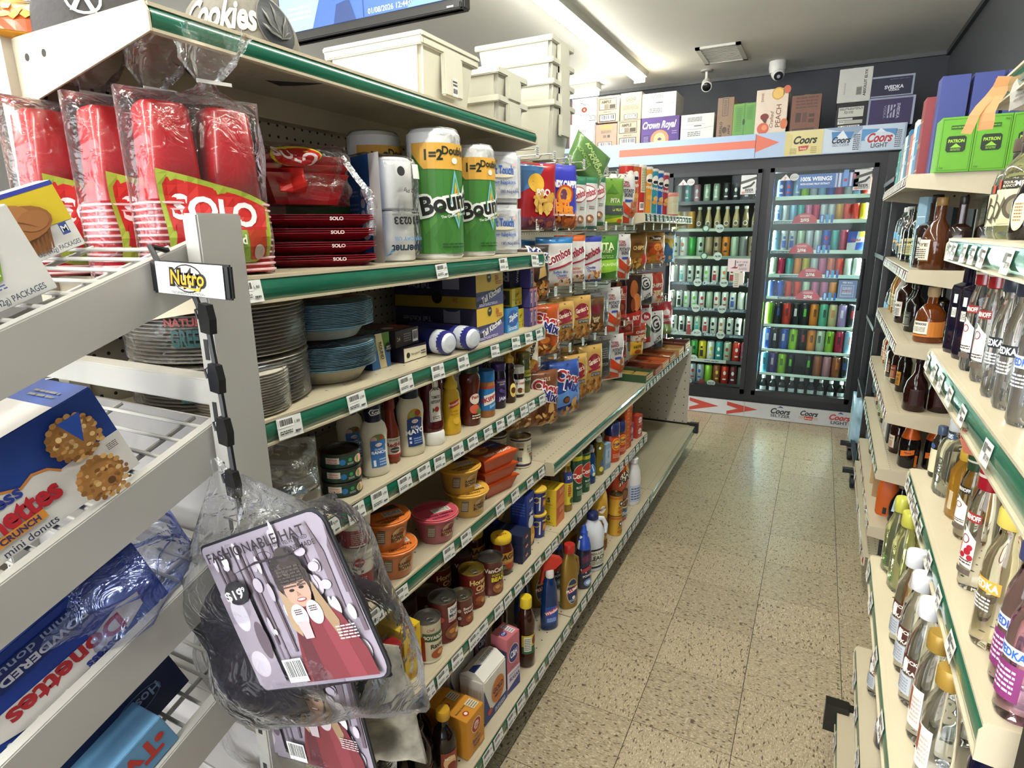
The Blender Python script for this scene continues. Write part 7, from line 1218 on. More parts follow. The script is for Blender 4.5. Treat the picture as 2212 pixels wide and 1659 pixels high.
place('jam_jar', -.138, -.055, z, rot=58, r=.023, label='dark purple grape jam jar'); place('honey_bear', -.136, .012, z, rot=58, r=.021, label='brown honey bear bottle with tan cap'); place('spread_jar', -.143, .086, z, rot=58, r=.0225, label='hazelnut spread jar with white lid'); place('olive_jar', -.148, .145, z, rot=58, r=.0215, label='green stuffed olive jar at the shelf end')
for i, (k, x, y, lab) in enumerate((('salsa_jar', -.24, -.22, 'dark salsa jar behind the red salsa jar'), ('ketchup_bottle', -.24, -.4, 'ketchup bottle in shadow behind the first'), ('jam_jar', -.22, -.06, 'second grape jam jar behind the first'), ('honey_bear', -.22, -.0, 'second honey bear bottle behind the first'), ('mustard_bottle', -.23, -.31, 'mustard bottle in shadow behind the first'))): place(k, x, y, z, rot=62, label=lab)
z = .764
for i in (0, 1): place('noodle_cup', -.155, -.70, z+.105*i, rot=60, r=.04, label=['lower white noodle cup of the two stacked','upper white and red noodle cup of the two stacked'][i], group='stacked noodle cups')
for k, (v, x, y, zz, lab) in enumerate((('orange', -.131, -.604, 0, 'lower orange ramen bowl of the stacked pair'), ('orange', -.14, -.612, .074, 'upper orange ramen bowl of the stacked pair'), ('pink', -.135, -.423, 0, 'pink lidded ramen bowl beside the orange pair'), ('yellow', -.134, -.261, 0, 'lower yellow ramen bowl of the stacked pair'), ('yellow', -.15, -.275, .074, 'upper yellow ramen bowl of the stacked pair'), ('red', -.29, -.56, 0, 'lower dark red ramen bowl at the back of the shelf'), ('red', -.29, -.55, .074, 'upper dark red ramen bowl at the back of the shelf'))): place('ramen_bowl', x, y, z+zz, rot=60, r=.063 if v != 'orange' else .058, label=lab, group='ramen bowls', var=v)
for i in range(3): place('noodle_tray', -.155+.006*i, -.1-.012*i, z+.046*i, rot=75, label=['bottom orange chow mein tray of three','middle orange chow mein tray of three','top chow mein tray of three with a blue corner'][i], group='orange noodle trays')
place('can_olives', -.154, .125, z, rot=58, label='cream black olive can in front at the shelf end'); place('can_olives', -.24, .11, z, rot=64, label='black olive can behind the front one')
z = .505
for i in (0, 1): place('tea_box', -.145, -.62, z+.0695*i, rot=83, label=['lower yellow tea box of the stacked pair','upper yellow tea box of the stacked pair'][i], group='yellow tea boxes')
place('red_jar', -.09, -.692, z, rot=60, r=.03, label='red lidded jar in plastic wrap behind the hat package'); place('peach_jar', -.085, -.775, z, rot=60, label='peach coloured jar with bar code below the hat package')
place('can_ravioli', -.085, -.548, z, rot=62, label='cream ravioli can beside the tea boxes', r=.034); place('can_stew', -.095, -.466, z, rot=62, label='beef stew can with white label'); place('can_beanswieners', -.087, -.388, z, rot=60, label='short brown beans and wieners can')
place('can_hormel', -.101, -.307, z, rot=60, label='red chili can with gold lid, in front'); place('can_hormel', -.2, -.33, z, rot=64, label='chili can in shadow behind the front chili can'); place('can_vancamp', -.084, -.226, z, rot=58, label='brown pork and beans can, in front'); place('can_vancamp', -.18, -.24, z, rot=62, label='pork and beans can behind the front one')
place('can_dark', -.2, -.5, z, rot=60, label='dark can at the back behind the beef stew can'); place('can_beanswieners', -.18, -.41, z, rot=62, label='second short can behind the beans and wieners can')
place('pasta_sauce', -.103, -.12, z, rot=60, label='pasta sauce jar with yellow lid, in front'); place('pasta_sauce', -.2, -.13, z, rot=62, label='pasta sauce jar with yellow lid, behind')
for i in range(3): place('spaghetti_box', -.183, -.031, z+.0325*i, rot=91, label=['bottom','middle','top'][i]+' navy spaghetti box of three', group='navy spaghetti boxes')
place('mac_box', -.112, .052, z, rot=91, label='tall blue macaroni and cheese box'); place('mac_box', -.2, .0, z+.1, rot=91, h=.13, label='blue macaroni box on the spaghetti boxes')
for k, (x, y) in enumerate(((-.095, .135), (-.16, .15))):
    for i in (0, 1): place('mac_cup', x, y, z+.0905*i, rot=60, r=.032, label=['lower','upper'][i]+' blue and yellow macaroni cup, '+['front','back']['' == 'x' or k]+' stack', group='macaroni cups')
for i in (0, 1): place('soap_pad_box', -.108, .257, z+.0705*i, rot=90, label=['lower','upper'][i]+' yellow and red soap pad box', group='soap pad boxes')
place('yellow_cleaner', -.08, .366, z, rot=55, label='yellow and blue cleaner bottle beside the soap pad boxes'); place('amber_bottle', -.16, .33, z, rot=60, label='amber cleaner bottle behind the soap pad boxes'); place('amber_bottle', -.19, .40, z, rot=60, label='amber cleaner bottle behind the yellow cleaner')
place('scouring_powder', -.085, .462, z, rot=55, r=.032, label='green cleanser canister, nearer of two'); place('scouring_powder', -.085, .562, z, rot=55, r=.03, h=.17, label='green cleanser canister, farther of two'); place('dish_soap_blue', -.078, .645, z, rot=52, r=.022, label='blue dish soap bottle'); place('dish_soap_yellow', -.08, .748, z, rot=52, r=.028, label='yellow dish soap bottle with a lemon label'); place('dish_soap_yellow', -.16, .70, z, rot=52, label='yellow dish soap bottle behind the blue one')
place('light_blue_box', -.089, .83, z, rot=79, label='light blue dryer sheet box'); place('laundry_jug', -.078, .93, z, rot=52, label='orange laundry detergent jug with navy cap, nearer of two'); place('laundry_jug', -.08, 1.035, z, rot=52, h=.165, label='orange laundry detergent jug with navy cap, farther of two')
for i in range(5): place('orange_small_box', -.095, 1.125, z+.0425*i, rot=80, label='orange washing soda box, '+['lowest','second from the bottom','middle','second from the top','topmost'][i]+' of five', group='orange washing soda boxes')
place('purple_box', -.09, 1.22, z, rot=80, label='purple cleaner box near the shelf end')
for i in range(2): place('red_small_box', -.09, 1.31, z+.0605*i, rot=80, label=['lower','upper'][i]+' red detergent box at the far shelf end', group='red detergent boxes')
place('amber_bottle', -.18, 1.0, z, rot=60, h=.2, label='red capped dark bottle behind the detergent jugs')
z = .18
place('molasses_bottle', -.045, -.557, z, rot=60, label='dark bottle with yellow cap, in front of the baking soda', h=.185); place('molasses_bottle', -.12, -.56, z, rot=60, label='dark bottle with yellow cap, behind the front one', h=.185)
place('cola_bottle', -.07, -.63, z, rot=60, label='dark cola bottle at the near end of the bottom shelf', h=.19, r=.033); place('cola_bottle', -.16, -.64, z, rot=60, h=.19, r=.033, label='dark cola bottle behind the near cola bottle'); place('cola_bottle', -.1, -.73, z, rot=60, h=.17, r=.033, label='dark bottle nearest the hat package on the bottom shelf')
for i in range(3): place('baking_soda', -.03-.0605*i, -.471, z, rot=87.4, label=['front','middle','back'][i]+' orange baking soda box of three', group='baking soda boxes')
place('flour_bag', -.058, -.329, z, rot=88, label='white and blue flour bag with orange oval, in front'); place('flour_bag', -.165, -.335, z, rot=88, label='white flour bag behind the front one')
place('sugar_box', -.04, -.222, z, rot=82, label='pink and white sugar box, in front'); place('sugar_box', -.15, -.225, z, rot=85, label='pink sugar box behind the front one')
place('syrup_bottle', -.026, -.105, z, rot=55, label='brown cleaner bottle with yellow cap, in front'); place('syrup_bottle', -.12, -.11, z, rot=55, label='brown cleaner bottle with yellow cap, behind')
place('window_spray', -.03, .095, z, rot=48, label='blue window spray bottle with red trigger head, in front'); place('window_spray', -.13, .08, z, rot=60, label='blue window spray bottle behind the front one', h=.25)
place('drain_cleaner', -.014, .24, z, rot=58, label='gold drain cleaner jug with red cap, in front'); place('drain_cleaner', -.12, .2, z, rot=58, label='gold drain cleaner jug behind the front one')
place('toilet_cleaner', -.01, .385, z, rot=55, label='navy and white cleaner bottle with blue cap, in front'); place('toilet_cleaner', -.11, .34, z, rot=55, label='navy and white cleaner bottle behind the front one')
place('bleach_jug', -.025, .525, z, rot=52, label='white bleach jug with handle and navy cap'); place('cat_food_bag', -.055, .68, z, rot=82, label='yellow cat food bag with purple edges')
for i in (0, 1): place('dog_food_can', -.028, .853, z+.1*i, rot=55, label=['lower','upper'][i]+' yellow dog food can', group='yellow dog food cans')
place('dog_food_bag', -.07, .99, z, rot=80, label='red and blue dog food bag'); place('white_jug', -.045, 1.2, z, rot=55, label='white cleaner jug beyond the dog food bag'); place('cat_food_bag', -.19, .66, z, rot=85, label='second cat food bag in shadow behind the first')
# hanging snack bags: design, y, top z, width, height, label
BX = -.165
ROWS = [
 (1, [('redfries',.30,1.765,.16,.215,'red snack bag with pretzel sticks on the top hook row, leftmost'),('hotfries',.46,1.775,.18,.22,'shiny purple and blue snack bag on the top hook row'),('combos_green',.63,1.74,.13,.19,'silver snack bag half hidden on the top hook row, left'),('combos_green',.72,1.752,.15,.20,'silver snack bag with green top on the top hook row, middle'),('combos_green',.86,1.765,.15,.195,'silver snack bag with green top on the top hook row, right'),('pita_green',1.05,1.77,.17,.20,'green pita bag with a black band on the top hook row'),('stripe',1.24,1.80,.17,.23,'white and red striped bag on the top hook row')]),
 (2, [('chex_dark',.245,1.50,.15,.19,'dark brown snack mix bag below the napkin shelf end'),('combos',.45,1.525,.17,.18,'white snack bag with blue top on the second row'),('combos_orange',.60,1.53,.16,.18,'white snack bag with orange top on the second row'),('combos_blue',.76,1.525,.17,.185,'white snack bag with dark blue top on the second row'),('pita_bright',.96,1.525,.2,.195,'bright green bag on the second row'),('grey_foil',1.08,1.53,.13,.19,'grey foil bag on the second row'),('stripe',1.22,1.53,.15,.215,'white and red striped bag on the second row')]),
 (3, [('chex_orange',.345,1.29,.16,.185,'orange snack mix bag on the third row'),('gardetto',.50,1.285,.15,.155,'gold snack bag on the third row, left'),('gardetto',.69,1.29,.15,.175,'gold snack bag on the third row, right'),('gardetto_dark',.85,1.268,.14,.155,'brown snack bag on the third row'),('grey_foil',.96,1.28,.12,.16,'grey bag behind the brown bag on the third row'),('stripe',1.09,1.29,.14,.215,'white and red striped bag on the third row'),('jerky_red',1.28,1.28,.1,.17,'red jerky bag on the third row')]),
 (4, [('chex_brown',.315,1.055,.15,.205,'brown snack mix bag on the lowest row'),('chex_blue',.53,1.05,.17,.22,'blue snack mix bag on the lowest row'),('gardetto',.67,1.05,.13,.195,'gold snack bag on the lowest row, left'),('gardetto',.83,1.062,.15,.215,'gold snack bag on the lowest row, right'),('black_bag',.985,1.055,.15,.18,'black and grey bag on the lowest row'),('stripe',1.18,1.055,.15,.225,'white and red striped bag on the lowest row'),('jerky_red',1.33,1.025,.09,.12,'small red jerky bag on the lowest row')]),
]
for n, row in ROWS:
    for v, y, zt, w_, h_, lab in row:
        bag_place(v, BX+random.uniform(-.006, .006), y, zt, w_, h_, lab, rot=64+random.uniform(-4, 4))
        if v not in ('jerky_red', 'chex_dark', 'redfries'): bag_place(v, BX-.075, y-.01, zt-.008, w_*.95, h_*.97, lab+', one hook place behind', rot=70)
bag_place('corn_yellow', -.17, .20, 1.2, .12, .13, 'yellow corn snack bag at the end of the sauce shelf'); bag_place('popcorn', -.2, .2, .985, .12, .12, 'tan snack bag behind the olive cans'); bag_place('chex_blue', -.25, .36, 1.09, .15, .16, 'blue snack mix bag behind the brown one')
o = bag_place('green_salad', -.19, .77, 1.90, .2, .15, 'large green bag leaning above the top hooks', 62); o.rotation_euler = (0, R_(28), R_(62))
for v, y, zt, w_, h_, lab in (('brown_gold',1.5,1.535,.16,.19,'brown and gold bag under the canister shelf'),('cheese_curls',1.85,1.54,.2,.18,'orange cheese curl bag under the canister shelf'),('chips_blue',2.2,1.54,.16,.19,'blue and white bag under the canister shelf, farthest'),('jerky_dark',1.49,1.32,.13,.28,'tall dark orange jerky bag'),('white_black',1.66,1.316,.16,.17,'white bag with black swirl'),('red_white_bag',1.9,1.31,.17,.18,'red and cream chip bag'),('flame_bag',1.74,1.12,.12,.2,'white bag with red flames'),('white_black',1.92,1.08,.19,.24,'white bag with black lines below the swirl bag'),('green_red_bag',2.17,1.11,.19,.21,'red and green bag at the far end'),('red_white_bag',1.62,1.05,.12,.11,'small red bag above the candy boxes'),('small_yellow',1.6,.955,.1,.08,'small yellow bag just above the candy boxes'),('jerky_red',1.38,1.12,.1,.1,'small dark red jerky bag')):
    bag_place(v, -.16, y, zt, w_, h_, lab, rot=62)
    if h_ > .15: bag_place(v, -.24, y-.01, zt-.006, w_*.9, h_*.95, lab+', one behind', rot=68)
for v, y, h_, lab in (('red',1.43,.235,'red chip canister, nearest of the row'),('orange',1.52,.24,'orange chip canister, second of the row'),('redback',1.66,.25,'red chip canister turned to its back label'),('amber',1.80,.25,'amber chip canister beside the back label one'),('teal',1.93,.25,'teal chip canister beside the amber one'),('blue',2.06,.25,'blue chip canister between teal and crimson'),('crimson',2.20,.25,'crimson chip canister, farthest tall one')):
    place('chip_canister', -.2, y, 1.63, rot=50, h=h_, r=.037, label=lab, var=v, group='chip canisters'); 
place('short_canister', -.17, 2.33, 1.63, rot=50, label='short cream and red canister', var='cream'); place('short_canister', -.2, 2.48, 1.63, rot=50, h=.15, label='short green canister at the shelf end', var='green')
# candy boxes
def candy(x, y, w_, d_, h_, c, ic, label, n=3, rz=90, ic2='#e0c070'):
    r = thing('candy_box', label, 'candy box', (x, y, .766), rz, 'open candy boxes'); b = bmesh.new(); t = .003
    bx(b, -w_/2, -d_/2, 0, w_/2, d_/2, t)
    bx(b, -w_/2, -d_/2, t, w_/2, -d_/2+t, h_); bx(b, -w_/2, d_/2-t, t, w_/2, d_/2, h_*1.3); bx(b, -w_/2, -d_/2+t, t, -w_/2+t, d_/2-t, h_); bx(b, w_/2-t, -d_/2+t, t, w_/2, d_/2-t, h_)
    mesh_obj('tray', b, P(c, .45), r); printed('front_print', [('r',-w_*400,h_*250,w_*400,h_*800,ic2),('l',-w_*350,h_*400,w_*350,h_*700,1,'#3a2418')], flat_map(0, -d_/2, 0), r)
    f = None
    for i in range(n):
        for j in range(2):
            if f is None: b = bmesh.new(); bx(b, -w_/n/2+.004, -d_/4+.004, 0, w_/n/2-.004, d_/4-.004, h_*.55, 0, .003); f = mesh_obj('candy_bar', b, FOIL(ic, .1), r); o = f
            else: o = f.copy(); COL.objects.link(o)
            o.location = (-w_/2+w_/n*(i+.5), -d_/4+d_/2*j, t)
candy(-.155, 1.50, .16, .2, .04, '#2f4a2c', '#c9a85c', 'green candy box with cream wrapped bars, nearest'); candy(-.15, 1.68, .15, .2, .035, '#7a3a1c', '#6b2a18', 'orange brown candy box behind the green one', ic2='#c9692c'); candy(-.15, 1.86, .16, .2, .035, '#c2622c', '#b5501f', 'orange candy box in the middle of the shelf'); candy(-.15, 2.05, .16, .2, .04, '#8c4a24', '#c2692c', 'brown candy box beyond the orange one'); candy(-.15, 2.25, .16, .22, .045, '#a87a44', '#b9a06c', 'tan candy box with cream bars'); candy(-.15, 2.46, .16, .22, .05, '#5c2c24', '#7a4434', 'dark red candy box with a white lid, farthest')

# ================================================================ COOLER CONTENTS
CN = {'#': 0}
COLN = {'wht':('#d3dcd6','white'),'sil':('#a9b4ba','silver'),'lbl':('#7fb0d0','light blue'),'blu':('#2c56b0','blue'),'teal':('#3f9a9a','teal'),'pnk':('#b5688c','pink'),'crm':('#a82c4c','crimson'),'gold':('#b98a3c','gold'),'red':('#c23a2c','red'),'yel':('#d6c12c','yellow'),'pgr':('#a9bfa8','pale green'),'org':('#c97a2c','orange'),'olv':('#a8a02c','olive yellow'),'sal':('#c9705c','salmon'),'cyn':('#3f9cc0','cyan'),'lime':('#8cc23c','lime green'),'blk':('#1c2226','black'),'mint':('#5cb49a','mint'),'cream':('#c2b98c','cream'),'lav':('#a48cc0','lavender'),'pur':('#4a3f7c','purple'),'brn':('#8c5438','brown'),'dpk':('#b0808c','dusty pink'),'gry':('#7c8280','grey'),'grn':('#3f9a48','green'),'tan':('#9c8c70','tan'),'mar':('#6b2c34','maroon'),'dgr':('#3c4042','dark grey')}
def row(z, x0, x1, names, door, shelf, sh='s', h=None, stripe=None, skip=()):
    n = len(names); ordn = ['first','second','third','fourth','fifth','sixth','seventh','eighth','ninth','tenth','eleventh','twelfth']
    for i, nm in enumerate(names):
        if nm is None: continue
        st = None
        if ':' in nm: nm, st = nm.split(':')
        x = x0+(x1-x0)*i/(n-1); c, word = COLN[nm]
        place('drink_can', x, FY+.155+random.uniform(0, .004), z+.0, rot=random.uniform(-14, 14), h=h, label=f'{word} drink can, {ordn[i]} from left, {shelf} shelf, {door} cooler door', group=f'cans on the {shelf} shelf of the {door} cooler door', var=(c, st or stripe, sh))
        # a second can stands behind each one
L0, L1_ = -.43, .19
zl = [q-.0035 for q in LZ]; zr = [q-.0035 for q in RZ]
row(zl[0], L0, L1_, ['wht','teal','dpk','pgr','pgr','dgr','dgr','dgr','dgr'], 'left', 'top', stripe='ow', h=.15)  # dark grey ones: pale cans with the shade put into their colour
row(zl[1], L0, L0+.12, ['yel:ow','tan:ow','gold'], 'left', 'second', sh='t', h=.15)
for i in range(7): place('coffee_bottle', -.245+.0735*i, FY+.155, zl[1], rot=0, h=.185, r=.027, label='coffee milk bottle, '+['first','second','third','fourth','fifth','sixth','seventh'][i]+' from the left on the second shelf', group='coffee bottles', var='d' if i in (0, 5) else 'c')
row(zl[2], L0, L1_, ['wht:ok','wht:oo','grn','pgr:ok','tan','tan:ok','org:ok','pgr','gry','tan:ok'], 'left', 'third', sh='t', h=.165)
row(zl[3], L0, L0+.55, ['wht:ow','wht:bt','wht:ok','wht:ok','wht:og','wht:br','wht:oo','wht:br','wht:bk'], 'left', 'fourth', h=.15, stripe='ok')
row(zl[4], L0-.01, L1_+.01, ['wht','wht:bk','wht:og','wht:og','wht:or','pgr','wht:or','wht:or','wht:bb','wht','wht:or'], 'left', 'fifth', h=.152)
row(zl[5], L0+.02, L1_+.01, ['wht:bk','wht:bk','wht:br','pgr:bt','wht:br','wht:ok','wht:oo','wht:ok','wht:ok','wht:ok'], 'left', 'sixth', h=.15)
row(zl[6], L0, L1_+.01, ['lime','lav','yel:ok','grn:ok','yel:bk','wht:oy','teal:ow','pgr:or','red:ow','pnk:ow'], 'left', 'seventh', sh='t', h=.165)
row(zl[7], L0, L1_, ['dgr','dgr','sil:ok','sil:or','sil:ob','lime','brn:oy','red:ow','mar:ow','gry'], 'left', 'lowest', sh='t', h=.16)
Q0, Q1 = .365, .955
row(zr[0], Q0, Q1, ['blu:ow','blu:or','lbl:ow','lime','sil','lbl','blu','crm','sil','lbl:ob','red'], 'right', 'top', h=.14)
row(zr[1], Q0, Q1, ['lbl:bb','sil','lbl','teal','pnk','crm','sil','sil','gold','red','red','yel'], 'right', 'second', h=.13)
row(zr[2], Q0, Q1-.11, ['lbl:tk','sil:bb','sil:bb','pgr','sil','sil','blu:or','teal','crm'], 'right', 'third', h=.165); place('energy_pack', .925, FY+.16, zr[2], rot=0, r=.11, h=.15, label='blue and white can multipack on the third shelf of the right door')
row(zr[3], Q0, Q1, ['pgr','crm','teal','org','olv','sil','pnk','sal','red','wht','wht'], 'right', 'fourth', h=.14)
row(zr[4], Q0, Q1-.08, ['blu','blu','red','red','pgr','pnk','pnk','org','cyn'], 'right', 'fifth', h=.13)
row(zr[5], Q0, Q1+.01, ['lime','blk:mb','red:mk','blk:mw','blk:mg','org:mk','mint:mk','cream:mo','lav:mw','blk:mr'], 'right', 'sixth', sh='t', h=.175)
row(zr[6], Q0, Q1+.01, ['blu:mw','blk:mw','blu:mw','lime:mk','blk:mr','org:mk','pgr:mk','lime:mk','crm:mk','lbl:mo'], 'right', 'seventh', sh='t', h=.17)
row(zr[7], Q0, Q1+.01, ['cyn:mk','pur:mw','lime:mk','blk:mg',None,'blk:mg','brn','dpk','brn:mo','blk:mb'], 'right', 'eighth', sh='t', h=.165)
for i in range(9): place('water_bottle', .37+.073*i, FY+.17, .141, rot=0, r=.03, h=.2, label='clear water bottle with white cap, '+['first','second','third','fourth','fifth','sixth','seventh','eighth','last'][i]+' on the floor of the right door', group='water bottles')
# cases on the roof
case('white_red', -1.283, 2.252, .24, .21, 'lower white and red spirits case at the left end of the roof row'); case('white_red', -1.262, 2.463, .236, .205, 'upper white and red spirits case at the left end of the roof row')
case('kraft_orange', -1.061, 2.252, .19, .19, 'lower brown case with an orange label'); case('kraft_label', -.862, 2.252, .2, .2, 'lower brown case with a large black printed label'); case('kraft_label', -1.045, 2.453, .19, .21, 'upper brown case with a large printed label, left'); case('kraft_stamp', -.85, 2.453, .18, .215, 'upper brown case with a faint stamp, right of the labelled one')
case('purple', -.597, 2.252, .315, .205, 'purple whisky case with white script'); case('white_plain', -.615, 2.458, .28, .185, 'white case on top of the purple one'); case('white_plain', -.297, 2.252, .26, .2, 'white case standing alone right of the purple one')
case('brown_tall', -.085, 2.252, .122, .3, 'narrow brown apple whisky case'); case('green', .058, 2.252, .168, .245, 'green case beside the narrow brown one'); case('peach', .25, 2.252, .225, .325, 'tall cream case with peach drawings'); case('red_brown', .49, 2.252, .2, .26, 'reddish brown case right of the peach case')
case('black_label', .795, 2.252, .2, .175, 'black case with a white shipping label'); case('white_rotated', .795, 2.432, .21, .225, 'white case turned on its side on the black case'); case('svedka_end', 1.038, 2.252, .285, .19, 'lower purple and grey vodka case at the right end'); case('svedka_side', 1.03, 2.446, .255, .135, 'upper dark vodka case at the right end')

# ================================================================ LIQUOR SHELVES
LR = -66
def lq(k, x, y, z, lab, rot=LR, r=None, h=None, var=None, grp=None): return place(k, x, y, z, r, h, rot, lab, grp, var)
lq('navy_gin', 1.008, .08, 1.258, 'navy gin bottle with white flag label, farther of two'); lq('navy_gin', 1.012, -.0, 1.258, 'navy gin bottle with cork, nearer of two')
lq('vodka_red', .996, -.122, 1.258, 'clear vodka bottle with red cap on the upper shelf, farther of two', h=.223, var='red'); lq('vodka_red', .996, -.225, 1.258, 'clear vodka bottle with red cap on the upper shelf, nearer of two', h=.226, var='red')
lq('vodka_swedish', .992, -.345, 1.258, 'clear vodka bottle with black band on the upper shelf, farther of two', r=.0225, h=.205, var='clear'); lq('vodka_swedish', .992, -.425, 1.258, 'clear vodka bottle with black band on the upper shelf, nearer of two', r=.0225, h=.205, var='clear'); lq('vodka_swedish', .99, -.52, 1.258, 'clear vodka bottle at the picture edge of the upper shelf', r=.0225, h=.205, var='grey')
for i, (x, y) in enumerate(((1.08, .07), (1.08, -.03), (1.08, -.14), (1.08, -.25))): lq('vodka_red', x, y, 1.258, 'clear vodka bottle in the second row of the upper shelf, place '+['one','two','three','four'][i], h=.22, var='red', grp='second row of upper shelf bottles')
lq('cream_bottle', 1.006, .085, .947, 'small dark bottle with cream label at the far shelf corner'); lq('tequila_tall', 1.01, -.03, .947, 'tall clear tequila bottle with a blue neck band'); lq('tequila_tall', 1.07, -.03, .947, 'clear tequila bottle behind the one with blue neck band')
lq('gold_bottle', 1.01, -.155, .947, 'gold tequila bottle, in front'); lq('gold_bottle', 1.06, -.17, .947, 'gold tequila bottle, behind the front one')
lq('vodka_red', 1.01, -.25, .947, 'clear vodka bottle with dark green cap and black label', h=.184, var='black'); lq('vodka_red', .985, -.45, .947, 'clear vodka bottle with red cap and cherry label', var='cherry'); lq('vodka_red', 1.035, -.515, .947, 'clear vodka bottle with red cap behind the cherry one', h=.225, var='red')
lq('vodka_swedish', .978, -.615, .947, 'clear vodka bottle with yellow cap and orange band', r=.0255, h=.215, var='yellow'); lq('vodka_swedish', .982, -.705, .947, 'vodka bottle with purple label and blue lettering', r=.024, h=.21, var='purple'); lq('vodka_swedish', .975, -.765, .947, 'vodka bottle with purple label nearest the shelf end', r=.024, h=.2, var='purple')
for i, y in enumerate((-.3, -.38)): lq('vodka_red', 1.07, y, .947, 'clear vodka bottle in the second row below, '+['farther','nearer'][i], h=.2, var='red')
lq('pale_green_bottle', .945, .055, .685, 'pale green liquor bottle, farther of two'); lq('pale_green_bottle', .952, -.03, .685, 'pale green liquor bottle, nearer of two'); lq('gold_bottle', 1.0, -.0, .685, 'amber bottle behind the pale green ones', h=.19, r=.022); lq('gold_bottle', 1.0, -.08, .685, 'second amber bottle behind the pale green ones', h=.19, r=.022)
for i, y in enumerate((-.256, -.348, -.442)): lq('vodka_popov', .937, y, .685, ['farthest','middle','nearest'][i]+' clear vodka bottle of three with white caps', grp='white capped vodka bottles')
for i, y in enumerate((-.531, -.622)): lq('vodka_goldcap', .94, y, .685, ['farther','nearer'][i]+' clear vodka bottle of two with gold caps', grp='gold capped vodka bottles')
lq('dark_blue_bottle', .985, -.70, .685, 'dark blue bottle with black cap at the picture bottom'); lq('vodka_goldcap', 1.0, -.5, .685, 'clear bottle behind the gold capped ones'); lq('vodka_popov', 1.005, -.3, .685, 'clear bottle behind the white capped ones'); lq('vodka_goldcap', 1.0, -.4, .685, 'clear bottle in the second row between white and gold caps')
lq('dark_blue_bottle', .945, -.236, .40, 'navy labelled bottle on the lower shelf, farther of two', h=.19); lq('dark_blue_bottle', .955, -.335, .40, 'navy labelled bottle on the lower shelf, nearer of two', h=.19)
lq('vodka_popov', .94, -.06, .40, 'clear bottle at the far end of the lower shelf', h=.2)
r = thing('paper_bag', 'brown paper bag on the bottom liquor shelf', 'bag', (.96, -.16, .1805), -66); o = bag_shape(r, .12, .08, .2, [P('#8c5f38', .7, noise=.2, bump=.5)], name='bag_body', wob=.12, bot=1)[0]
lq('mexico_bottle', 1.055, .05, 1.517, 'round clear tequila bottle with a drawn label, farther of two', rot=-40, r=.045, h=.2); lq('mexico_bottle', 1.045, -.055, 1.517, 'round clear tequila bottle with a drawn label, nearer of two', rot=-50, r=.045, h=.21); lq('oval_label_bottle', 1.035, -.155, 1.517, 'dark bottle with a cream oval label', rot=-50, r=.028, h=.15); lq('oval_label_bottle', 1.05, -.25, 1.517, 'dark bottle with an oval label at the picture edge', rot=-50, r=.03, h=.15)
for i, y in enumerate((.0, -.09, -.18)): lq('spirit', 1.06, y, 1.838, ['amber bottle at the far end of the topmost shelf','reddish bottle second on the topmost shelf','reddish bottle third on the topmost shelf'][i], r=.036, h=.3, var=[('#b98a3a','#3a2c20','#d9cfa0','#5c4a2c','OLD','w'),('#6b2c24','#3a2320','#8c5c54','#e0d0c4','RED','t'),('#6b2c24','#3a2320','#8c5c54','#e0d0c4','RED','t')][i])
# hanging papers
def slip(pts, c, label, ops=(), mark='#3a2c22'):
    r = thing('paper_note', label, 'note', pts[0]); P0 = Vector(pts[0]); b = bmesh.new(); wv = Vector(pts[2]); a = [Vector(p_)-P0 for p_ in (pts[0], pts[1])]
    n = 6; V = []
    for i in range(n+1):
        q = a[0].lerp(a[1], i/n)+Vector((.004*math.sin(i*1.3), .006*math.sin(i*.9), 0)); V.append((b.verts.new(q-wv/2), b.verts.new(q+wv/2)))
    for x_, y_ in zip(V, V[1:]): b.faces.new((x_[0], x_[1], y_[1], y_[0]))
    bmesh.ops.solidify(b, geom=b.faces[:], thickness=.0006); mesh_obj('paper', b, P(c, .6, noise=.05), r)
    if ops:
        nn = (a[1]-a[0]).cross(wv).normalized(); nn = nn if nn.dot(Vector((.7,-1.6,1.54))-P0) > 0 else -nn; u_ = wv.normalized(); dv = (a[1]-a[0]).normalized()
        printed('handwriting', ops, lambda u, v, e: tuple(a[0]+u_*u-dv*v+nn*(e+.009)), r)
slip([(.988, .0, 1.832), (.937, .0, 1.728), (.016, -.01, -.004)], '#d9a06c', 'long pale orange paper strip hanging from the top liquor shelf')
slip([(.988, -.01, 1.828), (.968, .0, 1.733), (.024, -.01, .0)], '#d9a874', 'shorter pale orange paper strip beside the long one')
slip([(.958, -.40, 1.232), (.955, -.415, 1.17), (.018, -.03, .002)], '#d98a70', 'salmon pink sticky note hanging from the green price strip', [('t','SEAGRAM',0,-10,6,'#3a2424',{'rot':-4}),('t','PRICED',0,-24,6,'#3a2424'),('t','TWISTED',0,-38,6,'#3a2424',{'rot':4})])
slip([(1.025, -.1, 1.86), (1.01, -.1, 1.765), (.05, -.03, .025)], '#b9b6ac', 'white printed sheet hanging at the right picture edge', [('l',-18,-90,18,-10,9,'#5c5a54')])
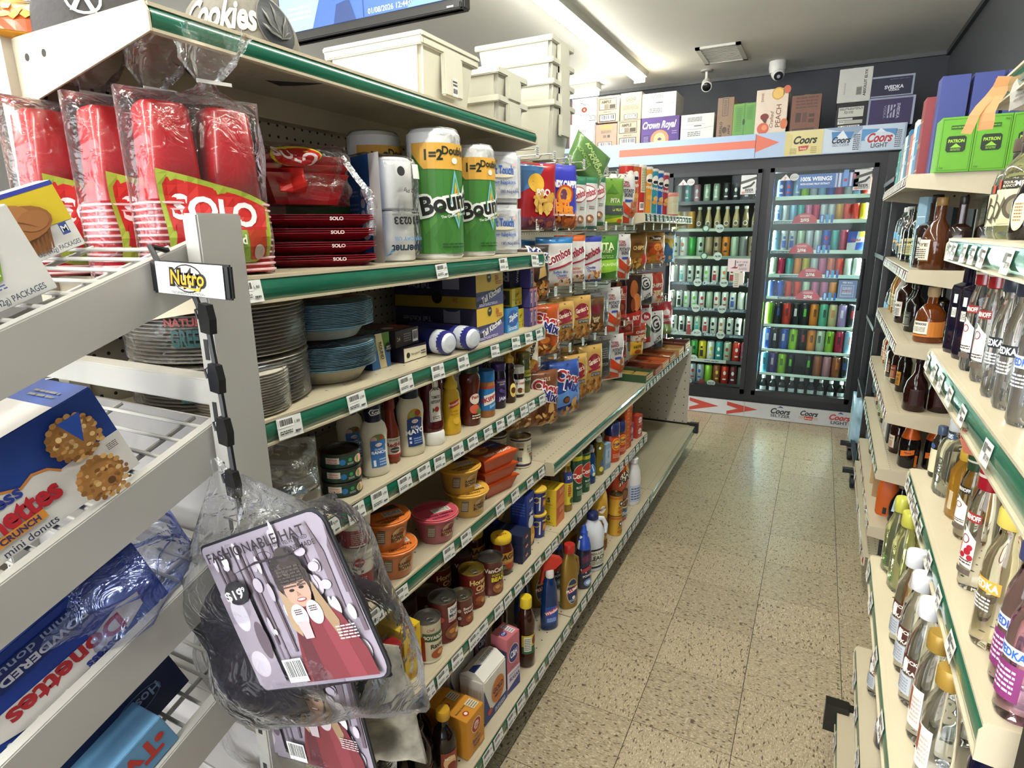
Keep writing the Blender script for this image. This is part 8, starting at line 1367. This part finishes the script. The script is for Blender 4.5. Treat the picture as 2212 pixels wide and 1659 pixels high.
# far unit
TOPZ = 1.7295
for i in range(3): place('green_tequila_box', 1.078+.0985*i, 1.12, TOPZ, rot=0, label=['left','middle','right'][i]+' lime green tequila box on the far top shelf', group='lime green tequila boxes')
for i in range(3): place('gift_box', 1.073+.096*i, 1.27, TOPZ, rot=0, h=.345, r=.085, label=['left','middle','right'][i]+' plain blue box behind the lime green boxes', var=('#343e7c', '#343e7c', ''), group='plain blue boxes')
for i, (y, c, a, t_, h_) in enumerate(((1.40,'#7c2f34','#c9a05c','ROYAL',.30),(1.50,'#3f7fae','#dfe4e8','BLUE',.22),(1.60,'#c9cdd2','#3f5c9c','GIN',.25),(1.70,'#b9694c','#e0d0bc','RUM',.21),(1.81,'#2c6c94','#dfe4e8','ICE',.24),(1.92,'#cfd2d2','#5c6c7c','SNOW',.23),(2.03,'#7c8c94','#2c3c4c','SILVER',.21),(2.15,'#2f8c84','#e0e4dc','TEAL',.19))):
    place('gift_box', 1.05, y, TOPZ, rot=-90, h=h_, label={'ROYAL':'dark red','BLUE':'bright blue','GIN':'pale grey','RUM':'orange brown','ICE':'deep blue','SNOW':'white','SILVER':'blue grey','TEAL':'teal'}[t_]+' boxed bottle in the row on the far top shelf', var=(c, a, t_))
def sp(y, z, h_, v, lab, x=1.08, r=.034, rot=-66): place('spirit', x, y, z, r, h_, rot, lab, var=v)
Z2 = 1.389
place('clear_jug', 1.10, 2.19, Z2, rot=-60, h=.24, label='clear liquor jug with blue label, farthest on its shelf'); place('clear_jug', 1.10, 2.08, Z2, rot=-60, h=.24, label='clear liquor jug with blue label, second on its shelf')
DARK = [('#3c2414','#1f1a18','#cfc49c','#4a3a24','BLACK','w'),('#5a3416','#1f1a18','#b0603c','#e6d3b4','WILD','t'),('#20160f','#1f1a18','#d3c9a8','#2c2a26','JIM','s'),('#16241a','#2a1a20','#d6c88c','#2c4a2c','JAM','w'),('#2c1a10','#4a1f2c','#cfc9a0','#3a3a2c','EMB','t'),('#22301f','#5c1f2c','#5c8c4c','#dfe0c4','GLEN','w'),('#e8f0e4','#2c2a28','#dfc99c','#a03a2c','OLD','s'),('#2a1510','#1a1817','#c9c9c4','#3a3a38','BAR','s'),('#5c3014','#8c6c3c','#d9d4c4','#5c4a34','RYE','r')]
NM = ['cream labelled','rust labelled','square dark','tall green glass','burgundy capped','green labelled','clear glass','large square dark','amber round']
for i, y in enumerate((1.98, 1.89, 1.80, 1.70, 1.60, 1.50, 1.40, 1.27, 1.15)): sp(y, Z2, (.24, .24, .25, .255, .27, .25, .26, .275, .26)[i], DARK[i], NM[i]+' spirit bottle on the second shelf of the far unit', r=.036 if i < 7 else .045)
place('gift_box', 1.06, 1.32, Z2, rot=-60, r=.05, h=.27, label='light blue patterned bottle box among the dark bottles', var=('#8cb0c4', '#dfe6ea', ''), dep=.05)
for i in range(3): sp(1.12, Z2, .26, DARK[(7, 2, 8)[i]], ['dark bottle with a barcode sticker, left','dark bottle, middle','amber bottle, right'][i]+' at the near end of the second shelf', x=1.14+.08*i, rot=-10)
Z3 = 1.113
sp(2.2, Z3, .22, ('#b98a34','#d9a62c','#a9a47c','#5c5c3c','GOLD','t'), 'slim golden bottle with yellow cap'); sp(2.08, Z3, .23, ('#a8702c','#1f1d1c','#c9b88c','#5c4a2c','APPLE','t'), 'slim amber bottle with black cap'); sp(1.95, Z3, .21, ('#d0cdc4','#8c7c2c','#c9c6bc','#6b6a64','RUM','t'), 'white bottle beside the amber one', r=.036); sp(1.70, Z3, .235, ('#2a120e','#cfcbc4','#d9d5cb','#1d1d1d','MALIBU','w'), 'dark bottle with large white label and pale neck', r=.045)
sp(1.50, Z3, .2, ('#1d2618','#1a1a1a','#4c8c34','#dfe4cc','LIME','t'), 'dark bottle with green label behind the amber round ones'); sp(1.42, Z3, .2, ('#1a1514','#1a1a1a','#3a3a38','#8c8a84','DARK','w'), 'dark bottle with black label behind the round ones')
place('whiskey_cork', 1.10, 1.16, Z3, rot=-8, label='round amber cork-topped bottle with white label, left one'); place('whiskey_cork', 1.205, 1.175, Z3, rot=-8, label='round amber cork-topped bottle with white label, right one')
for i, (x, y) in enumerate(((1.15, 1.33), (1.24, 1.31), (1.3, 1.2))): sp(y, Z3, .25, DARK[2], 'dark bottle standing behind the cork-topped ones, '+['left','middle','right'][i], x=x, rot=-10)
Z4 = .838
for i, (y, v, h_, n_) in enumerate(((2.2,('#c9a878','#a98c5c','#d9c8a0','#6b4a2c','CREAM','t'),.17,'tan'),(2.1,('#a8443c','#8c2c2c','#c9706c','#f0e0dc','PINK','t'),.18,'red'),(2.0,('#8c9c3c','#5c6c2c','#c9cc84','#3c4a1c','LIME','t'),.18,'yellow green'),(1.88,('#3a1c14','#8c8a84','#b9a47c','#2c2420','KAHLUA','w'),.21,'brown'),(1.76,('#22100c','#1a1817','#5c3c2c','#c9a87c','DARK','s'),.215,'black square'),(1.62,('#22100c','#1a1817','#7c3424','#c9a87c','MINT','w'),.21,'dark red labelled'),(1.46,('#1d1210','#5c2c24','#c2862c','#2c1a10','HUNT','t'),.215,'orange patterned'))): sp(y, Z4, h_, v, n_+' bottle on the fourth shelf of the far unit', r=.034)
for i in range(3): sp(1.15+.02*(i == 1), Z4, .215, ('#2a0f0c','#2a1512','#2a0f0c','#34140f','','r'), 'plain dark brown bottle at the shelf end, '+['left','middle','right'][i]+' of three', x=1.09+.085*i, r=.037, rot=0)
Z5 = .596
place('orange_champagne', 1.10, 1.16, Z5, rot=-8, r=.037, h=.225, label='black sparkling wine bottle with orange foil, left of two'); place('orange_champagne', 1.185, 1.17, Z5, rot=-8, r=.037, h=.225, label='black sparkling wine bottle with orange foil, right of two')
sp(1.33, Z5, .19, ('#2a120e','#1d1a18','#d0c8b4','#8c4a3c','PORT','w'), 'dark bottle with cream and pink label beside the orange foil bottles', r=.034)
for i, y in enumerate((1.47, 1.56, 1.65)): place('gift_box', 1.08, y, Z5, rot=-90, r=.06, h=.2, dep=.06, label=['black','white and red','silver and red'][i]+' slim box on the fifth shelf', var=[('#1c1a1a','#3a3836',''),('#c9c4be','#a8342c','XR'),('#a9a6a4','#8c2c30','XO')][i])
for i, y in enumerate((1.78, 1.9, 2.02, 2.14)): sp(y, Z5, .2, DARK[(3, 5, 4, 1)[i]], ['green','olive','burgundy capped','rust labelled'][i]+' bottle toward the far end of the fifth shelf')
Z6 = .341
place('blue_label_bottle', 1.10, 1.15, Z6, rot=-8, h=.2, r=.04, label='black rounded bottle with a pale blue label and silver neck'); place('orange_sleeve', 1.06, 1.24, Z6, rot=-10, r=.036, label='orange sleeve behind the pale blue labelled bottle')
r = thing('cardboard_box', 'open brown cardboard box with handwriting near the floor', 'box', (1.10, 1.50, Z6), -12); box_obj('box_body', (-.06, -.1, 0), (.1, .1, .12), P('#9c7f58', .75, noise=.08), r, .001); box_obj('flap', (-.075, -.1, .06), (-.06, .1, .16), P('#a58a62', .75), r); printed('handwriting', [('t','11.0SA',30,60,34,'#2a2420',{'rot':180})], flat_map(0, -.1, 0), r)
for i, y in enumerate((1.68, 1.8, 1.92, 2.04)): sp(y, Z6, .19, DARK[(1, 0, 4, 8)[i]], ['rust','cream','burgundy','amber'][i]+' bottle on the low shelf of the far unit')
place('gift_box', 1.09, 1.15, .2, rot=-6, r=.09, h=.125, var=('#1d1b1a', '#4a4844', 'WHISKY'), label='black box lying on the lowest far shelf'); place('gift_box', 1.09, 1.34, .2, rot=-6, r=.09, h=.11, var=('#4a3626', '#8c7454', ''), label='brown box on the lowest far shelf')
# black wire cart with water beyond the far unit
r = thing('rolling_cart', 'black rolling wire cart with casters in front of the cooler side', 'cart', (1.2, 2.66, 0))
for x in (-.17, .2):
    for y in (-.3, .3): b = bmesh.new(); bx(b, x-.014, y-.014, .1, x+.014, y+.014, 1.86); mesh_obj('post', b, P('#15171a', .35), r)
for z in (.13, .55, .98, 1.38, 1.8):
    b = bmesh.new(); bx(b, -.19, -.32, z-.012, .22, -.295, z+.012); bx(b, -.19, .295, z-.012, .22, .32, z+.012); bx(b, -.19, -.3, z-.012, -.165, .3, z+.012); bx(b, .195, -.3, z-.012, .22, .3, z+.012)
    for i in range(11): bx(b, -.17, -.28+.056*i, z-.003, .2, -.276+.056*i, z+.002)
    mesh_obj('shelf', b, P('#17191c', .35), r)
for x in (-.19, .2):
    for y in (-.3, .22):
        b = bmesh.new(); lathe(b, [(.034,-.012),(.038,-.009),(.038,.009),(.034,.012)], axis='x', cx=y, cy=.038, seg=20); bx(b, -.017, y-.01, .035, -.013, y+.012, .09, 1); bx(b, .013, y-.01, .035, .017, y+.012, .09, 1); bx(b, -.02, y-.02, .085, .02, y+.02, .095, 1)
        o = mesh_obj('caster', b, [P('#17171a', .5), METAL('#6c6a66', .35)], r, True); o.location.x = x
box_obj('base_bar', (-.25, -.33, .1), (.25, -.29, .125), P('#15171a', .35), r); box_obj('base_bar', (-.25, .2, .1), (.25, .24, .125), P('#15171a', .35), r)
for i, (y, z, lab) in enumerate(((2.42, 1.395, 'nearer clear water jug on the upper cart shelf'), (2.56, 1.395, 'farther clear water jug on the upper cart shelf'), (2.42, .995, 'nearer clear jug with blue and yellow label on the cart'), (2.56, .995, 'farther clear jug on the middle cart shelf'), (2.42, .565, 'nearer clear jug with yellow label on the low cart shelf'), (2.56, .565, 'farther clear jug on the low cart shelf'))): place('clear_jug', 1.12, y, z, rot=-60, h=.26, r=.055, label=lab, group='jugs on the rolling cart')
for i, (y, z) in enumerate(((2.42, .145), (2.56, .145))): place('gift_box', 1.14, y, z, rot=-90, r=.12, h=.36, dep=.13, label=['nearer','farther']['' == 'x' or i]+' pale blue carton at the cart base', var=('#2c5c8c', '#9cb8cc', ''))
r = thing('water_case', 'upright pale blue and white wrapped case leaning on the cart', 'case', (1.05, 3.02, .0), 0); o = bag_shape(r, .1, .3, .34, [FOIL('#8fb0c4', 0)], name='case_body', wob=.06, pw=6, pz=6, flat=.3, bot=1)[0]; o.location.z = .1; box_obj('foot', (-.04, -.13, 0), (.04, .13, .1), P('#17191c', .5), r); printed('wrap_print', [('r',-40,20,40,90,'#dfe2da'),('l',-36,110,36,240,6,'#c9d4b8')], lambda u, v, e: (-.051-e, -u, v+.1), r)
# black cardboard display standing at the near end of the liquor shelves
r = thing('cardboard_display', 'black cardboard display with orange red print at the right picture edge', 'display', (1.15, -.93, 0)); box_obj('stand', (-.195, -.06, 0), (.25, .075, 1.0), P('#1d1813', .6), r); b = bmesh.new(); prism(b, [(-.195, 1.0), (.25, 1.0), (.25, 1.13), (-.1, 1.12)], .065, .073); mesh_obj('header', b, P('#2a1f17', .6), r); printed('header_print', [('r',-60,1030,240,1110,'#a8401c')], lambda u, v, e: (u, .0645-e, v), r)
